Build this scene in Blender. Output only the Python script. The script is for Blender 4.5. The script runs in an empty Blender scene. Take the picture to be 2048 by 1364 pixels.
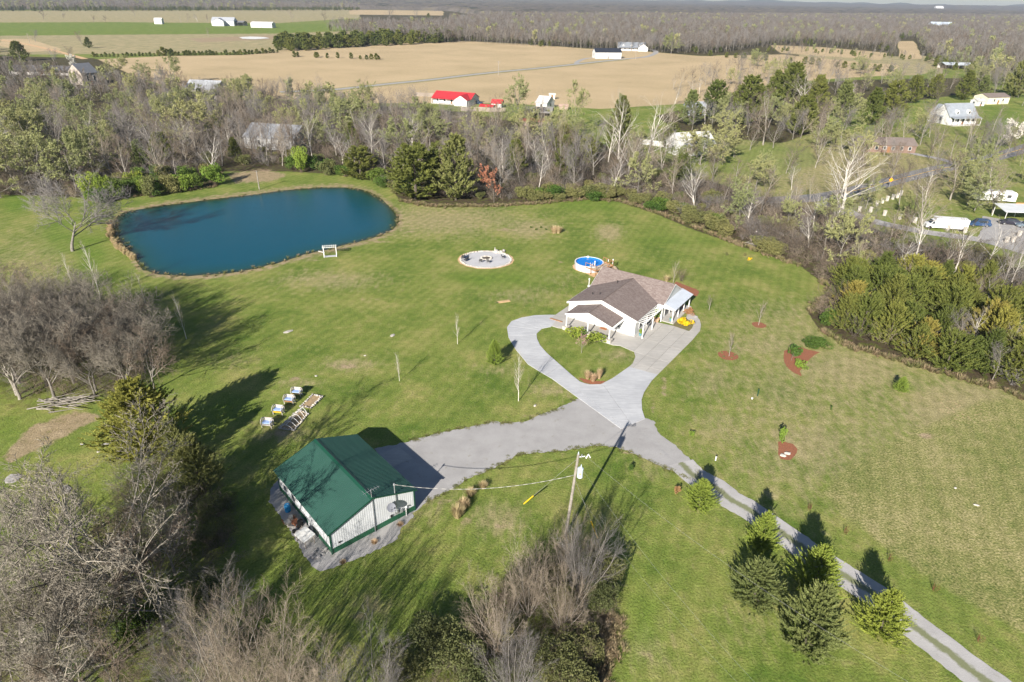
import bpy, bmesh, math, random
import numpy as np
from mathutils import Vector, Matrix

R = math.radians
scene = bpy.context.scene
C = scene.collection

# ------------------------------------------------------------------ camera
CAM_F, CAM_CX, CAM_CY, CAM_H = 1290.0, 1024.0, 682.0, 48.0      # focal length in photo pixels
_p, _r = R(28.1), R(1.0)
_fwd = np.array([0, math.cos(_p), -math.sin(_p)])
_rt0 = np.array([1.0, 0, 0]); _up0 = np.cross(_rt0, _fwd)
_rt = math.cos(_r)*_rt0 + math.sin(_r)*_up0
_up = -math.sin(_r)*_rt0 + math.cos(_r)*_up0
cd = bpy.data.cameras.new('camera'); cam = bpy.data.objects.new('camera', cd); C.objects.link(cam)
cd.sensor_width = 36.0; cd.lens = CAM_F/2048*36; cd.clip_start = 0.5; cd.clip_end = 60000
M = Matrix.Identity(4)
for i in range(3):
    M[i][0] = _rt[i]; M[i][1] = _up[i]; M[i][2] = -_fwd[i]
M[2][3] = CAM_H
cam.matrix_world = M
scene.camera = cam

# ------------------------------------------------------------------ world, sun, exposure
SUN_EL, SHADOW_AZ = 26.0, 23.0            # shadows fall away from the camera, a little to the right
w = bpy.data.worlds.new('World'); scene.world = w; w.use_nodes = True
nt = w.node_tree; nt.nodes.clear()
sky = nt.nodes.new('ShaderNodeTexSky'); sky.sky_type = 'NISHITA'; sky.sun_disc = False
sky.sun_elevation = R(SUN_EL); sky.sun_rotation = R(180+SHADOW_AZ)
sky.altitude = 200; sky.air_density = 0.85; sky.dust_density = 0.4; sky.ozone_density = 1.5
bg = nt.nodes.new('ShaderNodeBackground'); bg.inputs[1].default_value = 0.05
wo = nt.nodes.new('ShaderNodeOutputWorld')
nt.links.new(sky.outputs[0], bg.inputs[0]); nt.links.new(bg.outputs[0], wo.inputs[0])
sl = bpy.data.lights.new('sun', 'SUN'); so = bpy.data.objects.new('sun', sl); C.objects.link(so)
sl.energy = 5.0; sl.angle = R(0.5); sl.color = (1.0, 0.93, 0.83)
_sd = Vector((math.sin(R(SHADOW_AZ))*math.cos(R(SUN_EL)), math.cos(R(SHADOW_AZ))*math.cos(R(SUN_EL)), -math.sin(R(SUN_EL))))
so.rotation_euler = _sd.to_track_quat('-Z', 'Y').to_euler(); so.location = (-60, -120, 120)
scene.view_settings.view_transform = 'Standard'; scene.view_settings.look = 'None'
scene.view_settings.gamma = 1; scene.view_settings.use_curve_mapping = False
scene.view_settings.exposure = 1.02
scene.render.engine = 'CYCLES'
scene.cycles.max_bounces = 5; scene.cycles.diffuse_bounces = 2; scene.cycles.glossy_bounces = 2
scene.cycles.transmission_bounces = 4; scene.cycles.transparent_max_bounces = 8; scene.cycles.volume_bounces = 0
scene.cycles.use_adaptive_sampling = True; scene.cycles.adaptive_threshold = 0.02

# ------------------------------------------------------------------ survey: where a photo pixel meets the ground
def G(x, y, z=0.0):
    d = _fwd + _rt*(x-CAM_CX)/CAM_F - _up*(y-CAM_CY)/CAM_F
    t = (z-CAM_H)/d[2]
    return Vector((d[0]*t, d[1]*t, z))
def PX(x, y, z=0.0):
    x = np.asarray(x, float); y = np.asarray(y, float)
    v0, v1, v2 = x, y, z-CAM_H
    dd = v0*_fwd[0]+v1*_fwd[1]+v2*_fwd[2]
    dd = np.where(dd > 0.1, dd, 0.1)
    return CAM_CX+CAM_F*(v0*_rt[0]+v1*_rt[1]+v2*_rt[2])/dd, CAM_CY-CAM_F*(v0*_up[0]+v1*_up[1]+v2*_up[2])/dd
def top_h(base, ytop):
    lo, hi = 0.0, 45.0
    for _ in range(30):
        m = (lo+hi)/2
        if PX(base.x, base.y, m)[1] > ytop: lo = m
        else: hi = m
    return lo
def inpoly(px, py, poly):
    px = np.asarray(px); py = np.asarray(py); ins = np.zeros(px.shape, bool); n = len(poly); j = n-1
    for i in range(n):
        xi, yi = poly[i]; xj, yj = poly[j]
        if yi != yj:
            c = ((yi > py) != (yj > py)) & (px < (xj-xi)*(py-yi)/(yj-yi)+xi)
            ins ^= c
        j = i
    return ins
def sdist(px, py, poly):
    """signed distance to a polygon, negative inside"""
    d = np.full(px.shape, 1e9); n = len(poly)
    for i in range(n):
        ax, ay = poly[i]; bx, by = poly[(i+1) % n]
        ex, ey = bx-ax, by-ay; L = ex*ex+ey*ey+1e-9
        t = np.clip(((px-ax)*ex+(py-ay)*ey)/L, 0, 1)
        d = np.minimum(d, np.hypot(px-ax-t*ex, py-ay-t*ey))
    return np.where(inpoly(px, py, poly), -d, d)
def scatter(poly, spacing, seed, keep=None):
    pts = [G(*p) for p in poly]; rs = np.random.RandomState(seed)
    x0, x1 = min(p.x for p in pts), max(p.x for p in pts); y0, y1 = min(p.y for p in pts), max(p.y for p in pts)
    gx, gy = np.meshgrid(np.arange(x0, x1, spacing), np.arange(y0, y1, spacing))
    gx = gx.ravel()+rs.uniform(-.48, .48, gx.size)*spacing; gy = gy.ravel()+rs.uniform(-.48, .48, gy.size)*spacing
    a, b = PX(gx, gy); ok = inpoly(a, b, poly)
    if keep is not None: ok &= keep(a, b)
    return np.stack([gx[ok], gy[ok]], 1)

# ------------------------------------------------------------------ materials
def newmat(name, color, rough=0.8, metal=0.0, spec=0.3):
    m = bpy.data.materials.new(name); m.use_nodes = True
    b = m.node_tree.nodes['Principled BSDF']
    b.inputs['Base Color'].default_value = (*color, 1); b.inputs['Roughness'].default_value = rough
    b.inputs['Metallic'].default_value = metal; b.inputs['Specular IOR Level'].default_value = spec
    return m
def N(m, t, **k):
    n = m.node_tree.nodes.new(t)
    for a, v in k.items(): setattr(n, a, v)
    return n
def noise(m, scale, detail=4, rough=.6, coord=None):
    n = N(m, 'ShaderNodeTexNoise'); n.inputs['Scale'].default_value = scale; n.inputs['Detail'].default_value = detail
    n.inputs['Roughness'].default_value = rough
    if coord is not None: m.node_tree.links.new(coord, n.inputs['Vector'])
    return n.outputs['Fac']
def ramp(m, fac, stops):
    r = N(m, 'ShaderNodeValToRGB'); e = r.color_ramp.elements
    while len(e) < len(stops): e.new(.5)
    for i, (p, c) in enumerate(stops):
        e[i].position = p; e[i].color = (*c, 1) if len(c) == 3 else c
    m.node_tree.links.new(fac, r.inputs[0]); return r.outputs[0]
def mix(m, fac, a, b, mode='MIX'):
    n = N(m, 'ShaderNodeMix', data_type='RGBA', blend_type=mode)
    L = m.node_tree.links
    for sock, v in ((n.inputs[0], fac), (n.inputs[6], a), (n.inputs[7], b)):
        if hasattr(v, 'is_output') or isinstance(v, bpy.types.NodeSocket): L.new(v, sock)
        elif isinstance(v, (int, float)): sock.default_value = v
        else: sock.default_value = (*v, 1)
    return n.outputs[2]
def mth(m, op, a, b=0.0, c=0.0, clamp=False):
    n = N(m, 'ShaderNodeMath', operation=op, use_clamp=clamp)
    for s, v in zip(n.inputs, (a, b, c)):
        if isinstance(v, bpy.types.NodeSocket): m.node_tree.links.new(v, s)
        else: s.default_value = v
    return n.outputs[0]
def pos(m): return N(m, 'ShaderNodeNewGeometry').outputs['Position']
def objc(m): return N(m, 'ShaderNodeTexCoord').outputs['Object']
def setcol(m, sock): m.node_tree.links.new(sock, m.node_tree.nodes['Principled BSDF'].inputs['Base Color'])
def bump(m, h, strength=.3, dist=.05):
    b = N(m, 'ShaderNodeBump'); b.inputs['Strength'].default_value = strength; b.inputs['Distance'].default_value = dist
    m.node_tree.links.new(h, b.inputs['Height']); m.node_tree.links.new(b.outputs[0], m.node_tree.nodes['Principled BSDF'].inputs['Normal'])
def mottled(name, c1, c2, scale=2.0, rough=.85, detail=5, bmp=0, metal=0, spec=.3, coord='obj', lo=.35, hi=.65):
    m = newmat(name, c1, rough, metal, spec); co = objc(m) if coord == 'obj' else pos(m)
    f = noise(m, scale, detail, .6, co); setcol(m, ramp(m, f, [(lo, c1), (hi, c2)]))
    if bmp: bump(m, f, bmp, .05)
    return m
def plantmat(name, c1, c2, vary=.35, rough=.75, leafy=True):
    """colour varies from clump to clump (mesh attribute 'tint') and from plant to plant"""
    m = newmat(name, c1, rough, 0, .25)
    a = N(m, 'ShaderNodeAttribute', attribute_name='tint')
    col = mix(m, a.outputs['Fac'], c1, c2)
    oi = N(m, 'ShaderNodeObjectInfo')
    v = mth(m, 'MULTIPLY_ADD', oi.outputs['Random'], vary, 1-vary/2)
    h = N(m, 'ShaderNodeHueSaturation'); m.node_tree.links.new(col, h.inputs['Color']); m.node_tree.links.new(v, h.inputs['Value'])
    if leafy:
        hv = mth(m, 'MULTIPLY_ADD', oi.outputs['Random'], -.04, .52); m.node_tree.links.new(hv, h.inputs['Hue'])
    setcol(m, h.outputs[0])
    if leafy:
        b = m.node_tree.nodes['Principled BSDF']; tr = N(m, 'ShaderNodeBsdfTranslucent'); m.node_tree.links.new(h.outputs[0], tr.inputs[0])
        ms = N(m, 'ShaderNodeMixShader'); ms.inputs[0].default_value = .25
        m.node_tree.links.new(b.outputs[0], ms.inputs[1]); m.node_tree.links.new(tr.outputs[0], ms.inputs[2])
        m.node_tree.links.new(ms.outputs[0], m.node_tree.nodes['Material Output'].inputs[0])
    return m

MT = {}
MT['bark_grey'] = mottled('bark_grey', (.27, .25, .22), (.14, .125, .11), 3, .9)
MT['bark_dark'] = mottled('bark_dark', (.13, .11, .09), (.07, .06, .05), 3, .9)
MT['bark_white'] = mottled('bark_white', (.72, .69, .63), (.38, .34, .29), 1.2, .8)
MT['bark_pale'] = mottled('bark_pale', (.34, .31, .27), (.19, .17, .145), 2, .85)
MT['twig_grey'] = plantmat('twig_grey', (.155, .143, .137), (.26, .24, .225), .3, .9, False)
MT['twig_brown'] = plantmat('twig_brown', (.14, .108, .08), (.24, .19, .145), .3, .9, False)
MT['twig_tan'] = plantmat('twig_tan', (.25, .205, .155), (.36, .30, .23), .25, .9, False)
MT['twig_dark'] = plantmat('twig_dark', (.095, .08, .066), (.17, .145, .12), .3, .9, False)
MT['bud'] = plantmat('bud', (.23, .25, .10), (.37, .38, .17), .3)
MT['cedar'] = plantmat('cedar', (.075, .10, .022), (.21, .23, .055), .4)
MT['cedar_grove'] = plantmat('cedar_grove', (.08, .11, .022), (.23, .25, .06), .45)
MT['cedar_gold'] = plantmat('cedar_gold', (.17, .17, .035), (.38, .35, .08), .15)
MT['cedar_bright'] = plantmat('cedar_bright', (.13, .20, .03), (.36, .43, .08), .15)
MT['cedar_dull'] = plantmat('cedar_dull', (.115, .145, .045), (.27, .29, .10), .15)
MT['leaf_green'] = plantmat('leaf_green', (.06, .11, .02), (.13, .20, .035), .3)
MT['leaf_lime'] = plantmat('leaf_lime', (.16, .24, .03), (.28, .36, .06), .25)
MT['leaf_olive'] = plantmat('leaf_olive', (.14, .15, .055), (.22, .22, .08), .3)
MT['leaf_dead'] = plantmat('leaf_dead', (.34, .17, .08), (.46, .26, .14), .2)
MT['blossom'] = plantmat('blossom', (.62, .60, .52), (.75, .73, .66), .1)
MT['blossom_pink'] = plantmat('blossom_pink', (.42, .20, .22), (.55, .33, .33), .1)
MT['forsythia'] = plantmat('forsythia', (.80, .52, .01), (.85, .62, .03), .1)
MT['straw'] = plantmat('straw', (.48, .36, .20), (.62, .50, .31), .2, .85)
MT['white_paint'] = mottled('white_paint', (.70, .70, .69), (.64, .64, .63), .8, .5)
MT['black'] = newmat('black', (.02, .02, .02), .5)
MT['glass'] = newmat('glass', (.03, .04, .05), .08, 0, .6)
MT['metal_grey'] = newmat('metal_grey', (.42, .43, .45), .4, .6)
MT['steel'] = mottled('steel', (.50, .52, .54), (.38, .40, .42), 2, .45, metal=.5)
MT['stone_pale'] = mottled('stone_pale', (.55, .52, .47), (.36, .33, .29), 2.5, .9, bmp=.4)
MT['stone_grey'] = mottled('stone_grey', (.42, .40, .39), (.27, .26, .25), 2.5, .9, bmp=.4)
MT['wood_brown'] = mottled('wood_brown', (.30, .16, .08), (.20, .10, .05), 3, .7)
MT['wood_grey'] = mottled('wood_grey', (.36, .31, .26), (.24, .20, .17), 3, .85)

# ------------------------------------------------------------------ object helpers
def tag(o, label=None, cat=None, group=None, kind=None):
    if label: o['label'] = label
    if cat: o['category'] = cat
    if group: o['group'] = group
    if kind: o['kind'] = kind
    return o
def thing(name, label, cat, loc=(0, 0, 0), rz=0, group=None, scale=1):
    o = bpy.data.objects.new(name, None); C.objects.link(o); o.empty_display_size = .3
    o.location = loc; o.rotation_euler = (0, 0, rz)
    o.scale = (scale,)*3 if isinstance(scale, (int, float)) else scale
    return tag(o, label, cat, group)
def place(name, me, parent=None, loc=None, rz=None, scale=None):
    o = bpy.data.objects.new(name, me); C.objects.link(o)
    if parent: o.parent = parent
    if loc is not None: o.location = loc
    if rz is not None: o.rotation_euler = (0, 0, rz)
    if scale is not None: o.scale = (scale,)*3 if isinstance(scale, (int, float)) else scale
    return o
def npmesh(name, V, F, mats, mi=None, tint=None):
    """V (n,3); F list of int arrays (k,3) or (k,4)"""
    me = bpy.data.meshes.new(name); V = np.asarray(V, np.float32)
    F = [f for f in F if len(f)]
    me.vertices.add(len(V)); me.vertices.foreach_set('co', V.ravel())
    nl = sum(f.size for f in F); npoly = sum(len(f) for f in F)
    me.loops.add(nl); me.polygons.add(npoly)
    me.loops.foreach_set('vertex_index', np.concatenate([f.ravel() for f in F]).astype(np.int32))
    tot = np.concatenate([np.full(len(f), f.shape[1]) for f in F]); st = np.concatenate([[0], np.cumsum(tot)[:-1]])
    me.polygons.foreach_set('loop_start', st.astype(np.int32))
    if mi is not None: me.polygons.foreach_set('material_index', mi.astype(np.int32))
    for m in (mats if isinstance(mats, (list, tuple)) else [mats]): me.materials.append(m)
    if tint is not None:
        a = me.attributes.new('tint', 'FLOAT', 'POINT'); a.data.foreach_set('value', np.asarray(tint, np.float32))
    me.update(calc_edges=True); return me
class MB:
    """collects simple solids into one mesh"""
    def __init__(s): s.v = []; s.f = []; s.m = []
    def add(s, vs, fs, m=0):
        b = len(s.v); s.v += [tuple(v) for v in vs]; s.f += [tuple(i+b for i in f) for f in fs]; s.m += [m]*len(fs); return s
    def box(s, x0, x1, y0, y1, z0, z1, m=0):
        return s.add([(x0,y0,z0),(x1,y0,z0),(x1,y1,z0),(x0,y1,z0),(x0,y0,z1),(x1,y0,z1),(x1,y1,z1),(x0,y1,z1)],
                     [(0,3,2,1),(4,5,6,7),(0,1,5,4),(1,2,6,5),(2,3,7,6),(3,0,4,7)], m)
    def tube(s, p, q, r0, r1=None, k=8, m=0, cap=True):
        r1 = r0 if r1 is None else r1; p = Vector(p); q = Vector(q); d = (q-p).normalized()
        a = d.cross(Vector((0, 0, 1)) if abs(d.z) < .9 else Vector((1, 0, 0))).normalized(); b = d.cross(a)
        vs = [p+(a*math.cos(t)+b*math.sin(t))*r0 for t in [2*math.pi*i/k for i in range(k)]]
        vs += [q+(a*math.cos(t)+b*math.sin(t))*r1 for t in [2*math.pi*i/k for i in range(k)]]
        fs = [(i, (i+1) % k, k+(i+1) % k, k+i) for i in range(k)]
        if cap: fs += [tuple(range(k-1, -1, -1)), tuple(range(k, 2*k))]
        return s.add(vs, fs, m)
    def prism(s, pts, ext, m=0):
        """pts: 3-D outline, ext: extrusion vector"""
        n = len(pts); e = Vector(ext); vs = [Vector(p) for p in pts]; vs += [v+e for v in vs]
        return s.add(vs, [tuple(range(n-1, -1, -1)), tuple(range(n, 2*n))]+[(i, (i+1) % n, n+(i+1) % n, n+i) for i in range(n)], m)
    def ring(s, R0, R1, z0, z1, k=32, c=(0, 0), m=0):
        vs = []
        for (r, z) in ((R0, z0), (R1, z0), (R1, z1), (R0, z1)):
            vs += [(c[0]+r*math.cos(2*math.pi*i/k), c[1]+r*math.sin(2*math.pi*i/k), z) for i in range(k)]
        fs = []
        for a in range(4):
            b = (a+1) % 4
            fs += [(a*k+i, a*k+(i+1) % k, b*k+(i+1) % k, b*k+i) for i in range(k)]
        return s.add(vs, fs, m)
    def mesh(s, name, mats):
        me = bpy.data.meshes.new(name); me.from_pydata(s.v, [], s.f)
        for m in (mats if isinstance(mats, (list, tuple)) else [mats]): me.materials.append(m)
        me.polygons.foreach_set('material_index', s.m)
        bm = bmesh.new(); bm.from_mesh(me); bmesh.ops.recalc_face_normals(bm, faces=bm.faces); bm.to_mesh(me); bm.free()
        return me
    def obj(s, name, mats, parent=None, **k): return place(name, s.mesh(name, mats), parent, **k)
def sheet(name, pts, z, mat, jitter=0, step=None, smooth=False, seed=1, parent=None, kind='structure'):
    """a thin ground sheet from a world outline"""
    P = [Vector((p[0], p[1], 0)) for p in pts]
    if smooth:
        Q = []; n = len(P)
        for i in range(n):
            a, b, c, d = P[i-1], P[i], P[(i+1) % n], P[(i+2) % n]
            for t in (0, .25, .5, .75):
                Q.append(.5*((2*b)+(c-a)*t+(2*a-5*b+4*c-d)*t*t+(3*b-a-3*c+d)*t**3))
        P = Q
    if step:
        Q = []; n = len(P); rs = random.Random(seed)
        for i in range(n):
            a, b = P[i], P[(i+1) % n]; k = max(1, int((b-a).length/step))
            nrm = Vector((-(b-a).y, (b-a).x, 0)).normalized()
            for j in range(k): Q.append(a.lerp(b, j/k)+nrm*rs.uniform(-jitter, jitter))
        P = Q
    bm = bmesh.new(); vs = [bm.verts.new((p.x, p.y, z)) for p in P]
    es = [bm.edges.new((vs[i], vs[(i+1) % len(vs)])) for i in range(len(vs))]
    bmesh.ops.triangle_fill(bm, edges=es, use_beauty=True)
    for f in bm.faces:
        if f.normal.z < 0: f.normal_flip()
    me = bpy.data.meshes.new(name); bm.to_mesh(me); bm.free(); me.materials.append(mat)
    o = place(name, me, parent)
    if kind and not parent: o['kind'] = kind
    return o
def gp(pts): return [G(*p) for p in pts]

# ------------------------------------------------------------------ plant meshes
def frames(d):
    ref = np.where(np.abs(d[:, 2:3]) < .9, np.array([[0, 0, 1.]]), np.array([[1., 0, 0]]))
    a = np.cross(d, ref); a /= np.linalg.norm(a, axis=1, keepdims=True)+1e-9
    return a, np.cross(d, a)
def tubes(segs, k, base=0, cone=False):
    S = np.array(segs, float)                       # p0 p1 r0 r1
    p0, p1, r0, r1 = S[:, 0:3], S[:, 3:6], S[:, 6:7], S[:, 7:8]
    d = p1-p0; d /= np.linalg.norm(d, axis=1, keepdims=True)+1e-9
    a, b = frames(d); n = len(S); rings = []
    for j in range(k):
        t = 2*math.pi*j/k; rings.append(p0+(a*math.cos(t)+b*math.sin(t))*r0)
    if cone:
        V = np.stack(rings+[p1], 1).reshape(-1, 3); st = k+1
        F = np.stack([np.stack([np.arange(n)*st+j, np.arange(n)*st+(j+1) % k, np.arange(n)*st+k], 1) for j in range(k)], 1).reshape(-1, 3)
    else:
        for j in range(k):
            t = 2*math.pi*j/k; rings.append(p1+(a*math.cos(t)+b*math.sin(t))*r1)
        V = np.stack(rings, 1).reshape(-1, 3); st = 2*k
        F = np.stack([np.stack([np.arange(n)*st+j, np.arange(n)*st+(j+1) % k, np.arange(n)*st+k+(j+1) % k, np.arange(n)*st+k+j], 1) for j in range(k)], 1).reshape(-1, 4)
    return V, F+base
def grow(seed, H=12, trunk=.3, stems=1, nb=(9, 7, 7, 4), ang=(50, 45, 45, 45), frac=(.62, .55, .5, .5), rad=.018, wob=.12, trop=.12, lean=0, narrow=1.0, levels=4, fan=30, rk=(.5, .5, .5, .5), tl=.82):
    rs = random.Random(seed); out = [[] for _ in range(6)]; U = rs.uniform
    def rv(): return Vector((U(-1, 1), U(-1, 1), U(-1, 1)))
    def branch(p, d, L, r, lev, start):
        n = (7, 5, 4, 3, 2, 1)[lev]; pts = [(p, r)]; dd = d.copy()
        for i in range(n):
            dd = (dd+rv()*wob*(1+.3*lev)+Vector((0, 0, trop))).normalized()
            p2 = p+dd*(L/n); r2 = r*(1-.8*(i+1)/n)
            r1 = r*(1-.8*i/n)
            out[lev].append((*p, *p2, r1, r2)); p = p2; pts.append((p, r2, dd.copy()))
        if lev >= levels: return
        m = nb[lev]; m = max(1, int(m*U(.8, 1.25)))
        for j in range(m):
            t = start+(1-start)*((j+U(0, 1))/m); i = min(n-1, int(t*n)); q = pts[i][0].lerp(pts[i+1][0], t*n-i); ax = pts[i+1][2]
            side = ax.cross(rv()).normalized(); a = R(ang[lev]*U(.65, 1.25))
            nd = ax*math.cos(a)+side*math.sin(a)
            if lev == 0: nd = Vector((nd.x*narrow, nd.y*narrow, nd.z)).normalized()
            prof = (1-.55*abs(t-.35)) if lev == 0 else (1-.45*t)
            rr = r*(1-.8*t)
            branch(q, nd, L*frac[lev]*prof*U(.75, 1.2)*(narrow if lev == 0 else 1), max(rr*rk[lev], .007), lev+1, .15 if lev else .25)
    for s in range(stems):
        if stems > 1:
            a = 2*math.pi*(s+U(-.3, .3))/stems; f = R(fan*U(.25, 1.1)); d = Vector((math.cos(a)*math.sin(f), math.sin(a)*math.sin(f), math.cos(f)))
            branch(Vector((math.cos(a)*.15, math.sin(a)*.15, 0)), d, H*U(.65, 1.0), H*rad*.55, 0, trunk)
        else:
            branch(Vector((0, 0, -.1)), Vector((lean, 0, 1)).normalized(), H*tl, H*rad, 0, trunk)
    return out
def tree_meshes(name, out, bark, twig, thick=1.0, leaf=None, nleaf=0, lsize=.18, seed=0, split=2, kk=(7, 5, 4, 3, 3)):
    rs = np.random.RandomState(seed)
    V = []; F = []; n = 0
    for lv in range(split):
        if out[lv]:
            v, f = tubes(out[lv], kk[lv], n); V.append(v); F.append(f); n += len(v)
    tr = npmesh(name+'_trunk', np.concatenate(V), F, bark)
    V = []; F = []; T = []; n = 0; fi = []
    for lv in range(split, 6):
        if out[lv]:
            S = np.array(out[lv]); S[:, 6:8] *= thick
            last = lv >= 3
            v, f = tubes(S, 3, n, cone=last); V.append(v); F.append(f); n += len(v); T.append(np.repeat(rs.rand(len(S)), len(v)//len(S)))
            fi += [0]*len(f)
    nt_ = n
    if leaf is not None and nleaf:
        src = np.array([s for lv in (3, 4) for s in out[lv]] or out[2]); idx = rs.randint(0, len(src), nleaf)
        c = src[idx, :3]+(src[idx, 3:6]-src[idx, :3])*rs.rand(nleaf, 1)+rs.normal(0, lsize*.7, (nleaf, 3))
        a = rs.normal(size=(nleaf, 3)); a /= np.linalg.norm(a, axis=1, keepdims=True); b = np.cross(a, rs.normal(size=(nleaf, 3))); b /= np.linalg.norm(b, axis=1, keepdims=True)
        s = lsize*rs.uniform(.6, 1.4, (nleaf, 1))
        v = np.stack([c-a*s, c+b*s*.5, c+a*s, c-b*s*.5], 1).reshape(-1, 3); f = np.arange(nleaf*4).reshape(-1, 4)+n
        V.append(v); F.append(f); T.append(np.repeat(rs.rand(nleaf), 4)); fi += [1]*nleaf
    cr = npmesh(name+'_crown', np.concatenate(V), F, [twig]+([leaf] if leaf else []), np.array(fi), np.concatenate(T))
    return tr, cr
def cedar_meshes(name, seed, H=5, W=4.4, plumes=420, per=26, mat=None, low=.05, pl=.75, pw=.30, shape=.75, loose=.12, bare=0.0, bark='bark_dark', nw=.05):
    rs = np.random.RandomState(seed)
    u = rs.rand(plumes)**.85; z = low*H+u*(H*(1-low)*.93); t = (z/H-low)/(1-low)
    prof = (np.sin(np.clip(np.minimum(t/.28, 1), 0, 1)*math.pi/2)**.8)*(1-t)**shape
    th = rs.rand(plumes)*2*math.pi
    lob = 1+loose*np.sin(th*3+z*2.2+seed)+loose*rs.normal(0, 1, plumes)
    rr = W/2*prof*lob*np.where(rs.rand(plumes) < .25, rs.uniform(.3, .8, plumes), 1)
    c = np.stack([rr*np.cos(th), rr*np.sin(th), z], 1)
    ax = np.stack([np.cos(th), np.sin(th), .55+1.1*t+rs.normal(0, .25, plumes)], 1); ax += rs.normal(0, .18, ax.shape); ax /= np.linalg.norm(ax, axis=1, keepdims=True)
    L = pl*rs.uniform(.6, 1.35, plumes)*(.6+.6*(1-t))
    start = c-ax*L[:, None]*.55
    P, Q = plumes, per
    s = rs.rand(P, Q)**.8
    base = start[:, None]+ax[:, None]*(s*L[:, None])[..., None]
    d = rs.normal(size=(P, Q, 3)); d -= (d*ax[:, None]).sum(-1, keepdims=True)*ax[:, None]; d /= np.linalg.norm(d, axis=-1, keepdims=True)
    dirn = d+ax[:, None]*1.1; dirn /= np.linalg.norm(dirn, axis=-1, keepdims=True)
    bl = (pw*(1.15-s)*rs.uniform(.7, 1.3, (P, Q)))[..., None]
    sd = np.cross(dirn, ax[:, None]+rs.normal(0, .4, (P, Q, 3))); sd /= np.linalg.norm(sd, axis=-1, keepdims=True)+1e-9
    wv = nw*rs.uniform(.7, 1.4, (P, Q, 1))
    V = np.stack([base-sd*wv, base+sd*wv, base+dirn*bl], 2).reshape(-1, 3); F = np.arange(len(V)).reshape(-1, 3)
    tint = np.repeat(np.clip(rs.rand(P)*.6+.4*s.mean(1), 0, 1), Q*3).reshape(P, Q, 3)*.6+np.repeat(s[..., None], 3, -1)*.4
    cr = npmesh(name+'_crown', V, [F], mat or MT['cedar'], None, tint.ravel())
    mb = MB(); mb.tube((0, 0, -.1), (0, 0, H*.93), H*.022, .01, 6)
    for i in range(14):
        zz = H*(.12+.8*i/14); a = i*2.4; l = W*.42*(1-zz/H)
        mb.tube((0, 0, zz), (math.cos(a)*l, math.sin(a)*l, zz+l*.35), .03, .008, 4, cap=False)
    return mb.mesh(name+'_trunk', MT[bark]), cr
def bush_mesh(name, seed, W, H, n=1600, blobs=14, ls=.13, mat=None, twigs=60, twigmat=None, flat=1.0):
    rs = np.random.RandomState(seed)
    bc = rs.uniform(-1, 1, (blobs, 3))*[W*.33, W*.33, H*.28]+[0, 0, H*.52]; br = rs.uniform(.28, .5, blobs)
    i = rs.randint(0, blobs, n); d = rs.normal(size=(n, 3)); d /= np.linalg.norm(d, axis=1, keepdims=True)
    c = bc[i]+d*(br[i]*rs.uniform(.75, 1.08, n))[:, None]*[W*.5, W*.5, H*.55]; c[:, 2] = np.abs(c[:, 2])
    a = rs.normal(size=(n, 3))+d*.3; a /= np.linalg.norm(a, axis=1, keepdims=True); b = np.cross(a, rs.normal(size=(n, 3))); b /= np.linalg.norm(b, axis=1, keepdims=True)
    s = ls*rs.uniform(.6, 1.4, (n, 1))
    V = np.stack([c-a*s, c+b*s*.6, c+a*s, c-b*s*.6], 1).reshape(-1, 3); F = np.arange(n*4).reshape(-1, 4)
    T = np.repeat(np.clip(rs.rand(blobs)[i]*.6+rs.rand(n)*.4, 0, 1), 4)
    segs = []
    for _ in range(twigs):
        q = bc[rs.randint(blobs)]+rs.normal(0, .25, 3)*[W*.4, W*.4, H*.3]
        segs.append((*(rs.normal(0, .06, 3)*[W, W, 0]), *q, .012, .004))
    v, f = tubes(segs, 3, len(V), cone=True) if segs else (np.zeros((0, 3)), np.zeros((0, 3), int))
    mi = np.array([0]*n+[1]*len(f))
    return npmesh(name, np.concatenate([V, v]), [F, f], [mat, twigmat or MT['twig_brown']], mi, np.concatenate([T, np.full(len(v), .4)]))
def grass_mesh(name, seed, Rr, H, n=160, mat=None, wd=.02, spread=.5):
    rs = np.random.RandomState(seed); th = rs.rand(n)*2*math.pi; r = rs.rand(n)**.5
    b = np.stack([r*Rr*.35*np.cos(th), r*Rr*.35*np.sin(th), np.zeros(n)], 1)
    tip = np.stack([r*Rr*np.cos(th), r*Rr*np.sin(th), H*rs.uniform(.6, 1.05, n)*(1-spread*r*.5)], 1)+rs.normal(0, .06*H, (n, 3))
    mid = (b+tip)/2+[0, 0, .12*H]; sd = np.stack([-np.sin(th), np.cos(th), 0*th], 1)*wd
    V = np.stack([b-sd, b+sd, mid+sd*1.2, mid-sd*1.2, tip], 1).reshape(-1, 3); k = np.arange(n)*5
    F4 = np.stack([k, k+1, k+2, k+3], 1); F3 = np.stack([k+3, k+2, k+4], 1)
    return npmesh(name, V, [F4, F3], mat or MT['straw'], None, np.repeat(rs.rand(n), 5))
def rock_mesh(name, seed, sx, sy, sz, mat):
    bm = bmesh.new(); bmesh.ops.create_icosphere(bm, subdivisions=1, radius=1); rs = random.Random(seed)
    for v in bm.verts: v.co = Vector((v.co.x*sx, v.co.y*sy, v.co.z*sz))*rs.uniform(.75, 1.15)
    me = bpy.data.meshes.new(name); bm.to_mesh(me); bm.free(); me.materials.append(mat); return me
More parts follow.
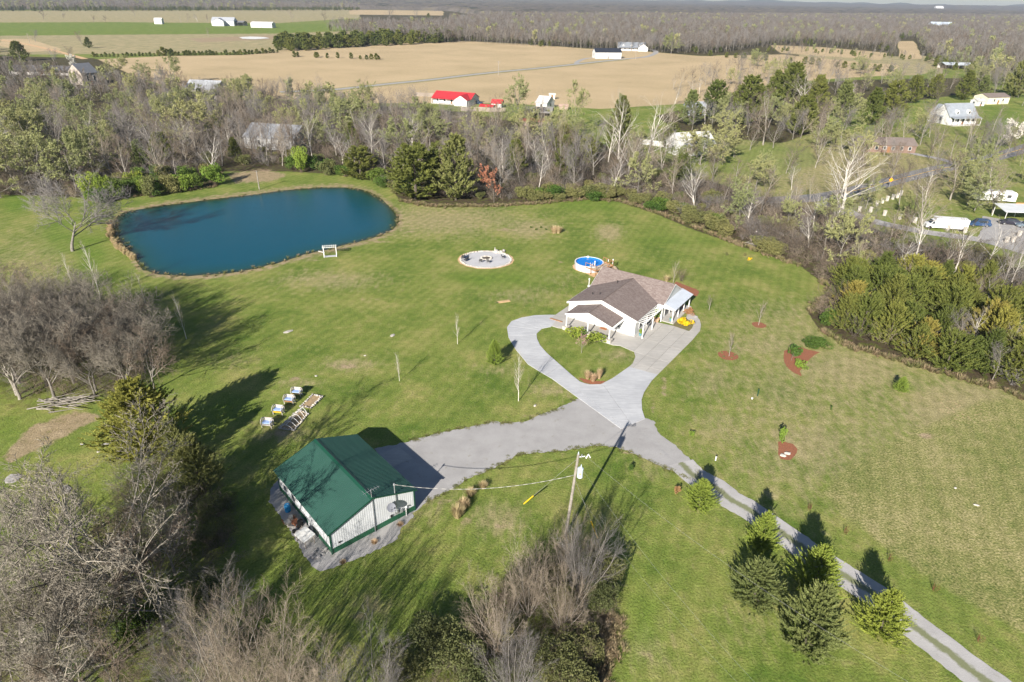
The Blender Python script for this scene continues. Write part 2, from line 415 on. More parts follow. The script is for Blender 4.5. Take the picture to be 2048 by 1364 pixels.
# ================================================================== GROUND
def ss(x): x = np.clip(x, 0, 1); return x*x*(3-2*x)
TAN = [[(190,119),(330,112),(480,110),(600,99),(760,88),(930,82),(1060,88),(1170,97),(1250,100),(1330,106),(1400,112),(1560,109),(1700,122),(1800,131),(1780,150),(1560,165),(1400,205),(1200,218),(1000,206),(700,206),(560,198),(400,192),(300,162),(220,147)],
       [(1540,90),(1640,94),(1780,106),(1760,120),(1560,106)], [(1795,82),(1830,82),(1845,118),(1800,118)], [(700,19),(892,21),(886,31),(700,29)], [(560,100),(700,92),(700,112),(560,108)], [(0,78),(60,78),(130,100),(60,104),(0,92)]]

KHAKI = [[(-200,22),(700,20),(930,30),(925,40),(700,37),(560,46),(325,45),(200,44),(-200,46)], [(-200,73),(560,67),(700,62),(920,52),(960,60),(930,80),(700,92),(560,104),(190,108),(-200,112)], [(1400,98),(1545,86),(1660,92),(1850,110),(1900,132),(1840,150),(1700,152),(1540,140)]]
PINK = [[(370,76),(560,69),(565,79),(400,86)], [(450,345),(530,336),(585,350),(540,366),(470,368)], [(0,915),(60,850),(150,820),(215,830),(120,880),(20,930)]]
GREENF = [[(-200,46),(200,45),(560,46),(700,48),(930,40),(925,52),(700,60),(560,67),(300,73),(-200,75)], [(215,37),(322,35),(330,47),(215,48)], [(190,88),(236,85),(236,99),(190,98)],
          [(940,182),(1060,178),(1200,195),(1230,215),(1150,240),(1000,232),(960,205)], [(1330,300),(1500,285),(1620,290),(1640,330),(1560,360),(1450,350)], [(1650,225),(1760,215),(1850,240),(1760,262),(1660,260)], [(1950,205),(2048,215),(2048,260),(1960,250)],
          [(0,830),(70,820),(150,835),(60,880),(0,930)], [(1760,395),(1850,385),(1880,440),(1790,425)], [(2010,515),(2100,530),(2100,545),(2000,530)]]
WOODF = [[(-300,105),(190,116),(300,166),(400,194),(560,201),(700,209),(850,217),(940,225),(1000,238),(1150,262),(1330,345),(1420,362),(1560,402),(1700,440),(1850,492),(2100,530),(2100,800),(2000,777),(1900,750),(1800,720),(1700,694),(1640,662),(1615,625),(1660,577),(1600,532),(1480,492),(1380,457),(1310,427),(1240,404),(1180,397),(1000,413),(870,414),(800,402),(780,372),(700,350),(570,343),(440,343),(430,372),(180,396),(90,392),(-300,384)],
         [(1310,232),(1400,210),(1480,180),(1700,160),(1960,155),(1990,180),(1840,200),(1700,235),(1560,290),(1350,260),(1290,215)]]
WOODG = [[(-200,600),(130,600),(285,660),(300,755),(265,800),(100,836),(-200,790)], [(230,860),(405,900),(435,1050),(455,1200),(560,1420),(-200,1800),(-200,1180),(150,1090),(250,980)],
         [(960,1190),(1120,1070),(1225,1085),(1235,1210),(1180,1430),(700,1600),(780,1330)]]
DRY = [(1720,345,330,90,.75),(1450,290,160,40,.5),(1000,210,140,30,.5),(1218,465,28,18,1),(880,440,190,36,.75),(1060,458,60,22,.8),(700,728,60,16,.7),(600,765,50,12,.5),(1920,820,150,75,1),(1700,740,180,60,.75),(1540,690,150,40,.6),(1610,890,130,60,.75),(1430,760,70,50,.5),(1450,860,90,60,.5),(660,560,120,22,.6),(1000,740,60,14,.4),(560,870,60,18,.6),
       (800,1010,90,50,.55),(1000,1040,60,36,.7),(1050,590,90,24,.4),(1900,1000,160,70,.45),(1100,780,60,20,.5),(1240,710,50,18,.5),(1120,560,60,18,.3),(740,1210,40,30,.6),(470,720,60,20,.3),(1300,930,50,30,.4),(860,985,60,30,.5),(60,560,120,120,.5),(1300,1300,60,60,.4),(1500,1240,90,60,.3)]
WORN = [(690,732,46,8,.85),(590,757,26,8,.8),(1010,460,36,7,.8),(1120,525,14,6,.7),(560,868,42,12,.75),(1075,833,60,6,.8),(880,1002,70,9,.75),(935,1042,26,14,.75),(1000,1052,32,10,.7),(830,988,60,5,.8),(1855,872,34,9,.95),(1328,775,10,44,.75),(1306,815,8,30,.75),(720,1232,32,22,.7),(1290,1312,34,22,.65),(1920,960,40,8,.6),(1400,895,40,8,.7),(1480,700,30,14,.6),(740,600,60,10,.55),(820,462,50,10,.6),(1240,712,26,10,.6),(1185,700,20,8,.5),(1360,990,30,6,.6),(1790,1283-160,20,5,.6),(1240,905,60,5,.7),(1130,907,60,4,.6),(500,845,30,10,.6),(330,548,60,6,.8),(470,545,60,5,.7),(620,520,60,6,.7),(760,482,40,8,.7)]
LUSH = [(1000,560,160,26,.8),(1180,410,120,20,.8),(1350,480,160,24,.6),(180,500,50,60,.9),(120,470,60,60,.8),(900,690,120,40,.4),(1290,1240,60,120,.7),(1420,1180,90,60,.5),(960,860,160,30,.5),(1480,1000,60,60,.4),(30,400,40,40,.9),(850,960,160,60,.6),(400,1060,160,80,.6),(560,1180,140,90,.6),(1900,1180,160,70,.4),(1250,400,90,14,.7),(20,880,60,40,1),(120,1160,80,40,.8),(440,800,100,60,.7)]
MEADOW = [(1640,985),(1700,925),(1850,850),(1960,800),(2200,780),(2300,1400),(2048,1275),(1830,1140),(1700,1045)]
POND = [(232,440),(240,428),(300,415),(400,402),(500,390),(600,378),(690,375),(740,385),(770,405),(795,430),(797,446),(780,462),(740,478),(700,488),(640,503),(600,512),(540,530),(480,543),(420,550),(350,552),(300,545),(275,530),(262,505),(240,480),(229,460)]

def build_ground():
    rr = [0.0, 4, 8, 13, 18, 22, 26]
    y = 1450.0
    while y > 26:
        g = G(1024, y); rr.append(math.hypot(g.x, g.y)); y -= max(1.2, min(4.0, (y+6)*.03))
    rr += [2800, 3600, 5000, 8000, 14000, 30000]
    rr = np.array(sorted(rr)); rr = rr[np.concatenate([[True], np.diff(rr) > .05])][1:]
    th = np.concatenate([np.arange(-180, -46, 6.), np.arange(-46, 46, .25), np.arange(46, 180, 6.)])
    a = np.radians(th); X = (rr[:, None]*np.sin(a)).ravel(); Y = (rr[:, None]*np.cos(a)).ravel()
    nr, na = len(rr), len(th)
    V = np.stack([X, Y, np.zeros_like(X)], 1); V = np.concatenate([V, [[0, 0, 0]]])
    i, j = np.meshgrid(np.arange(nr-1), np.arange(na), indexing='ij'); j2 = (j+1) % na
    F = np.stack([i*na+j, i*na+j2, (i+1)*na+j2, (i+1)*na+j], -1).reshape(-1, 4)[:, ::-1]
    jj = np.arange(na); F0 = np.stack([np.full(na, nr*na), (jj+1) % na, jj], 1)[:, ::-1]
    me = npmesh('ground', V, [F.copy(), F0.copy()], [None], None, None); me.materials.clear()
    X, Y = V[:, 0], V[:, 1]; px, py = PX(X, Y); front = Y > 5
    rng = np.random.RandomState(3)
    def zone(polys, fe):
        out = np.zeros(len(X))
        for p in polys:
            d = sdist(px, py, p); f = np.minimum(fe, np.maximum(1.2, (py+10)*.035))
            out = np.maximum(out, ss(.5-d/(2*f)))
        return out*front
    def blobs(L):
        out = np.zeros(len(X))
        for cx, cy, rx, ry, s in L:
            q = ((px-cx)/rx)**2+((py-cy)/ry)**2; out = np.maximum(out, s*np.exp(-q*1.1))
        return out*front
    r = np.hypot(X, Y)
    tan = zone(TAN, 4); kh = zone(KHAKI, 4); pink = zone(PINK, 9); gf = zone(GREENF, 8)
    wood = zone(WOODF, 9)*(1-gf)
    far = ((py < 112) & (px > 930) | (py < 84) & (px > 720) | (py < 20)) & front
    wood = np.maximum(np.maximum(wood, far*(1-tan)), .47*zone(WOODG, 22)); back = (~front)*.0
    pd = sdist(px, py, POND); shore = ss((20-pd)/18)*front*.92
    pink = np.maximum(pink, blobs(WORN))
    dry = blobs(DRY); lush = np.maximum(blobs(LUSH), gf*.62); mead = .85*zone([MEADOW], 26)
    rightdry = front*ss((px-1250)/350)*ss((1120-py)/200)*ss((py-560)/80)*.45
    dry = np.maximum(dry, rightdry)
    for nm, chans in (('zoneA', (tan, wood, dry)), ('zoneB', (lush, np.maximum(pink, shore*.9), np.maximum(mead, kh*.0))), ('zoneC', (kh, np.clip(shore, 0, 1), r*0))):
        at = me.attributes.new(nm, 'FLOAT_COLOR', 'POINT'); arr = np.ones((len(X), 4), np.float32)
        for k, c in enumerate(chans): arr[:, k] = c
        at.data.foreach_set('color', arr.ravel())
    m = newmat('ground_cover', (.1, .15, .04), .95, 0, .1)
    P = pos(m); L = m.node_tree.links
    def chan(nm):
        a = N(m, 'ShaderNodeAttribute', attribute_name=nm); s = N(m, 'ShaderNodeSeparateColor'); L.new(a.outputs['Color'], s.inputs[0]); return s.outputs
    A, B, Cc = chan('zoneA'), chan('zoneB'), chan('zoneC')
    big = noise(m, .022, 3, .55, P); med = noise(m, .11, 5, .6, P); sm = noise(m, .7, 6, .65, P); fine = noise(m, 4.5, 4, .7, P)
    vs = N(m, 'ShaderNodeMapping'); vs.inputs['Rotation'].default_value = (0, 0, R(28)); vs.inputs['Scale'].default_value = (1.6, .35, 1); L.new(P, vs.inputs[0])
    streak = noise(m, 1.1, 5, .6, vs.outputs[0])
    def soft(z, n, k=1.6): # zone edge broken up by noise
        return mth(m, 'ADD', z, mth(m, 'MULTIPLY', mth(m, 'SUBTRACT', n, .5), k), 0)
    def sharp(v, lo, hi):
        q = N(m, 'ShaderNodeMapRange', interpolation_type='SMOOTHSTEP'); L.new(v, q.inputs[0]); q.inputs[1].default_value = lo; q.inputs[2].default_value = hi; return q.outputs[0]
    g1 = ramp(m, mix_n(m, med, sm, .35), [(.36, (.102, .160, .028)), (.5, (.178, .220, .050)), (.64, (.285, .275, .092))])
    # thatch: dead grass between the green
    th_ = sharp(mth(m, 'ADD', mth(m, 'MULTIPLY', A[2], .42), mth(m, 'ADD', mth(m, 'MULTIPLY', streak, .5), mth(m, 'MULTIPLY', sm, .38))), .45, .80)
    khc = ramp(m, sm, [(.3, (.26, .225, .11)), (.7, (.41, .345, .195))])
    col = mix(m, mth(m, 'MULTIPLY', th_, .85), g1, khc)
    lushc = ramp(m, sm, [(.35, (.070, .150, .016)), (.65, (.135, .225, .028))])
    col = mix(m, mth(m, 'MULTIPLY', sharp(soft(B[0], sm, 1.1), .3, .9), .6), col, lushc)
    meadc = ramp(m, mix_n(m, mix_n(m, sm, med), fine), [(.40, (.125, .165, .042)), (.5, (.235, .235, .085)), (.60, (.38, .33, .165))])
    col = mix(m, sharp(soft(B[2], sm, .5), .3, .7), col, meadc)
    mw = N(m, 'ShaderNodeTexWave'); mw.inputs['Scale'].default_value = .18; mw.inputs['Distortion'].default_value = 3.0; mw.inputs['Detail'].default_value = 2; mw.inputs['Detail Scale'].default_value = .2; mm_ = N(m, 'ShaderNodeMapping'); mm_.inputs['Rotation'].default_value = (0, 0, R(24)); L.new(P, mm_.inputs[0]); L.new(mm_.outputs[0], mw.inputs['Vector'])
    mh = N(m, 'ShaderNodeHueSaturation'); L.new(col, mh.inputs['Color']); L.new(mth(m, 'MULTIPLY_ADD', mw.outputs['Fac'], .12, .94), mh.inputs['Value']); col = mh.outputs[0]
    # pale seeded clumps in the driest ground
    vo = N(m, 'ShaderNodeTexVoronoi'); vo.inputs['Scale'].default_value = 1.6; L.new(P, vo.inputs['Vector'])
    cl = mth(m, 'MULTIPLY', sharp(vo.outputs['Distance'], .34, .18), sharp(soft(A[2], med, 1.6), .75, 1.05))
    col = mix(m, mth(m, 'MULTIPLY', cl, .75), col, (.46, .35, .20))
    wv = N(m, 'ShaderNodeTexWave'); wv.inputs['Scale'].default_value = .09; wv.inputs['Distortion'].default_value = 1.5; wv.inputs['Detail'].default_value = 2; wmp = N(m, 'ShaderNodeMapping'); wmp.inputs['Rotation'].default_value = (0, 0, R(-68)); L.new(P, wmp.inputs[0]); L.new(wmp.outputs[0], wv.inputs['Vector'])
    tanc = ramp(m, mix_n(m, mix_n(m, big, streak), wv.outputs['Fac'], .16), [(.32, (.33, .27, .15)), (.42, (.43, .335, .20)), (.52, (.50, .385, .23)), (.66, (.56, .435, .27))])
    khf = ramp(m, med, [(.35, (.26, .25, .13)), (.65, (.42, .34, .20))])
    col = mix(m, sharp(soft(Cc[0], med, .5), .35, .65), col, khf)
    col = mix(m, sharp(soft(A[0], sm, .3), .4, .6), col, tanc)
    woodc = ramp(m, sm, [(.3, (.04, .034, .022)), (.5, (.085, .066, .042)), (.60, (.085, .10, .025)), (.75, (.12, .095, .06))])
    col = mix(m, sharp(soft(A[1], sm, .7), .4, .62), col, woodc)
    dirtc = ramp(m, sm, [(.3, (.26, .19, .12)), (.7, (.42, .32, .22))])
    col = mix(m, mth(m, 'MULTIPLY', sharp(soft(B[1], sm, 1.3), .45, .95), .85), col, dirtc)
    fv = N(m, 'ShaderNodeMapRange'); L.new(fine, fv.inputs[0]); fv.inputs[1].default_value = .3; fv.inputs[2].default_value = .7; fv.inputs[3].default_value = .62; fv.inputs[4].default_value = 1.36
    hs = N(m, 'ShaderNodeHueSaturation'); L.new(col, hs.inputs['Color']); L.new(fv.outputs[0], hs.inputs['Value'])
    setcol(m, hs.outputs[0]); bump(m, mth(m, 'ADD', fine, mth(m, 'MULTIPLY', sm, .6)), .55, .22)
    me.materials.append(m)
    for p in me.polygons[:0]: pass
    o = place('ground', me); o['kind'] = 'structure'; o['label'] = 'mown green and tan ground of lawns and fields'
def mix_n(m, a, b, f=.5):
    return mth(m, 'ADD', mth(m, 'MULTIPLY', a, 1-f), mth(m, 'MULTIPLY', b, f))
build_ground()

# ---- pond
def build_pond():
    m = newmat('pond_water', (.004, .055, .085), .13, 0, .35); P = pos(m)
    b = m.node_tree.nodes['Principled BSDF']; b.inputs['IOR'].default_value = 1.33
    a = N(m, 'ShaderNodeAttribute', attribute_name='depth'); n = noise(m, .06, 3, .5, P)
    dd = mth(m, 'ADD', a.outputs['Fac'], mth(m, 'MULTIPLY', mth(m, 'SUBTRACT', n, .5), .35))
    setcol(m, ramp(m, dd, [(.0, (.055, .06, .02)), (.12, (.025, .045, .025)), (.32, (.008, .062, .06)), (.8, (.002, .066, .10))]))
    mp = N(m, 'ShaderNodeMapping'); mp.inputs['Rotation'].default_value = (0, 0, R(20)); mp.inputs['Scale'].default_value = (1, 2.2, 1); m.node_tree.links.new(P, mp.inputs[0])
    bump(m, noise(m, 1.8, 4, .6, mp.outputs[0]), .25, .12)
    W = [G(*p) for p in POND]
    # smooth outline, then rings shrinking inward carry the depth
    Q = []; n_ = len(W)
    for i in range(n_):
        p0, p1, p2, p3 = W[i-1], W[i], W[(i+1) % n_], W[(i+2) % n_]
        for t in (0, .2, .4, .6, .8): Q.append(.5*((2*p1)+(p2-p0)*t+(2*p0-5*p1+4*p2-p3)*t*t+(3*p1-p0-3*p2+p3)*t**3))
    cx = Vector((-45, 140, 0)); rs = random.Random(4); K = len(Q)
    cx = sum(Q, Vector())/K
    Q = [q+(q-cx).normalized()*rs.uniform(-.25, .25) for q in Q]
    lv = [1.0, .985, .965, .93, .87, .78, .6, .35]; V = []; T = []
    for s, d in zip(lv, (0, .1, .2, .34, .55, .75, .9, 1)):
        V += [tuple(cx+(q-cx)*s+Vector((0, 0, .03))) for q in Q]; T += [d]*K
    V.append((cx.x, cx.y, .03)); T.append(1)
    F = [(r*K+i, r*K+(i+1) % K, (r+1)*K+(i+1) % K, (r+1)*K+i) for r in range(len(lv)-1) for i in range(K)]
    F += [((len(lv)-1)*K+i, (len(lv)-1)*K+(i+1) % K, len(V)-1) for i in range(K)]
    me = bpy.data.meshes.new('pond'); me.from_pydata(V, [], F); me.materials.append(m)
    at = me.attributes.new('depth', 'FLOAT', 'POINT'); at.data.foreach_set('value', T)
    bm = bmesh.new(); bm.from_mesh(me); bmesh.ops.recalc_face_normals(bm, faces=bm.faces)
    if sum(f.normal.z for f in bm.faces) < 0: bmesh.ops.reverse_faces(bm, faces=bm.faces)
    bm.to_mesh(me); bm.free()
    o = place('pond_water', me); o['kind'] = 'structure'; o['label'] = 'teal blue pond water'
build_pond()

# ---- gravel, drive, roads
def gravelmat(name, c1, c2, c3):
    m = newmat(name, c1, .95, 0, .15); P = pos(m)
    a = noise(m, .35, 5, .6, P); f = noise(m, 9, 3, .75, P)
    c = ramp(m, a, [(.3, c1), (.6, c2)]); c = mix(m, mth(m, 'MULTIPLY', f, .55), c, c3)
    g = N(m, 'ShaderNodeMapRange'); m.node_tree.links.new(noise(m, .9, 5, .7, P), g.inputs[0]); g.inputs[1].default_value = .60; g.inputs[2].default_value = .72
    c = mix(m, mth(m, 'MULTIPLY', g.outputs[0], .5), c, (.20, .19, .10)); setcol(m, c); bump(m, f, .5, .05); return m
MT['gravel'] = gravelmat('gravel', (.33, .32, .315), (.42, .41, .405), (.27, .265, .265))
MT['asphalt'] = mottled('asphalt', (.16, .16, .165), (.24, .235, .235), .8, .9, coord='pos')
MT['verge'] = mottled('verge', (.20, .20, .08), (.36, .30, .16), .25, .95, coord='pos')
MT['sand'] = mottled('sand', (.62, .42, .24), (.50, .33, .18), 1.5, .95, coord='pos')
MT['mulch'] = mottled('mulch', (.33, .13, .07), (.20, .085, .05), 6, .95, bmp=.5, coord='pos')
def concrete(name, c1, c2):
    m = newmat(name, c1, .85, 0, .2); P = pos(m); a = noise(m, .25, 5, .6, P)
    mp = N(m, 'ShaderNodeMapping'); mp.inputs['Rotation'].default_value = (0, 0, R(34)); mp.inputs['Scale'].default_value = (.4, 3, 1); m.node_tree.links.new(P, mp.inputs[0])
    b = noise(m, 1.2, 5, .65, mp.outputs[0]); oi = N(m, 'ShaderNodeObjectInfo')
    c = ramp(m, mix_n(m, a, b), [(.34, tuple(x*.86 for x in c1)), (.46, c1), (.62, c2)]); h = N(m, 'ShaderNodeHueSaturation'); m.node_tree.links.new(c, h.inputs['Color'])
    m.node_tree.links.new(mth(m, 'MULTIPLY_ADD', oi.outputs['Random'], .08, .96), h.inputs['Value']); setcol(m, h.outputs[0]); return m
MT['concrete'] = concrete('concrete', (.42, .43, .45), (.52, .53, .545))
MT['concrete_tan'] = concrete('concrete_tan', (.40, .385, .36), (.48, .46, .43))
MT['concrete_dark'] = concrete('concrete_dark', (.40, .38, .36), (.48, .46, .43))

GRAV = [(748,897),(785,890),(817,883),(871,868),(919,858),(977,847),(984,843),(1015,846),(1052,843),(1073,833),(1107,821),(1134,809),(1150,800),(1165,790),(1255,820),(1290,836),(1310,842),(1309,854),(1322,871),(1350,891),(1380,919),(1399,939),(1392,962),(1380,960),(1329,936),(1261,905),(1234,895),(1193,891),(1124,902),(1039,908),(988,936),(936,956),(902,980),(851,1004),(827,1025),(808,1010)]
sheet('gravel_yard', gp(GRAV), .02, MT['gravel'], .16, .4, seed=3)
SHB = [(140,770),(133,850),(180,910),(260,1010),(330,1140),(370,1220),(430,1300),(490,1335),(560,1320),(700,1270),(800,1230),(950,1160),(1030,1110),(1060,1040),(1150,950),(1000,700),(600,500),(300,560)]
sheet('gravel_bed', gp([(500+x/3.497, 760+y/3.497) for x, y in SHB]), .024, MT['gravel'], .1, .3, seed=5)
def strip(name, cl, width, z, mat, label=None, smooth=5):
    P = [G(*p) for p in cl]; Q = []
    n = len(P)
    for i in range(n-1):
        a = P[max(i-1, 0)]; b = P[i]; c = P[i+1]; d = P[min(i+2, n-1)]
        for k in range(smooth):
            t = k/smooth; Q.append(.5*((2*b)+(c-a)*t+(2*a-5*b+4*c-d)*t*t+(3*b-a-3*c+d)*t**3))
    Q.append(P[-1]); V = []; A = []; rs = random.Random(9)
    cols = (-1, -.5, -.2, .2, .5, 1)
    for i, q in enumerate(Q):
        t = (Q[min(i+1, len(Q)-1)]-Q[max(i-1, 0)]); t.z = 0; t.normalize(); nn = Vector((-t.y, t.x, 0))
        wd = width/2
        for c in cols:
            e = c*wd*(1+rs.uniform(-.04, .04)*(abs(c) == 1)); V.append(tuple(q+nn*e+Vector((0, 0, z)))); A.append(c)
    k = len(cols); F = [(i*k+j, i*k+j+1, (i+1)*k+j+1, (i+1)*k+j) for i in range(len(Q)-1) for j in range(k-1)]
    me = bpy.data.meshes.new(name); me.from_pydata(V, [], F); me.materials.append(mat)
    at = me.attributes.new('across', 'FLOAT', 'POINT'); at.data.foreach_set('value', A)
    bm = bmesh.new(); bm.from_mesh(me); bmesh.ops.recalc_face_normals(bm, faces=bm.faces)
    if sum(f.normal.z for f in bm.faces) < 0: bmesh.ops.reverse_faces(bm, faces=bm.faces)
    bm.to_mesh(me); bm.free()
    o = place(name, me); o['kind'] = 'structure'
    if label: o['label'] = label
    return o
def trackmat():
    m = gravelmat('track_gravel', (.38, .37, .365), (.50, .49, .48), (.31, .30, .30)); P = pos(m)
    a = N(m, 'ShaderNodeAttribute', attribute_name='across'); ab = mth(m, 'ABSOLUTE', a.outputs['Fac'])
    n = noise(m, 1.4, 5, .7, P); f1 = N(m, 'ShaderNodeMapRange')
    v = mth(m, 'ADD', ab, mth(m, 'MULTIPLY', n, .55)); m.node_tree.links.new(v, f1.inputs[0]); f1.inputs[1].default_value = .42; f1.inputs[2].default_value = .60; f1.inputs[3].default_value = 1; f1.inputs[4].default_value = 0
    old = m.node_tree.nodes['Principled BSDF'].inputs['Base Color'].links[0].from_socket
    setcol(m, mix(m, mth(m, 'MULTIPLY', f1.outputs[0], .85), old, (.16, .18, .07))); return m
MT['track'] = trackmat()
strip('gravel_track', [(1362,925),(1390,953),(1430,974),(1462,1000),(1500,1021),(1574,1073),(1623,1108),(1681,1147),(1741,1184),(1788,1220),(1830,1254),(1890,1300),(1955,1350),(2020,1395),(2100,1450)], 3.3, .032, MT['track'], 'gravel farm track with a grassy centre')

ISL = [(1073,668),(1078,688),(1093,706),(1120,730),(1145,752),(1160,764),(1180,769.5),(1202,769),(1225,757),(1250,742),(1265,728),(1271,714),(1268,704),(1240,692),(1217,690),(1190,679),(1127,658),(1100,654),(1084,657.5)]
A_ = [(1134,780),(1104,758),(1080,744),(1056,729),(1032,700),(1024,687),(1074,678),(1080,691),(1093,706),(1120,730),(1145,752),(1160,764),(1170,767.5)]
B_ = [(1024,687),(1017,675),(1014,655),(1023,643),(1042,636),(1070,631),(1100,630),(1121,631),(1102,654),(1084,657.5),(1073,668),(1074,678)]
C_ = [(1121,631),(1160,628),(1200,625),(1290,640),(1345,652),(1378,663),(1384,657),(1387,650),(1381,641),(1372,637),(1374,630),(1383,626),(1392,632),(1399,640),(1402,650),(1400,662),(1385,680),(1360,705),(1330,735),(1315,750),(1258,734),(1265,728),(1271,714),(1268,704),(1240,692),(1217,690),(1190,679),(1127,658),(1102,654)]
D_ = [(1134,780),(1170,767.5),(1180,769.5),(1202,769),(1225,757),(1258,734),(1315,750),(1303,762),(1288,785),(1283,800),(1284,820),(1290,838),(1242,858)]
HO = Vector((19.7, 91.95, 0)); HA = R(-34)
def HL(x, y, z=0): return HO+Vector((x*math.cos(HA)-y*math.sin(HA), x*math.sin(HA)+y*math.cos(HA), z))
drive = thing('driveway', 'pale concrete driveway loop and parking pad in front of the house', 'driveway', tuple(G(1200, 720)))
drive['kind'] = 'structure'; del drive['category']; del drive['label']
def slabs(poly, z, mat, cuts):
    bm = bmesh.new(); P = [G(*p) for p in poly]
    vs = [bm.verts.new((p.x, p.y, z)) for p in P]; es = [bm.edges.new((vs[i], vs[(i+1) % len(vs)])) for i in range(len(vs))]
    bmesh.ops.triangle_fill(bm, edges=es, use_beauty=True)
    pieces = [bm]
    for p, nrm in cuts:
        nxt = []
        for b in pieces:
            for sgn in (1, -1):
                c = b.copy(); bmesh.ops.bisect_plane(c, geom=c.verts[:]+c.edges[:]+c.faces[:], plane_co=Vector(p)+Vector(nrm)*(.02*sgn), plane_no=Vector(nrm)*sgn, clear_inner=True)
                if sum(f.calc_area() for f in c.faces) > .4: nxt.append(c)
                else: c.free()
            b.free()
        pieces = nxt
    for b in pieces:
        r = bmesh.ops.extrude_face_region(b, geom=b.faces[:])
        bmesh.ops.translate(b, verts=[v for v in r['geom'] if isinstance(v, bmesh.types.BMVert)], vec=(0, 0, .06))
        bmesh.ops.recalc_face_normals(b, faces=b.faces)
        me = bpy.data.meshes.new('slab'); b.to_mesh(me); b.free(); me.materials.append(mat)
        o = place('slab', me, drive); o.matrix_parent_inverse = Matrix.Translation(-drive.location)
def cutpx(a, b):
    p, q = G(*a), G(*b); d = (q-p).normalized(); return (p, (-d.y, d.x, 0))
ux, uy = Vector((math.cos(HA), math.sin(HA), 0)), Vector((-math.sin(HA), math.cos(HA), 0))
slabs(A_, .01, MT['concrete'], [cutpx((1050,722),(1092,704)), cutpx((1070,738),(1107,718)), cutpx((1090,752),(1122,731)), cutpx((1112,766),(1145,748))])
slabs(B_, .01, MT['concrete'], [cutpx((1016,652),(1090,662)), cutpx((1060,631),(1088,657)), cutpx((1018,672),(1076,670)), cutpx((1030,640),(1085,660))])
slabs(C_, .012, MT['concrete_tan'], [(HL(-6, 0), ux), (HL(1.9, 0), ux), (HL(6, 0), ux), (HL(0, -4.6), uy), (HL(0, -7.6), uy), (HL(0, -10.6), uy), (HL(4, 0), ux), (HL(0, .3), uy)])
slabs(D_, .01, MT['concrete'], [cutpx((1150,775),(1262,846))[0:1]+(cutpx((1205,770),(1285,832))[1],), cutpx((1205,768),(1262,848))])
sheet('pad', gp([(500+x/3.497, 760+y/3.497) for x, y in ((905,520),(1038,467),(1140,550),(990,612))]), .05, MT['concrete_dark']).name = 'concrete_pad'
strip('road', [(2140,262),(2048,297),(1960,322),(1880,338),(1800,358),(1724,378),(1660,392),(1560,400),(1400,398)], 6.6, .05, MT['asphalt'], 'two lane asphalt road')
MT['yellow_paint'] = newmat('yellow_paint', (.62, .40, .08), .7)
MT['white_line'] = newmat('white_line', (.7, .7, .68), .7)
strip('road_marking', [(2048,297),(1960,322),(1880,338),(1800,358),(1724,378),(1660,392)], .35, .058, MT['yellow_paint'], 'yellow centre line of the road')
strip('lane', [(1640,405),(1689,421),(1740,440),(1788,452),(1862,466),(1962,480),(2048,503),(2140,535)], 4.2, .045, MT['gravel'], 'narrow gravel lane behind the trees')
sheet('gravel_parking', gp([(1965,432),(2010,440),(2100,445),(2140,520),(2048,500),(1985,486),(1955,476),(1965,455)]), .05, MT['gravel'], .2, 1)
strip('lane_verge', [(560,184.3),(660,179.8),(700,176.3),(780,167.8),(860,159.8),(930,151.3),(1000,143.8),(1080,136.3),(1150,128.8),(1200,123.3),(1250,118.3)], 12, .03, MT['verge'], 'green verge beside the field lane')
strip('farm_lane', [(560,184),(660,179.5),(700,176),(780,167.5),(860,159.5),(930,151),(1000,143.5),(1080,136),(1150,128.5),(1200,123),(1250,118),(1290,114),(1306,109),(1312,104),(1306,100),(1290,99)], 5.2, .06, MT['gravel'], 'gravel lane crossing the tan field')
strip('barn_lane', [(1152,128.5),(1156,123),(1170,117.5),(1190,115.5),(1215,116),(1235,119)], 4.0, .07, MT['gravel'], 'gravel spur leading to the white barn')
strip('house_lane', [(1803,302),(1830,308),(1860,314),(1880,318),(1920,330)], 3.4, .055, MT['gravel'], 'drive of the house by the road')
strip('side_road', [(-60,74),(0,80),(40,86),(70,92),(120,104),(170,118)], 5.0, .06, MT['sand'], 'dirt road at the far left')
sheet('construction_pad', gp([(478,75),(500,73.5),(528,74.5),(540,77),(510,79),(484,78)]), .3, MT['white_line'], .8, 4)

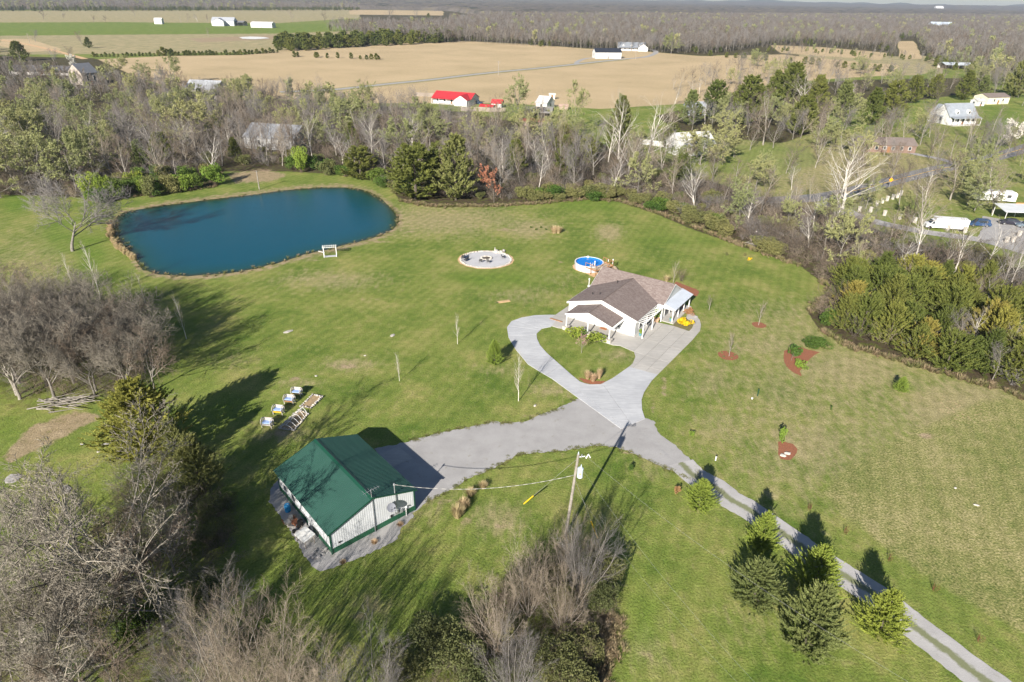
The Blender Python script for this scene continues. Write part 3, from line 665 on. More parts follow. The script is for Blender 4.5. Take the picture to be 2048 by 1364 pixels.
# ---- far canopy and hills
def build_canopy():
    rr = [1150*1.018**i for i in range(118)]; th = np.radians(np.arange(-50, 50.01, .28)); nr, na = len(rr), len(th)
    rr = np.array(rr); X = rr[:, None]*np.sin(th); Y = rr[:, None]*np.cos(th)
    rs = np.random.RandomState(8); px, py = PX(X.ravel(), Y.ravel()); px = px.reshape(X.shape); py = py.reshape(X.shape)
    lim = np.interp(px, [-400, 0, 650, 760, 900, 1050, 2500], [17, 17, 17, 19, 22, 44, 48])
    ok = py < lim
    roll = 8*np.sin(X/700+1)*np.sin(Y/900)+10*np.sin(X/1900+Y/1500)
    hgt = 11+rs.uniform(-3.2, 3.2, X.shape)+np.clip((rr[:, None]-2500)/5000, 0, 1)*(roll+14)
    Z = np.where(ok, hgt, -2.0)
    V = np.stack([X, Y, Z], -1).reshape(-1, 3)
    i, j = np.meshgrid(np.arange(nr-1), np.arange(na-1), indexing='ij')
    F = np.stack([i*na+j, (i+1)*na+j, (i+1)*na+j+1, i*na+j+1], -1).reshape(-1, 4)[:, ::-1]
    m = newmat('canopy', (.2, .18, .16), .95, 0, .05); P = pos(m)
    a = noise(m, .012, 5, .65, P); b = noise(m, .12, 4, .7, P)
    c = ramp(m, a, [(.36, (.035, .05, .025)), (.43, (.14, .125, .105)), (.56, (.20, .175, .15)), (.66, (.24, .21, .10))])
    c = mix(m, mth(m, 'MULTIPLY', b, .5), c, (.10, .09, .08)); setcol(m, c); bump(m, b, .8, 6)
    me = npmesh('distant_woods', V, [F.copy()], m); o = place('distant_woods', me)
    o['kind'] = 'stuff'; o['label'] = 'grey brown woods stretching to the horizon'
build_canopy()
def build_hills():
    rs = random.Random(5); mb = MB(); m = mottled('hill_woods', (.13, .13, .11), (.09, .10, .08), .01, .95, coord='pos')
    n = 240; V = []; base = 9200.0
    for k, (dr, zz) in enumerate(((0, 0), (350, .65), (800, 1), (1500, .5), (2200, 0))):
        for i in range(n+1):
            t = R(-46+92*i/n); a = i/n*92-46
            h = 44+7*math.sin(a*.35+1)+5*math.sin(a*1.1)+4*math.sin(a*2.7+2)+rs.uniform(-1, 1)
            if a > 16: h += 22*max(0, math.sin((a-16)*.72))*(.6+.4*math.sin(a*2.1))
            V.append(((base+dr)*math.sin(t), (base+dr)*math.cos(t), h*zz-2*(zz == 0)))
    F = [(k*(n+1)+i, k*(n+1)+i+1, (k+1)*(n+1)+i+1, (k+1)*(n+1)+i) for k in range(4) for i in range(n)]
    mb.add(V, F); o = mb.obj('hills', m); o['kind'] = 'structure'
build_hills()
HAZE = dict(x=(-9500, 9500), y=(-300, 11600), z=(-3.5, 96), density=8e-5)
def build_haze():
    mb = MB(); mb.box(*HAZE['x'], *HAZE['y'], *HAZE['z']); m = bpy.data.materials.new('haze'); m.use_nodes = True
    t = m.node_tree; t.nodes.clear(); v = t.nodes.new('ShaderNodeVolumePrincipled'); v.inputs['Color'].default_value = (.72, .82, 1, 1)
    v.inputs['Density'].default_value = HAZE['density']; v.inputs['Anisotropy'].default_value = .2
    o = t.nodes.new('ShaderNodeOutputMaterial'); t.links.new(v.outputs[0], o.inputs['Volume'])
    h = mb.obj('haze', m); h['kind'] = 'stuff'
build_haze()
# ================================================================== GREEN METAL SHED
def roofmetal(name, c, rough=.35):
    m = newmat(name, c, rough, 0, .5); f = noise(m, .5, 4, .6, objc(m)); v = mth(m, 'MULTIPLY_ADD', f, .3, .85)
    h = N(m, 'ShaderNodeHueSaturation'); h.inputs['Color'].default_value = (*c, 1); m.node_tree.links.new(v, h.inputs['Value']); setcol(m, h.outputs[0]); return m
MT['green_roof'] = roofmetal('green_roof', (.028, .085, .066), .5)
MT['green_trim'] = roofmetal('green_trim', (.010, .06, .036))
MT['green_wainscot'] = roofmetal('green_wainscot', (.012, .085, .042))
MT['white_metal'] = mottled('white_metal', (.58, .60, .62), (.50, .52, .54), .6, .45, spec=.4)
def ribbed(x0, x1, zb, zt, depth=.013, n=4, m=0):
    """vertical ribbed panel in the x-z plane facing -y; zb, zt are functions of x"""
    pr = []; wd = (x1-x0)/n
    for i in range(n):
        a = x0+i*wd
        pr += [(a, 0), (a+wd*.72, 0), (a+wd*.80, -depth), (a+wd*.92, -depth)]
    pr.append((x1, 0)); k = len(pr)
    vs = [(x, y, zb(x)) for x, y in pr]+[(x, y, zt(x)) for x, y in pr]+[(x, .03, zb(x)) for x, y in pr]+[(x, .03, zt(x)) for x, y in pr]
    fs = [(i, i+1, k+i+1, k+i) for i in range(k-1)]+[(2*k+i, 3*k+i, 3*k+i+1, 2*k+i+1) for i in range(k-1)]
    fs += [(k+i, k+i+1, 3*k+i+1, 3*k+i) for i in range(k-1)]+[(0, k, 3*k, 2*k), (k-1, 3*k-1, 4*k-1, 2*k-1)]
    return vs, fs
def build_shed():
    W, L, EZ, PZ = 9.5, 11.9, 2.85, 4.5
    sh = thing('metal_shed', 'green roofed white metal shed with green wainscot, beside the gravel yard', 'shed', (-17.05, 45.3, 0), R(41.5))
    mb = MB(); mb.prism([(.06, .06, 0), (W-.06, .06, 0), (W-.06, .06, EZ-.1), (W/2, .06, PZ-.12), (.06, .06, EZ-.1)], (0, L-.12, 0)); mb.obj('frame', MT['white_metal'], sh)
    roofz = lambda x: EZ-.02+(PZ-EZ)*(1-abs(x-W/2)/(W/2))
    n = 10
    for side in range(4):
        ln = W if side in (0, 2) else L; k = n if side in (0, 2) else 13
        for i in range(k):
            a, b = ln*i/k, ln*(i+1)/k
            zt = (lambda x: roofz(x)-.04) if side in (0, 2) else (lambda x: EZ-.06)
            vs, fs = ribbed(a+.003, b-.003, lambda x: .78, zt)
            ws, gs = ribbed(a+.003, b-.003, lambda x: 0.0, lambda x: .74)
            for nm, V, F, mt in (('wall_panel', vs, fs, 'white_metal'), ('wainscot_panel', ws, gs, 'green_wainscot')):
                mb = MB()
                T = {0: lambda v: v, 1: lambda v: (W-v[1], v[0], v[2]), 2: lambda v: (W-v[0], L-v[1], v[2]), 3: lambda v: (v[1], L-v[0], v[2])}[side]
                mb.add([T(v) for v in V], F); mb.obj(nm, MT[mt], sh)
    for x, y in ((0, 0), (W, 0), (0, L), (W, L)):
        mb = MB(); mb.box(x-.07, x+.07, y-.07, y+.07, 0, EZ-.04); mb.obj('corner_trim', MT['green_trim'], sh)
    for y in (-.05, L+.02):
        mb = MB(); mb.box(.08, W-.08, y-.0, y+.03, .735, .785); mb.obj('trim', MT['white_metal'], sh)
    # roof panels, ribs run down the slope
    k = 13; OV = .3
    for sgn in (-1, 1):
        for i in range(k):
            y0, y1 = -.22+(L+.44)*i/k, -.22+(L+.44)*(i+1)/k; pr = []; wd = (y1-y0)/4
            for j in range(4):
                a = y0+j*wd; pr += [(a, 0), (a+wd*.74, 0), (a+wd*.80, .045), (a+wd*.92, .045)]
            pr.append((y1-.004, 0)); m_ = len(pr)
            sl_ = (PZ-EZ)/(W/2); xe = W/2+sgn*(W/2+OV); xr = W/2+sgn*.02; ze = EZ-OV*sl_+.05; zr = PZ+.05
            V = [(xr, y, zr+h) for y, h in pr]+[(xe, y, ze+h) for y, h in pr]+[(xr, y, zr-.03) for y, h in pr]+[(xe, y, ze-.03) for y, h in pr]
            F = [(q, q+1, m_+q+1, m_+q) for q in range(m_-1)]+[(2*m_+q, 3*m_+q, 3*m_+q+1, 2*m_+q+1) for q in range(m_-1)]
            F += [(m_+q, m_+q+1, 3*m_+q+1, 3*m_+q) for q in range(m_-1)]+[(0, m_, 3*m_, 2*m_), (m_-1, 3*m_-1, 4*m_-1, 2*m_-1)]
            mb = MB(); mb.add(V, F); mb.obj('roof_panel', MT['green_roof'], sh)
    mb = MB(); mb.prism([(W/2-.28, -.24, PZ+.0), (W/2, -.24, PZ+.14), (W/2+.28, -.24, PZ+.0), (W/2, -.24, PZ+.08)], (0, L+.48, 0)); mb.obj('ridge_cap', MT['green_trim'], sh)
    for y in (-.27, L+.24):
        for sgn in (-1, 1):
            sl_ = (PZ-EZ)/(W/2); xe = W/2+sgn*(W/2+OV)
            mb = MB(); mb.prism([(xe, y, EZ-OV*sl_-.07), (W/2, y, PZ-.06), (W/2, y, PZ+.1), (xe, y, EZ-OV*sl_+.1)], (0, .05, 0)); mb.obj('rake_trim', MT['green_trim'], sh)
    # left long wall: door, small windows
    mb = MB(); mb.box(-.09, -.03, 4.0, 4.95, .02, 2.1); d = mb.obj('door', MT['white_metal'], sh)
    mb = MB(); mb.tube((-.14, 4.12, 1.05), (-.14, 4.22, 1.05), .03); mb.obj('handle', MT['metal_grey'], d)
    for y in (7.6, 9.6):
        mb = MB(); mb.box(-.08, -.02, y, y+.9, 1.25, 2.05); wn = mb.obj('window', MT['white_paint'], sh)
        mb = MB(); mb.box(-.10, -.085, y+.07, y+.83, 1.32, 1.98); mb.obj('pane', MT['glass'], wn)
    # big door on the hidden right side
    mb = MB(); mb.box(W+.045, W+.09, 3.5, 7.2, .02, 2.5); mb.obj('garage_door', MT['white_paint'], sh)
    # antenna mast, service mast, meter, dish on the gable
    mb = MB(); mb.tube((W/2-.05, -.1, 0), (W/2-.05, -.1, 5.6), .045, .035); at = mb.obj('antenna_mast', MT['metal_grey'], sh)
    mb = MB(); mb.tube((W/2-.9, -.1, 5.45), (W/2+.9, -.1, 5.5), .018)
    for i in range(6): x = W/2-.75+i*.3; l = .5-.05*i; mb.tube((x, -.1-l, 5.47), (x, -.1+l, 5.47), .012)
    mb.obj('antenna', MT['metal_grey'], at)
    mb = MB(); mb.tube((7.25, -.13, 1.3), (7.25, -.13, 4.75), .05); mb.tube((7.25, -.13, 4.75), (7.25, -.13, 4.95), .11, .07); mb.obj('service_mast', MT['steel'], sh)
    mb = MB(); mb.box(7.05, 7.45, -.2, -.045, .95, 1.5); mb.tube((7.25, -.2, 1.3), (7.25, -.34, 1.3), .11, k=12); mb.obj('electric_meter', MT['steel'], sh)
    mb = MB(); mb.box(7.6, 7.95, -.19, -.045, .8, 1.2); mb.obj('breaker_box', MT['steel'], sh)
    mb = MB(); mb.box(6.55, 6.75, -.16, -.045, .85, 1.1); mb.obj('outlet_box', MT['black'], sh)
    mb = MB(); mb.box(.75, .95, -.14, -.045, 1.05, 1.2); mb.obj('wall_lamp', MT['black'], sh)
    V = []; cx, cy, cz = 6.45, -.62, 2.6; ax = Vector((-.45, -.75, .5)).normalized(); a = ax.cross(Vector((0, 0, 1))).normalized(); b = ax.cross(a)
    for rr_, dp in ((0, -.12), (.2, -.10), (.36, -.05), (.48, 0)):
        V += [Vector((cx, cy, cz))+ax*dp+(a*math.cos(t)*.92+b*math.sin(t))*rr_ for t in [2*math.pi*i/20 for i in range(20)]]
    mb = MB(); mb.add(V, [(r_*20+i, r_*20+(i+1) % 20, (r_+1)*20+(i+1) % 20, (r_+1)*20+i) for r_ in range(3) for i in range(20)])
    mb.add([v-ax*.02 for v in V], [(r_*20+i, (r_+1)*20+i, (r_+1)*20+(i+1) % 20, r_*20+(i+1) % 20) for r_ in range(3) for i in range(20)])
    mb.tube((7.2, -.1, 2.2), (cx, cy, cz), .03); mb.tube(Vector((cx, cy, cz-.45)), Vector((cx, cy, cz))+ax*.55, .018); mb.box(cx-.3, cx-.18, cy-.5, cy-.38, cz+.12, cz+.24)
    mb.obj('satellite_dish', newmat('dish_grey', (.16, .17, .2), .6), sh)
    mb = MB(); mb.tube((8.35, -.16, 0), (8.35, -.16, 1.25), .05); mb.tube((8.35, -.16, 1.25), (8.45, -.3, 1.3), .09); mb.obj('vent_pipe', MT['white_paint'], sh)
    return sh
shed = build_shed()
SA = R(41.5)
def SL(x, y, z=0): return Vector((-17.05+x*math.cos(SA)-y*math.sin(SA), 45.3+x*math.sin(SA)+y*math.cos(SA), z))

# clutter along the shed wall
MT['blue_plastic'] = mottled('blue_plastic', (.02, .25, .55), (.015, .20, .45), 2, .4)
t = thing('barrel', 'bright blue plastic barrel standing against the shed wall', 'barrel', SL(-.75, 8.4))
mb = MB()
for z0, z1, r0, r1 in ((0, .06, .26, .30), (.06, .3, .30, .30), (.3, .34, .315, .315), (.34, .6, .30, .30), (.6, .64, .315, .315), (.64, .86, .30, .30), (.86, .92, .30, .26)): mb.tube((0, 0, z0), (0, 0, z1), r0, r1, 16)
mb.obj('drum', MT['blue_plastic'], t); mb = MB(); mb.tube((.1, 0, .92), (.1, 0, .95), .05); mb.obj('cap', MT['white_paint'], t)
MT['rust'] = mottled('rust', (.26, .10, .05), (.14, .06, .035), 4, .9)
MT['tarp_grey'] = mottled('tarp_grey', (.50, .50, .48), (.30, .31, .30), 2, .8)
t = thing('work_table', 'white topped work table tilted against the shed by the door', 'table', SL(-1.35, 3.1), SA+.15)
mb = MB(); mb.prism([(-.55, -.85, .95), (.75, -.85, 1.15), (.75, -.85, 1.2), (-.55, -.85, 1.0)], (0, 1.7, 0)); mb.obj('tabletop', mottled('weathered_white', (.72, .73, .72), (.50, .50, .48), 3, .7), t)
for a in (-1, 1):
    for b in (-1, 1):
        mb = MB(); mb.tube((.1+a*.5, b*.75, 0), (.1+a*.5, b*.75, 1.02+a*.08), .035, k=5); mb.obj('leg', MT['wood_grey'], t)
def junkpile(name, label, loc, seed, n, mats, sc=.5, cat='junk pile'):
    t = thing(name, label, cat, loc, rs_a(seed)); rs = random.Random(seed)
    for i in range(n):
        mb = MB(); x, y = rs.uniform(-1, 1)*sc, rs.uniform(-1, 1)*sc; a, b, h = rs.uniform(.12, .45), rs.uniform(.1, .3), rs.uniform(.1, .5)
        if i % 3 == 0: mb.box(-a, a, -b, b, 0, h)
        elif i % 3 == 1: mb.tube((-a, 0, .1), (a, b, h), .05, .05, 6)
        else: mb.tube((0, 0, 0), (0, 0, h), b, b*.85, 10)
        mb.obj(('box', 'pipe', 'bucket')[i % 3], mats[i % len(mats)], t, loc=(x, y, 0), rz=rs.uniform(0, 3))
def rs_a(s): return random.Random(s).uniform(0, 3)
junkpile('junk_pile', 'rusty and stone coloured odds and ends piled beside the blue barrel', SL(-1.15, 6.5), 3, 15, [MT['stone_pale'], MT['rust'], MT['tarp_grey'], MT['wood_grey']], .7)
junkpile('junk_pile', 'dark buckets and scrap between the junk and the white table', SL(-1.0, 5.0), 4, 12, [MT['black'], MT['tarp_grey'], MT['stone_grey'], MT['wood_grey']], .6)
t = thing('barrel', 'black drum standing among the scrap by the shed', 'barrel', SL(-.7, 5.4)); mb = MB(); mb.tube((0, 0, 0), (0, 0, .8), .28, .28, 16); mb.ring(.26, .30, .8, .84, 16); mb.obj('drum', MT['black'], t)
for k_, (x_, y_, l_) in enumerate(((-1.1, .9, 'pale stone slabs stacked at the near corner of the shed'),)):
    t = thing('stone_pile', l_, 'stone pile', SL(x_, y_))
    for i in range(9):
        o = place('stone', rock_mesh('stone', 40+i, .34, .24, .07, MT['stone_grey']), t, (random.Random(i).uniform(-.7, .7), random.Random(i+50).uniform(-.5, .6), .06+.07*(i % 3)), i*.9)

# ================================================================== HOUSE
def shingle():
    m = newmat('shingles', (.27, .22, .20), .95, 0, .1); co = objc(m); L = m.node_tree.links
    v = N(m, 'ShaderNodeTexVoronoi'); v.inputs['Scale'].default_value = 1.0; mp = N(m, 'ShaderNodeMapping'); mp.inputs['Scale'].default_value = (3.4, 6.5, 6.5); L.new(co, mp.inputs[0]); L.new(mp.outputs[0], v.inputs['Vector'])
    s = N(m, 'ShaderNodeSeparateColor'); L.new(v.outputs['Color'], s.inputs[0]); n = noise(m, .7, 4, .6, co)
    c = ramp(m, mth(m, 'ADD', mth(m, 'MULTIPLY', s.outputs[0], .6), mth(m, 'MULTIPLY', n, .4)), [(.2, (.165, .13, .12)), (.5, (.205, .165, .152)), (.8, (.25, .21, .195))])
    setcol(m, c); bump(m, s.outputs[0], .4, .03); return m
MT['shingles'] = shingle()
MT['siding'] = mottled('siding', (.63, .63, .62), (.58, .58, .57), .4, .6)
MT['porch_metal'] = mottled('porch_metal', (.50, .54, .60), (.44, .48, .54), .6, .4, metal=.3)
def slab3(pts, th, name, mat, parent):
    mb = MB(); mb.prism(pts, (0, 0, -th)); return mb.obj(name, mat, parent)
def build_house():
    h = thing('house', 'white ranch house with brown shingle roofs at the head of the concrete drive', 'house', HO, HA)
    w_, s_ = MT['siding'], MT['shingles']
    def wall(x0, x1, y0, y1, z0=0, z1=2.78): mb = MB(); mb.box(x0, x1, y0, y1, z0, z1); return mb.obj('wall', w_, h)
    mb = MB(); mb.box(-12.4, .1, -.1, 8.4, -.1, .12); mb.box(-12.5, 1.2, 8.4, 15.5, -.1, .12); mb.obj('foundation', MT['concrete_tan'], h)
    # wing walls (front gable wall, sides) and main block walls
    mb = MB(); mb.prism([(-12.3, 0, .12), (-.1, 0, .12), (-.1, 0, 2.75), (-6.2, 0, 4.6), (-12.3, 0, 2.75)], (0, .2, 0)); fw = mb.obj('gable_wall', w_, h)
    wall(-12.3, -12.1, .2, 8.2, .12); wall(-.3, -.1, .2, 8.2, .12)
    wall(-12.35, -.1, 8.2, 8.4, .12); wall(-.1, 1.15, 8.2, 8.4, .12); wall(-12.35, 1.15, 15.7, 15.9, .12)
    for x in (.95, -12.35):
        mb = MB(); mb.prism([(x, 8.4, .12), (x, 15.7, .12), (x, 15.7, 3.15), (x, 12.4, 5.05), (x, 8.4, 2.85)], (.2, 0, 0)); mb.obj('gable_wall', w_, h)
    # roofs
    slab3([(-12.65, 8.1, 2.93), (1.25, 8.1, 2.93), (1.25, 12.4, 5.27), (-12.65, 12.4, 5.27)], .14, 'roof_slope', s_, h)
    slab3([(-12.65, 16.3, 3.0), (-12.65, 12.42, 5.27), (1.25, 12.42, 5.27), (1.25, 16.3, 3.0)], .14, 'roof_slope', s_, h)
    slab3([(.2, -.22, 2.95), (.2, 8.35, 2.95), (-6.18, 11.65, 4.84), (-6.18, -.22, 4.84)], .14, 'roof_slope', s_, h)
    slab3([(-12.6, -.22, 2.95), (-6.22, -.22, 4.84), (-6.22, 11.65, 4.84), (-12.6, 8.35, 2.95)], .14, 'roof_slope', s_, h)
    for a, b in (((-6.2, -.24, 4.86), (-6.2, 11.5, 4.86)), ((-12.66, 12.41, 5.27), (1.26, 12.41, 5.27)), ((-6.4, -4.3, 4.13), (-6.4, -.1, 4.13))):
        mb = MB(); mb.tube(a, b, .07, k=6); mb.obj('ridge_cap', mottled('ridge_shingle', (.13, .10, .09), (.18, .145, .13), 3, .95), h)
    # white fascia boards
    def fascia(a, b, dz=.2, th=.04, off=(0, -.03, 0)):
        a = Vector(a); b = Vector(b); o_ = Vector(off)
        mb = MB(); mb.prism([a+Vector((0, 0, .0)), b+Vector((0, 0, .0)), b-Vector((0, 0, dz)), a-Vector((0, 0, dz))], o_); mb.obj('fascia', MT['white_paint'], h)
    fascia((-12.62, -.23, 2.98), (-6.2, -.23, 4.87), .32); fascia((-6.2, -.23, 4.87), (.22, -.23, 2.98), .32)
    fascia((.22, -.2, 2.93), (.22, 8.1, 2.93), .14, off=(.03, 0, 0)); fascia((-12.62, -.2, 2.93), (-12.62, 8.1, 2.93), .14, off=(-.03, 0, 0))
    fascia((1.27, 8.1, 2.95), (1.27, 12.4, 5.29), .24, off=(.03, 0, 0)); fascia((1.27, 12.4, 5.29), (1.27, 16.3, 3.02), .24, off=(.03, 0, 0))
    fascia((-12.67, 8.1, 2.95), (-12.67, 12.4, 5.29), .24, off=(-.03, 0, 0))
    mb = MB(); mb.box(-1.2, 1.5, 7.92, 8.09, 2.72, 2.96); mb.obj('gutter', MT['white_paint'], h)
    mb = MB(); mb.box(-13.1, -12.3, 7.92, 8.09, 2.72, 2.96); mb.obj('gutter', MT['white_paint'], h)
    # carport porch in front of the wing
    slab3([(-10.6, -4.25, 2.82), (-6.41, -4.25, 4.1), (-6.41, -.02, 4.1), (-10.6, -.02, 2.82)], .12, 'porch_roof', s_, h)
    slab3([(-2.25, -4.25, 2.82), (-2.25, -.02, 2.82), (-6.39, -.02, 4.1), (-6.39, -4.25, 4.1)], .12, 'porch_roof', s_, h)
    mb = MB(); mb.prism([(-10.45, -4.15, 2.45), (-2.4, -4.15, 2.45), (-2.4, -4.15, 2.72), (-6.4, -4.15, 3.96), (-10.45, -4.15, 2.72)], (0, .12, 0)); mb.obj('porch_gable', w_, h)
    fascia((-10.62, -4.27, 2.85), (-6.4, -4.27, 4.13), .2); fascia((-6.4, -4.27, 4.13), (-2.23, -4.27, 2.85), .2)
    for x in (-10.4, -2.45):
        mb = MB(); mb.box(x-.06, x+.06, -4.03, -.25, 2.45, 2.68); mb.obj('beam', MT['white_paint'], h)
    mb = MB()
    for i in range(11): y = -3.9+i*.36; mb.box(-2.33, -1.95, y, y+.09, 2.55, 2.68)
    mb.obj('rafter_tails', MT['white_paint'], h)
    for x in (-10.3, -6.4, -2.55):
        mb = MB(); mb.box(x-.09, x+.09, -4.18, -4.0, .55, 2.45); mb.obj('post', MT['white_paint'], h)
        mb = MB(); mb.box(x-.45, x+.45, -4.55, -3.65, -.05, .55); mb.box(x-.5, x+.5, -4.6, -3.6, .55, .62); mb.obj('pier', MT['stone_pale'], h)
    mb = MB(); mb.box(-6.0, -4.8, -.7, -.15, .07, .12); mb.obj('door_mat', mottled('door_mat', (.42, .18, .08), (.32, .13, .06), 6, .95), h)
    mb = MB(); mb.box(-10.6, -2.2, -.12, 0.0, .15, 2.2)
    # front door, windows under the carport
    mb = MB(); mb.box(-5.9, -4.95, -.06, .02, .14, 2.2); d = mb.obj('door', MT['wood_brown'], h)
    mb = MB(); mb.tube((-5.1, -.12, 1.1), (-5.1, -.06, 1.1), .04); mb.obj('handle', MT['metal_grey'], d)
    def window(x0, x1, y, z0, z1, axis='x', s=-1):
        mb = MB()
        if axis == 'x': mb.box(x0, x1, min(y, y+.06*s), max(y, y+.06*s), z0, z1)
        else: mb.box(min(y, y+.06*s), max(y, y+.06*s), x0, x1, z0, z1)
        f = mb.obj('window', MT['white_paint'], h); n = 2
        for i in range(n):
            a = x0+.06+(x1-x0-.06)*i/n; b = a+(x1-x0-.06)/n-.06; mb = MB(); y1, y2 = y+.062*s, y+.075*s
            if axis == 'x': mb.box(a, b, min(y1, y2), max(y1, y2), z0+.07, z1-.07)
            else: mb.box(min(y1, y2), max(y1, y2), a, b, z0+.07, z1-.07)
            mb.obj('pane', MT['glass'], f)
    window(-10.6, -9.0, 0, .9, 2.1); window(-8.6, -7.0, 0, .9, 2.1); window(-3.9, -2.7, 0, .9, 2.1)
    window(1.5, 3.1, -.1, .9, 2.1, 'y', 1); window(4.6, 6.4, -.1, .14, 2.2, 'y', 1)
    window(9.0, 10.6, 1.15, .5, 2.3, 'y', 1); window(11.4, 12.4, 1.15, .15, 2.3, 'y', 1); window(13.2, 15.0, 1.15, .8, 2.3, 'y', 1)
    window(1.5, 3.0, -12.3, .9, 2.1, 'y', -1); window(5, 6.5, -12.3, .9, 2.1, 'y', -1); window(10.2, 12.2, -12.35, .9, 2.1, 'y', -1)
    mb = MB(); mb.box(-1.25, -1.05, -.09, 0, 1.3, 1.95); mb.obj('wall_lamp', MT['steel'], h)
    # pergola on the right side of the wing
    for y in (.1, 3.9, 7.6):
        mb = MB(); mb.box(1.15, 1.3, y, y+.15, .07, 2.55); mb.obj('post', MT['white_paint'], h)
    mb = MB(); mb.box(1.13, 1.32, -.1, 8.0, 2.55, 2.73); mb.obj('beam', MT['white_paint'], h)
    for i in range(13):
        y = .0+i*.64; mb = MB(); mb.box(-.08, 1.5, y, y+.07, 2.735, 2.81); mb.obj('pergola_slat', MT['white_paint'], h)
    # side porch with metal roof
    mb = MB(); x0, z0, x1, z1 = 1.17, 3.12, 3.3, 2.48; k = 34; pr = []
    for i in range(k+1):
        y = 8.35+8.1*i/k; pr += [(y, 0)]
        if i < k: pr += [(y+.14, 0), (y+.17, .03), (y+.21, .03)]
    n_ = len(pr); V = [(x0, y, z0+q) for y, q in pr]+[(x1, y, z1+q) for y, q in pr]+[(x0, y, z0-.05) for y, q in pr]+[(x1, y, z1-.05) for y, q in pr]
    F = [(i, i+1, n_+i+1, n_+i) for i in range(n_-1)]+[(2*n_+i, 3*n_+i, 3*n_+i+1, 2*n_+i+1) for i in range(n_-1)]+[(n_+i, n_+i+1, 3*n_+i+1, 3*n_+i) for i in range(n_-1)]+[(0, n_, 3*n_, 2*n_), (n_-1, 3*n_-1, 4*n_-1, 2*n_-1)]
    mb.add(V, F); mb.obj('side_porch_roof', MT['porch_metal'], h)
    for y in (8.28, 16.4):
        mb = MB(); mb.prism([(1.17, y, 2.3), (3.25, y, 2.3), (3.25, y, 2.45), (1.17, y, 3.08)], (0, .09, 0)); mb.obj('porch_gable', w_, h)
    mb = MB(); mb.box(2.78, 2.94, 8.4, 16.38, 2.3, 2.46); mb.obj('beam', MT['white_paint'], h)
    for y in (8.42, 11.0, 13.6, 16.2):
        mb = MB(); mb.box(2.78, 2.94, y, y+.16, .12, 2.3); mb.obj('post', MT['white_paint'], h)
    mb = MB(); mb.box(1.16, 3.3, 8.1, 16.5, -.05, .14); mb.obj('porch_floor', MT['concrete_tan'], h)
    # roof vents
    for x, y, z in ((-9.6, 3.1, 3.98), (-8.2, 3.0, 4.4), (-8.0, 9.1, 4.5)):
        mb = MB(); mb.tube((x, y, z-.2), (x, y, z+.3), .06); mb.obj('roof_vent', MT['black'], h)
    return h
build_house()
def HP(x, y, z=0): return HL(x, y, z)
t = thing('deck', 'small tan walkway on the far left side of the house', 'walkway', HP(-13.6, 0), HA); mb = MB(); mb.box(-.9, 1.1, -2.2, 7.5, .0, .08); mb.obj('deck_floor', MT['concrete_tan'], t)
mb = MB(); mb.box(-.9, 1.5, -2.45, -2.25, 0, .2); mb.obj('deck_edge', MT['wood_brown'], t)
t = thing('vent_stack', 'white vent pipe standing behind the left corner of the house', 'pipe', HP(-14.2, 10.6)); mb = MB(); mb.tube((0, 0, 0), (0, 0, 2.9), .07); mb.tube((0, 0, 2.9), (0, 0, 3.15), .15, .12); mb.obj('pipe', MT['white_paint'], t)

# potted plants, chair, small yard items
def pot(label, loc, r, h, mat, plant, ph, sc=1.0, cat='potted plant'):
    t = thing('potted_plant', label, cat, loc, 0); mb = MB(); mb.tube((0, 0, 0), (0, 0, h), r*.7, r, 14); mb.ring(r*.9, r*1.08, h-.06, h+.02, 14); mb.obj('pot', mat, t)
    place('foliage', plant, t, (0, 0, h*.8), 0, sc)
MT['terracotta'] = mottled('terracotta', (.58, .38, .24), (.48, .31, .20), 3, .85)
MT['teal_glaze'] = mottled('teal_glaze', (.10, .28, .32), (.08, .22, .26), 3, .4)
bsh1 = bush_mesh('foliage', 71, 1.0, 1.9, 700, 9, .10, MT['leaf_lime'], 12); bsh2 = bush_mesh('foliage', 72, .6, 1.0, 300, 6, .08, MT['leaf_lime'], 8)
pot('lime green shrub in a tan pot at the far end of the pergola', HP(.6, 7.3, .08), .5, .6, MT['terracotta'], bsh1, 2)
pot('small green plant in a teal pot beside the near pergola post', HP(.55, .9, .08), .25, .4, MT['teal_glaze'], bsh2, 1)
pot('green plant in a teal pot on the side porch', HP(2.5, 8.8, .14), .22, .45, MT['teal_glaze'], bsh2, 1, .5)
t = thing('chair', 'orange chair on the side porch of the house', 'chair', HP(2.0, 15.2, .14), HA+1.2); mo = mottled('orange_paint', (.60, .16, .07), (.50, .13, .06), 3, .6)
mb = MB(); mb.box(-.3, .3, -.28, .28, .38, .44); mb.obj('seat', mo, t); mb = MB(); mb.prism([(-.3, .25, .44), (.3, .25, .44), (.3, .45, 1.15), (-.3, .45, 1.15)], (0, .05, 0)); mb.obj('backrest', mo, t)
for a in (-.26, .26):
    for b in (-.22, .22): mb = MB(); mb.box(a-.03, a+.03, b-.03, b+.03, 0, .38); mb.obj('leg', mo, t)

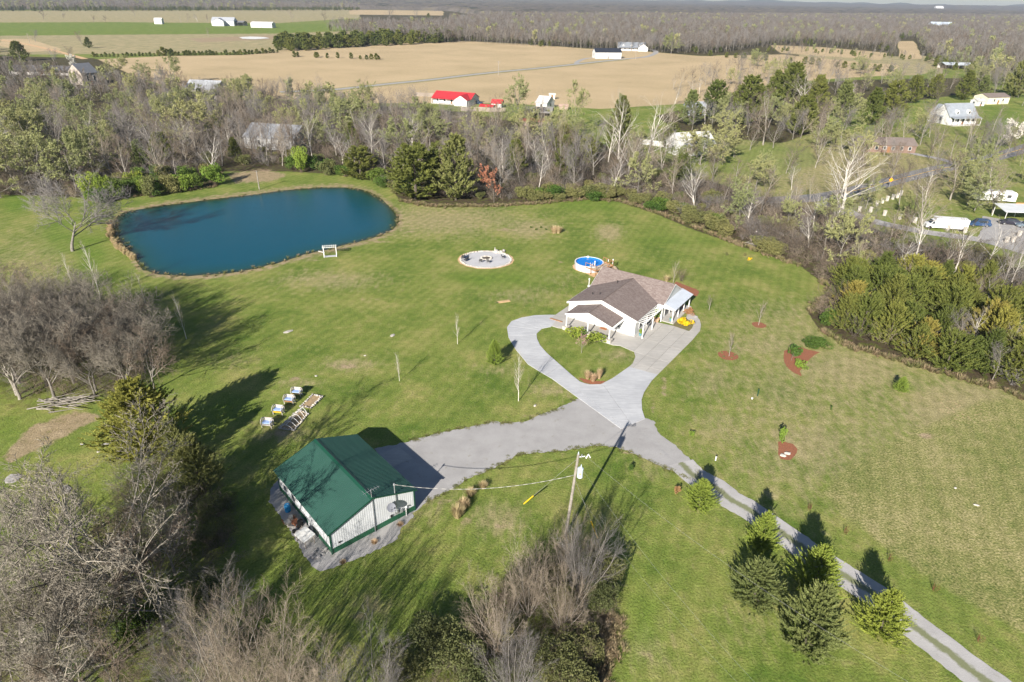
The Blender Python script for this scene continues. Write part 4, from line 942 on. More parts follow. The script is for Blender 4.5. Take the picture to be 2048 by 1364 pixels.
# ================================================================== POOL
def build_pool():
    c = G(1178, 533, 0); c.z = 0
    P0 = G(1178.5, 523.2, 1.32); c = Vector((P0.x, P0.y, 0)); Rr = 2.82
    t = thing('swimming_pool', 'round above ground pool with white wall and bright blue water', 'pool', c)
    k = 20
    mwall = mottled('pool_wall', (.56, .56, .58), (.50, .49, .50), 1.5, .5)
    for i in range(k):
        a0, a1 = 2*math.pi*i/k, 2*math.pi*(i+1)/k; V = []
        for a in (a0, (a0+a1)/2, a1):
            for r_ in (Rr-.05, Rr):
                V += [(r_*math.cos(a), r_*math.sin(a), .0), (r_*math.cos(a), r_*math.sin(a), 1.26)]
        F = [(2, 6, 7, 3), (6, 10, 11, 7), (0, 1, 5, 4), (4, 5, 9, 8), (1, 3, 7, 5), (5, 7, 11, 9)]
        mb = MB(); mb.add(V, F); mb.obj('wall_panel', mwall, t)
        mb = MB(); mb.tube(((Rr+.03)*math.cos(a0), (Rr+.03)*math.sin(a0), 0), ((Rr+.03)*math.cos(a0), (Rr+.03)*math.sin(a0), 1.27), .05, k=6); mb.obj('upright', MT['metal_grey'], t)
    mb = MB(); mb.ring(Rr-.14, Rr+.10, 1.265, 1.32, 40); mb.obj('rim', MT['white_paint'], t)
    liner = newmat('pool_liner', (.01, .20, .58), .5)
    mb = MB(); mb.ring(Rr-.08, Rr-.055, .1, 1.26, 40); mb.add([((Rr-.08)*math.cos(2*math.pi*i/40), (Rr-.08)*math.sin(2*math.pi*i/40), .1) for i in range(40)], [tuple(range(40))]); mb.obj('liner', liner, t)
    wm = newmat('pool_water', (.004, .19, .62), .06, 0, .5); bump(wm, noise(wm, 3, 3, .5, objc(wm)), .2, .03)
    mb = MB(); q = [((Rr-.085)*math.cos(2*math.pi*i/40), (Rr-.085)*math.sin(2*math.pi*i/40), 1.08) for i in range(40)]; mb.add(q, [tuple(range(40))]); mb.obj('water', wm, t)
    mb = MB(); mb.box(-.2, .2, Rr-.12, Rr+.15, 1.15, 1.45); mb.obj('skimmer', MT['white_paint'], t)
    # deck: near walkway behind the roof edge and far walkway to the right
    d = thing('pool_deck', 'brown wooden deck with railings around the right side of the pool', 'deck', c)
    a = Vector((math.cos(HA), math.sin(HA), 0)); b = Vector((-math.sin(HA), math.cos(HA), 0))
    wd = mottled('deck_wood', (.36, .18, .085), (.26, .13, .06), 3, .75); fl = mottled('deck_boards', (.50, .40, .30), (.42, .33, .24), 3, .8)
    def Q(p, z=0): g = G(p[0], p[1], z); return g-c
    p1, p2, p3, p4 = Q((1171, 534), 1.15), Q((1192, 542), 1.15), Q((1226, 531.5), 1.15), Q((1206.5, 523), 1.15)
    # floor boards parallel to the pool tangent
    n = 18
    for i in range(n):
        s0, s1 = i/n, (i+.93)/n
        A0, A1 = p1.lerp(p4, s0), p1.lerp(p4, s1); B0, B1 = p2.lerp(p3, s0), p2.lerp(p3, s1)
        def clip(P_, O_):
            v = Vector((P_.x, P_.y, 0))
            if v.length < Rr+.12:
                for q_ in range(40):
                    P_ = P_.lerp(O_, .05)
                    if Vector((P_.x, P_.y, 0)).length >= Rr+.12: break
            return P_
        A0, A1 = clip(A0, B0), clip(A1, B1)
        mb = MB(); mb.prism([A0, B0, B1, A1], (0, 0, -.06)); mb.obj('board', fl, d)
    def rail(p, q, posts, z=1.15, hh=.95):
        mb = MB(); mb.tube(p+Vector((0, 0, hh)), q+Vector((0, 0, hh)), .06, k=4); mb.obj('handrail', wd, d)
        mb = MB(); mb.tube(p+Vector((0, 0, .0)), q+Vector((0, 0, .0)), .13, k=4); mb.obj('joist', wd, d)
        for i in range(posts):
            s = p.lerp(q, i/(posts-1)); mb = MB(); mb.tube((s.x, s.y, 0), (s.x, s.y, s.z+hh), .06, k=4); mb.obj('post', wd, d)
    rail(p1, p2, 3); rail(p4, p3, 4); rail(p3, p2, 4)
    g = Q((1232, 541), 0); g2 = p3.copy()
    for i in range(5):
        s = g2.lerp(Vector((g.x, g.y, .15)), (i+.5)/5); mb = MB(); mb.box(-.55, .55, -.16, .16, -.03, .02); o = mb.obj('step', fl, d, loc=s, rz=HA)
    def bollard(label, p, z, hh):
        g = Q(p, z); t2 = thing('pool_fitting', label, 'pool fitting', c+Vector((g.x, g.y, z))); mb = MB(); mb.tube((0, 0, 0), (0, 0, hh), .10, .08, 8); mb.tube((0, 0, hh), (0, 0, hh+.15), .14, .10, 8); mb.obj('column', MT['white_paint'], t2)
    bollard('white ladder column at the pool edge nearest the roof', (1189.5, 531), 1.15, .8)
    bollard('white column on the far deck rail, taller of the two', (1225.5, 528), 1.15, .9)
    bollard('short white column on the far deck rail', (1216.5, 523), 1.15, .35)
    t2 = thing('pool_ladder', 'white pool ladder in the blue water', 'ladder', c+Q((1183, 531), 1.3))
    for dx in (-.25, .25):
        mb = MB(); mb.tube((dx, 0, -.4), (dx, 0, .6), .035, k=6); mb.tube((dx, 0, .6), (dx, -.4, .6), .035, k=6); mb.obj('rail', MT['white_paint'], t2)
    for i in range(3): mb = MB(); mb.tube((-.25, 0, -.3+i*.28), (.25, 0, -.3+i*.28), .03, k=6); mb.obj('rung', MT['white_paint'], t2)
    ring = [(1145,531),(1146,536),(1150,540),(1158,543),(1170,546),(1180,551),(1188,555),(1200,545),(1215,535),(1205,520),(1170,512)]
    sheet('sand_bed', gp(ring), .02, MT['sand'], .05, .3)
build_pool()

# ================================================================== FIRE PIT CIRCLE
def build_firepit():
    cc = G(972, 519); Rx = abs(G(1028, 519).x-G(916, 519).x)/2; Ry = (G(972, 500).y-G(972, 537).y)/2
    MT['pit_gravel'] = gravelmat('pit_gravel', (.46, .46, .48), (.55, .55, .57), (.38, .38, .39))
    E = lambda r, n=60, jx=0: [cc+Vector((Rx*r*math.cos(2*math.pi*i/n), Ry*r*math.sin(2*math.pi*i/n), 0)) for i in range(n)]
    sheet('sand_ring', E(1.0), .018, MT['sand'], .12, .4); sheet('gravel_circle', E(.93), .026, MT['pit_gravel'], .06, .4)
    meshes = [rock_mesh('stone', 100+i, .22, .17, .16, MT['stone_pale']) for i in range(6)]
    t = thing('stone_ring', 'ring of pale stones around the gravel fire circle', 'stone ring', cc); rs = random.Random(7)
    n = 92
    for i in range(n):
        a = 2*math.pi*i/n+rs.uniform(-.02, .02); r = .90+rs.uniform(-.02, .02)
        place('stone', meshes[i % 6], t, (Rx*r*math.cos(a), Ry*r*math.sin(a), .1), rs.uniform(0, 6), (rs.uniform(.7, 1.6), rs.uniform(.8, 1.3), rs.uniform(.7, 1.3)))
    t = thing('fire_pit', 'fire pit ringed with stones in the middle of the gravel circle', 'fire pit', G(973, 517)); 
    for i in range(22):
        a = 2*math.pi*i/22; place('stone', meshes[i % 6], t, (1.05*math.cos(a), 1.0*math.sin(a), .15), rs.uniform(0, 6), rs.uniform(.9, 1.3))
    mb = MB(); mb.add([(.85*math.cos(2*math.pi*i/20), .8*math.sin(2*math.pi*i/20), .06) for i in range(20)], [tuple(range(20))]); mb.obj('ash_bed', mottled('ash', (.12, .10, .09), (.06, .055, .05), 6, .95), t)
    for i in range(6): mb = MB(); mb.tube((-.5, .1*i-.3, .12), (.5, .3-.1*i, .2), .05, k=6); mb.obj('log', MT['bark_dark'], t, rz=i*.5)
    dk = mottled('dark_metal', (.10, .10, .10), (.06, .06, .06), 4, .6)
    for k_, (px, py, rz, lb) in enumerate([(961, 525, .3, 'dark metal chair on the near left of the fire pit'), (977, 526, -.3, 'dark metal chair on the near right of the fire pit'), (1006.5, 517, -1.2, 'dark metal chair on the right part of the gravel circle'), (925.5, 516.5, 1.5, 'dark bench at the left edge of the gravel circle'), (932, 522, 1.2, 'dark bench below the leftmost one on the gravel circle')]):
        wd = .75 if k_ > 2 else .32
        t = thing('metal_chair' if k_ < 3 else 'bench', lb, 'chair' if k_ < 3 else 'bench', G(px, py), rz+math.pi)
        mb = MB(); mb.box(-wd, wd, -.28, .28, .38, .43); mb.obj('seat', dk, t); mb = MB(); mb.prism([(-wd, .27, .43), (wd, .27, .43), (wd, .38, .95), (-wd, .38, .95)], (0, .04, 0)); mb.obj('backrest', dk, t)
        for a in (-wd+.04, wd-.04):
            for b in (-.24, .24): mb = MB(); mb.tube((a, b, 0), (a, b, .38), .025, k=5); mb.obj('leg', dk, t)
    t = thing('boulder_pile', 'larger boulders heaped at the back right of the fire circle', 'boulders', G(998, 505))
    for i in range(7): place('boulder', rock_mesh('boulder', 130+i, .45, .38, .36, MT['stone_grey' if i % 2 else 'stone_pale']), t, (rs.uniform(-1, 1.2), rs.uniform(-.5, .5), .2), i)
    t = thing('garden_statue', 'small pale statue standing at the back edge of the fire circle', 'statue', G(990, 504)); mb = MB(); mb.box(-.2, .2, -.2, .2, 0, .25); mb.tube((0, 0, .25), (0, 0, .8), .14, .1, 8); mb.tube((0, 0, .8), (0, 0, 1.05), .11, .07, 8); mb.obj('figure', MT['stone_pale'], t)
build_firepit()

# ================================================================== POND ARBOR, BEEHIVE STANDS, BEDS
def build_arbor():
    g = G(661, 513); t = thing('arbor', 'open white wooden arbor frame at the pond edge', 'arbor', g, R(14)); w_ = MT['white_paint']; Wd, D, Hh = 1.25, .5, 2.1
    for a in (-Wd, Wd):
        for b in (-D, D): mb = MB(); mb.box(a-.06, a+.06, b-.06, b+.06, 0, Hh); mb.obj('post', w_, t)
        mb = MB(); mb.box(a-.05, a+.05, -D+.07, D-.07, .05, .15); mb.obj('base_rail', w_, t)
    for b in (-D, D): mb = MB(); mb.box(-Wd-.2, Wd+.2, b-.04, b+.04, Hh+.005, Hh+.14); mb.obj('beam', w_, t)
    for i in range(7): x = -Wd-.05+i*(2*Wd+.1)/6; mb = MB(); mb.box(x-.04, x+.04, -D-.25, D+.25, Hh+.145, Hh+.24); mb.obj('rafter', w_, t)
    mb = MB(); mb.box(-Wd+.07, Wd-.07, -D+.08, D-.08, .06, .13); mb.obj('platform', MT['concrete'], t)
build_arbor()
def wheelstand(px, py, label, lower):
    t = thing('wagon_wheel_bench', label, 'bench', G(px, py), R(-8), 'wagon wheel benches beside the garden beds'); wg = mottled('weathered_wheel', (.50, .47, .43), (.36, .33, .30), 4, .8)
    for s in (-1, 1):
        x = s*.62; mb = MB(); k = 18
        V = []
        for r_ in (.42, .50):
            for dx in (-.03, .03): V += [(x+dx, r_*math.cos(2*math.pi*i/k), .75+r_*math.sin(2*math.pi*i/k)) for i in range(k)]
        F = []
        for a, b in ((0, 1), (1, 3), (3, 2), (2, 0)): F += [(a*k+i, a*k+(i+1) % k, b*k+(i+1) % k, b*k+i) for i in range(k)]
        mb.add(V, F); wl = mb.obj('wheel', wg, t)
        for i in range(4):
            a = math.pi*i/4; mb = MB(); mb.tube((x, -.43*math.cos(a), .75-.43*math.sin(a)), (x, .43*math.cos(a), .75+.43*math.sin(a)), .022, k=4); mb.obj('spoke', wg, wl)
        for b in (-.3, .3): mb = MB(); mb.box(x-.04, x+.04, b-.04, b+.04, 0, .5); mb.obj('leg', wg, t)
    bl = mottled('blue_cushion', (.30, .42, .68), (.24, .35, .60), 2, .7)
    mb = MB(); mb.box(-.56, .56, -.3, .3, .62, .74); mb.obj('seat', bl, t); mb = MB(); mb.prism([(-.56, .28, .74), (.56, .28, .74), (.56, .4, 1.1), (-.56, .4, 1.1)], (0, .05, 0)); mb.obj('backrest', wg, t)
    mb = MB(); mb.box(-.56, .56, -.34, -.2, .36, .5); mb.obj('front_board', lower, t)
yel = mottled('yellow_board', (.72, .45, .04), (.60, .36, .03), 2, .6)
wheelstand(536, 853, 'blue cushioned wagon wheel bench nearest the metal shed', MT['stone_grey'])
wheelstand(558, 827, 'wagon wheel bench with blue seat over a bright yellow board', yel)
wheelstand(580, 806, 'wagon wheel bench with blue seat over a brown board', MT['wood_brown'])
wheelstand(594.5, 791, 'wagon wheel bench farthest from the metal shed', mottled('ochre_board', (.55, .40, .15), (.45, .32, .12), 2, .7))
def bed(corners, label, seed, hoops=False):
    P = [G(500+x/3.497, 760+y/3.497) for x, y in corners]; c = sum(P, Vector())/4; t = thing('garden_bed', label, 'garden bed', c); rs = random.Random(seed)
    mb = MB(); mb.prism([p-c+Vector((0, 0, .12)) for p in P], (0, 0, -.1)); mb.obj('soil', mottled('bed_soil', (.42, .30, .17), (.26, .20, .12), 4, .95), t)
    ms = [rock_mesh('stone', 200+seed*10+i, .2, .15, .16, MT['stone_pale' if i % 2 else 'stone_grey']) for i in range(4)]
    for i in range(4):
        a, b = P[i]-c, P[(i+1) % 4]-c; n = int((b-a).length/.34)
        for j in range(n): q = a.lerp(b, j/n); place('stone', ms[rs.randrange(4)], t, (q.x+rs.uniform(-.05, .05), q.y+rs.uniform(-.05, .05), .13), rs.uniform(0, 6), rs.uniform(.8, 1.2))
    if hoops:
        f = thing('hoop_frame', 'white plastic pipe hoop frame over the stone edged bed', 'frame', c); A, B, Cc_, D = [p-c for p in P]
        for i in range(6):
            l = A.lerp(D, i/5); r_ = B.lerp(Cc_, i/5); mb = MB(); pts = [l.lerp(r_, q/8)+Vector((0, 0, .75*math.sin(math.pi*q/8))) for q in range(9)]
            for q in range(8): mb.tube(pts[q], pts[q+1], .035, k=5, cap=False)
            mb.obj('hoop', MT['white_paint'], f)
        for a, b, z in ((A, D, .03), (B, Cc_, .03), (A.lerp(B, .5), D.lerp(Cc_, .5), .75), (A, B, .03), (D, Cc_, .03)):
            mb = MB(); mb.tube(a+Vector((0, 0, z)), b+Vector((0, 0, z)), .035, k=5); mb.obj('pipe', MT['white_paint'], f)
bed([(205,340),(310,356),(405,243),(345,212)], 'stone edged garden bed under the white hoop frame', 1, True)
bed([(358,188),(425,200),(505,122),(440,106)], 'smaller stone edged garden bed without a frame', 2)

# ================================================================== UTILITY POLE AND WIRES
def build_pole():
    b = G(1131, 1070); tp = G(1157, 908, 11.0)     # the pole leans a little to the right
    t = thing('utility_pole', 'tall leaning wooden utility pole with grey transformer', 'utility pole', b); d = tp-b
    mb = MB(); mb.tube((0, 0, -.3), d, .17, .12, 12); mb.obj('pole', MT['bark_pale'], t)
    st = newmat('transformer_grey', (.50, .58, .64), .4)
    tc = d*.80+Vector((.42, -.1, 0))
    mb = MB(); mb.tube(tc-Vector((0, 0, .55)), tc+Vector((0, 0, .45)), .27, .27, 16); mb.tube(tc+Vector((0, 0, .45)), tc+Vector((0, 0, .52)), .29, .2, 16); tr = mb.obj('transformer', st, t)
    mb = MB(); mb.tube(tc+Vector((.05, 0, .5)), tc+Vector((.05, 0, .9)), .06, .04); mb.obj('bushing', st, tr)
    mb = MB(); mb.box(tc.x-.12, tc.x+.02, tc.y-.30, tc.y-.275, tc.z-.1, tc.z+.1); mb.obj('plate', newmat('yellow_plate', (.7, .6, .08), .6), tr)
    q = d*.965; mb = MB(); mb.tube(q, q+Vector((.65, 0, .12)), .05, k=6); mb.tube(q+Vector((.3, 0, 0)), q+Vector((.35, -.05, .35)), .07, .05); mb.obj('bracket', MT['steel'], t)
    mb = MB(); mb.tube(q+Vector((.75, 0, -.1)), q+Vector((.95, 0, .35)), .07, .05); mb.tube(q+Vector((.95, 0, .35)), q+Vector((1.15, .0, -.05)), .05, .05); mb.obj('cutout_fuse', MT['white_paint'], t)
    mb = MB(); mb.tube(d+Vector((0, 0, -.02)), d+Vector((0, 0, .25)), .06, .04); mb.obj('insulator', st, t)
    return b, d
pb, pd_ = build_pole()
def wire(name, label, a, b, sag, r=.014, mat=None, n=26, cat='cable', striped=None):
    t = thing(name, label, cat, a); a = Vector(a); b = Vector(b); mb = MB(); mb2 = MB(); P = []
    for i in range(n+1):
        s = i/n; p = a.lerp(b, s)-a; p.z -= sag*4*s*(1-s); P.append(p)
    for i in range(n): (mb2 if striped and i % 2 else mb).tube(P[i], P[i+1], r, k=4, cap=False)
    mb.obj('conductor', mat or MT['steel'], t)
    if striped: mb2.obj('spacer_wrap', striped, t)
pole_at = lambda f: pb+pd_*f
wm_ = newmat('wire', (.30, .30, .30), .6, .2)
sm = SL(7.25, -.13, 4.8)
wire('service_cable', 'striped service cable from the utility pole to the shed', pole_at(.76), sm, 1.1, .03, newmat('cable_dark', (.16, .16, .16), .7), 44, striped=newmat('cable_pale', (.36, .35, .32), .7))
def farend(px, py, z): return G(px, py, z)
wire('power_line', 'upper power line running from the pole top to the lower right', pole_at(.97)+Vector((.7, 0, .1)), farend(1980, 1460, 9.0), 1.2, .006, wm_, 30, 'power line')
wire('power_line', 'middle power line running from the transformer to the lower right', pole_at(.84)+Vector((.5, 0, 0)), farend(1640, 1500, 8.5), 1.2, .006, wm_, 30, 'power line')
wire('power_line', 'thin lowest line running from the pole to the lower right', pole_at(.62), farend(1500, 1390, 6.5), 1.0, .005, wm_, 30, 'power line')
wire('guy_wire', 'guy wire from the pole top down to the yellow guard on the left', pole_at(.95), G(1046, 1009), 0, .012, wm_, 8)
wire('guy_wire', 'guy wire down to the yellow guard behind the bare shrubs', pole_at(.72), G(1196, 1078), 0, .012, wm_, 8)
yg = newmat('yellow_guard', (.75, .48, .02), .5)
for lab, a, top, f in (('yellow guy wire guard on the lawn left of the pole', G(1046, 1009), pole_at(.95), .235), ('yellow guy wire guard by the bare shrubs', G(1196, 1078), pole_at(.72), .33)):
    t = thing('guy_guard', lab, 'guy guard', a); d = (top-a); L_ = 2.4/d.length; mb = MB(); mb.tube(d*.02, d*(L_+.02), .07, .07, 6); mb.obj('sleeve', yg, t)
t = thing('wooden_post', 'short dark wooden pole standing on the pond bank', 'post', G(519, 379)); mb = MB(); mb.tube((0, 0, -.1), (0, 0, 5.2), .16, .12, 8); mb.obj('post', MT['bark_pale'], t)
mb = MB(); mb.box(-.45, .45, -.05, .05, 4.8, 4.95); mb.obj('crossarm', MT['bark_dark'], t)

# ================================================================== FAR BUILDINGS
ROOFM = {}
def rmat(c):
    if c not in ROOFM: ROOFM[c] = mottled('roof_colour', c, tuple(x*.8 for x in c), .8, .7)
    return ROOFM[c]
def gable_house(name, label, base, W, D, EH, PH, rz, roofc, wallc=(.78, .78, .76), cat='house', windows=4, door=True, ridge='x', porch=None, dormers=0, wing=None, group=None, openside=False):
    """ridge along local x (length W), eaves face -y/+y"""
    t = thing(name, label, cat, base, rz, group); wm = rmat(wallc) if wallc != (.78, .78, .76) else MT['siding']; rm = rmat(roofc)
    def block(x0, x1, y0, y1, eh, ph, ax='x'):
        if not openside or ax == 'y':
            mb = MB()
            if ax == 'x':
                ym = (y0+y1)/2; mb.prism([(x0, y0, 0), (x0, y1, 0), (x0, y1, eh), (x0, ym, ph-.12), (x0, y0, eh)], (x1-x0, 0, 0))
            else:
                xm = (x0+x1)/2; mb.prism([(x0, y0, 0), (x1, y0, 0), (x1, y0, eh), (xm, y0, ph-.12), (x0, y0, eh)], (0, y1-y0, 0))
            mb.obj('wall', wm, t)
        else:
            for i in range(5):
                for y in (y0+.2, y1-.2): x = x0+.3+(x1-x0-.6)*i/4; mb = MB(); mb.box(x-.12, x+.12, y-.12, y+.12, 0, eh); mb.obj('post', MT['wood_grey'], t)
            mb = MB(); mb.box(x0+.2, x1-.2, y1-.15, y1-.05, 0, eh); mb.obj('wall', wm, t)
        o = .35
        if ax == 'x':
            ym = (y0+y1)/2; sl_ = (ph-eh)/((y1-y0)/2)
            slab3([(x0-o, y0-o, eh-o*sl_+.1), (x1+o, y0-o, eh-o*sl_+.1), (x1+o, ym-.01, ph+.1), (x0-o, ym-.01, ph+.1)], .12, 'roof', rm, t)
            slab3([(x1+o, y1+o, eh-o*sl_+.1), (x0-o, y1+o, eh-o*sl_+.1), (x0-o, ym+.01, ph+.1), (x1+o, ym+.01, ph+.1)], .12, 'roof', rm, t)
        else:
            xm = (x0+x1)/2; sl_ = (ph-eh)/((x1-x0)/2)
            slab3([(x0-o, y1, eh-o*sl_+.1), (x0-o, y0-o, eh-o*sl_+.1), (xm-.01, y0-o, ph+.1), (xm-.01, y1, ph+.1)], .12, 'roof', rm, t)
            slab3([(x1+o, y0-o, eh-o*sl_+.1), (x1+o, y1, eh-o*sl_+.1), (xm+.01, y1, ph+.1), (xm+.01, y0-o, ph+.1)], .12, 'roof', rm, t)
    block(-W/2, W/2, -D/2, D/2, EH, PH)
    if wing: block(*wing, ax='y')
    for i in range(windows):
        x = -W/2+W*(i+.75)/(windows+.5); mb = MB(); mb.box(x-.55, x+.55, -D/2-.07, -D/2, EH*.35, EH*.8); f = mb.obj('window', MT['white_paint'], t)
        mb = MB(); mb.box(x-.45, x+.45, -D/2-.1, -D/2-.075, EH*.38, EH*.77); mb.obj('pane', MT['glass'], f)
    if door:
        mb = MB(); mb.box(-.5, .5, -D/2-.08, -D/2, 0, 2.05); mb.obj('door', MT['wood_brown'] if door is True else rmat(door), t)
    for s in (-1, 1):
        mb = MB(); mb.box(min(s*W/2, s*(W/2+.07)), max(s*W/2, s*(W/2+.07)), -.5, .5, EH*.4, EH*.8); mb.obj('window', MT['glass'], t)
    if porch:
        mb = MB(); mb.prism([(-W/2, -D/2-porch, EH-.5), (-W/2, -D/2+.4, EH+.15), (-W/2, -D/2+.4, EH+.25), (-W/2, -D/2-porch, EH-.38)], (W, 0, 0)); mb.obj('porch_roof', rm, t)
        for i in range(6): x = -W/2+.2+(W-.4)*i/5; mb = MB(); mb.box(x-.08, x+.08, -D/2-porch+.1, -D/2-porch+.25, 0, EH-.48); mb.obj('post', MT['white_paint'], t)
        mb = MB(); mb.box(-W/2, W/2, -D/2-porch, -D/2-.1, 0, .3); mb.obj('porch_floor', MT['concrete_tan'], t)
    for i in range(dormers):
        x = -W/2+W*(i+.7)/(dormers+.4); sl_ = (PH-EH)/(D/2); y0 = -D/2+.9; z0 = EH+.9*sl_
        mb = MB(); mb.prism([(x-.8, y0, z0-.1), (x+.8, y0, z0-.1), (x+.8, y0, z0+1.1), (x, y0, z0+1.8), (x-.8, y0, z0+1.1)], (0, 2.0, 0)); dm = mb.obj('dormer', MT['white_paint'], t)
        mb = MB(); mb.box(x-.4, x+.4, y0-.05, y0-.01, z0+.2, z0+1.0); mb.obj('pane', MT['glass'], dm)
    return t
red, blk, gry = (.50, .035, .045), (.025, .03, .045), (.22, .24, .27)
sz = lambda px, py, wpx: wpx*(G(px, py).y*.88+CAM_H*.47)/CAM_F   # metres spanned by a number of photo pixels at that spot
gable_house('house', 'white ranch house with bright red roof beyond the wood', G(912, 206), 21, 10, 3.0, 5.3, R(-21), red, wing=(3.5, 10.2, -9.0, 0, 3.0, 5.0), windows=5, porch=2)
gable_house('garden_shed', 'small shed with bright red gable roof beside the red roofed house', G(995, 214), 5, 4, 2.1, 3.5, R(-15), red, windows=0, cat='shed')
gable_house('garden_shed', 'low red roofed lean shed in front of the red roofed house', G(975, 219), 6.5, 3.5, 1.6, 2.3, R(-20), red, windows=0, cat='shed', wallc=(.30, .22, .18))
t = thing('board_fence', 'grey board fence in front of the red roofed sheds', 'fence', G(966, 223), R(-2))
for i in range(34): mb = MB(); mb.box(i*.62-10.5, i*.62+.56-10.5, -.04, .04, 0, 1.9); mb.obj('board', MT['wood_grey'], t)
t = thing('board_fence', 'short grey board fence left of the red roofed house', 'fence', G(850, 193), R(-8))
for i in range(16): mb = MB(); mb.box(i*.62-5, i*.62+.56-5, -.04, .04, 0, 1.9); mb.obj('board', MT['wood_grey'], t)
gable_house('barn', 'long white barn with black metal roof in the tan field', G(1213, 116), 24, 12, 5.2, 8.2, R(8), blk, cat='barn', windows=0, door=(.2, .2, .22), wing=None)
gable_house('house', 'white farmhouse with three dormers and grey roof by the far wood', G(1262, 101), 28, 12, 3.4, 8, R(-8), gry, dormers=3, windows=6, porch=2.4, wing=(7, 17, -9, 0, 3.4, 7))
gable_house('open_barn', 'pale metal roofed open barn among trees at the right', G(1908, 137), 22, 13, 3.2, 4.8, R(-3), (.50, .55, .60), cat='barn', windows=0, door=False, openside=True)
gable_house('house', 'white cottage with steep grey roof and porch at the right', G(1905, 246), 15, 10, 3.6, 8.6, R(14), (.30, .33, .37), dormers=2, windows=5, porch=2.6, wing=(-7.5, 0, -1, 7, 3.4, 7.5))
gable_house('workshop', 'cream coloured workshop with brown roof at the right edge', G(1980, 206), 15, 9, 3.6, 5.2, R(16), (.22, .18, .16), wallc=(.75, .70, .52), cat='workshop', windows=2)
gable_house('garden_shed', 'small white shed between the cottage and the cream workshop', G(1953, 211), 5, 4.5, 2.6, 3.6, R(16), (.55, .55, .54), cat='shed', windows=1)
gable_house('house', 'tall tan gabled house at the far left among bare trees', G(172, 168), 9, 14, 6.5, 11, R(60), (.14, .15, .17), wallc=(.42, .37, .32), windows=2)
gable_house('long_house', 'long low grey farmhouse left of the tall tan house', G(95, 148), 40, 9, 3, 5, R(-3), (.12, .12, .13), wallc=(.50, .48, .46), windows=9, porch=2)
gable_house('barn', 'barn with silver roof showing above the trees at left', G(418, 196), 17, 12, 5, 8.5, R(-10), (.38, .40, .43), wallc=(.4, .38, .35), cat='barn', windows=0, door=False)
gable_house('barn', 'grey barn half hidden by bare trees behind the pond', G(560, 292), 19, 13, 4.0, 7.5, R(-12), (.27, .285, .31), wallc=(.42, .43, .44), cat='barn', windows=2, door=(.2, .2, .2))
gable_house('house', 'white house half hidden behind budding trees', G(1378, 306), 14, 9, 3.8, 7.2, R(20), (.62, .62, .60), windows=4, dormers=1)
gable_house('garden_shed', 'white cottage with pale roof in the green yard', G(1090, 216), 6, 8, 3, 5.6, R(-30), (.50, .50, .50), windows=1)
gable_house('barn', 'weathered grey open barn below the white cottage', G(1078, 236), 12, 8, 3.0, 4.8, R(-10), (.24, .23, .22), wallc=(.28, .24, .20), cat='barn', windows=0, door=False, openside=True)
gable_house('rusty_shed', 'low shed with rusty red tin roof in the wood edge', G(1070, 250), 12, 5, 1.9, 2.6, R(-6), (.34, .12, .08), wallc=(.36, .28, .24), cat='shed', windows=0, door=False)
gable_house('well_house', 'tiny cream box shed at the edge of the tan field', G(1104, 198), 3, 2.5, 2.4, 2.9, R(0), (.62, .60, .54), wallc=(.72, .69, .58), cat='shed', windows=0)
gable_house('coop', 'tiny pink brown coop on the green yard', G(1127, 218), 4.2, 3, 1.6, 2.2, R(-4), (.45, .32, .26), wallc=(.46, .34, .29), cat='coop', windows=0, door=False)
gable_house('farm_building', 'grey farm building with dark doorway on the far green pasture', G(450, 51), 34, 22, 7, 12, R(8), (.42, .44, .48), wallc=(.62, .63, .65), cat='barn', windows=0, door=(.06, .07, .1), wing=(-12, 4, -22, 0, 7, 11))
gable_house('farm_building', 'long open cattle shed beside the far grey farm building', G(470, 51), 36, 14, 5, 7, R(-6), (.20, .20, .21), cat='barn', windows=0, door=False, openside=True)
gable_house('farm_building', 'low white shed on the far green pasture', G(527, 55), 34, 13, 6, 8, R(-6), (.66, .66, .66), cat='shed', windows=0, door=(.3, .3, .3))
gable_house('farm_building', 'small white hut alone on the far pasture', G(319, 48), 12, 8, 7, 9, R(2), (.68, .68, .68), cat='hut', windows=0, door=False)
gable_house('ranch_house', 'brown brick ranch house behind the budding tree near the road', G(1765, 300), 19, 9, 2.8, 4.6, R(-4), (.22, .18, .16), wallc=(.22, .15, .12), windows=6)
gable_house('cabin', 'grey blue cabin hidden in the dark cedars', G(1395, 228), 12, 8, 3.6, 5.6, R(5), (.32, .35, .40), wallc=(.34, .38, .42), cat='cabin', windows=2)
gable_house('metal_building', 'small blue grey metal building deep in the right hand wood', G(1877, 63), 40, 18, 12, 17, R(-4), (.45, .52, .62), wallc=(.5, .5, .5), cat='building', windows=0, door=False)
gable_house('far_barn', 'white barn speck on the far wooded horizon', G(1876, 21.5), 60, 30, 26, 34, 0, (.75, .75, .75), cat='barn', windows=0, door=False)
t = thing('white_fence', 'white board fence left of the half hidden white house', 'fence', G(1304, 291), R(-32))
for i in range(14): mb = MB(); mb.box(i*.72-5, i*.72+.66-5, -.04, .04, 0, 1.9); mb.obj('board', MT['white_paint'], t)

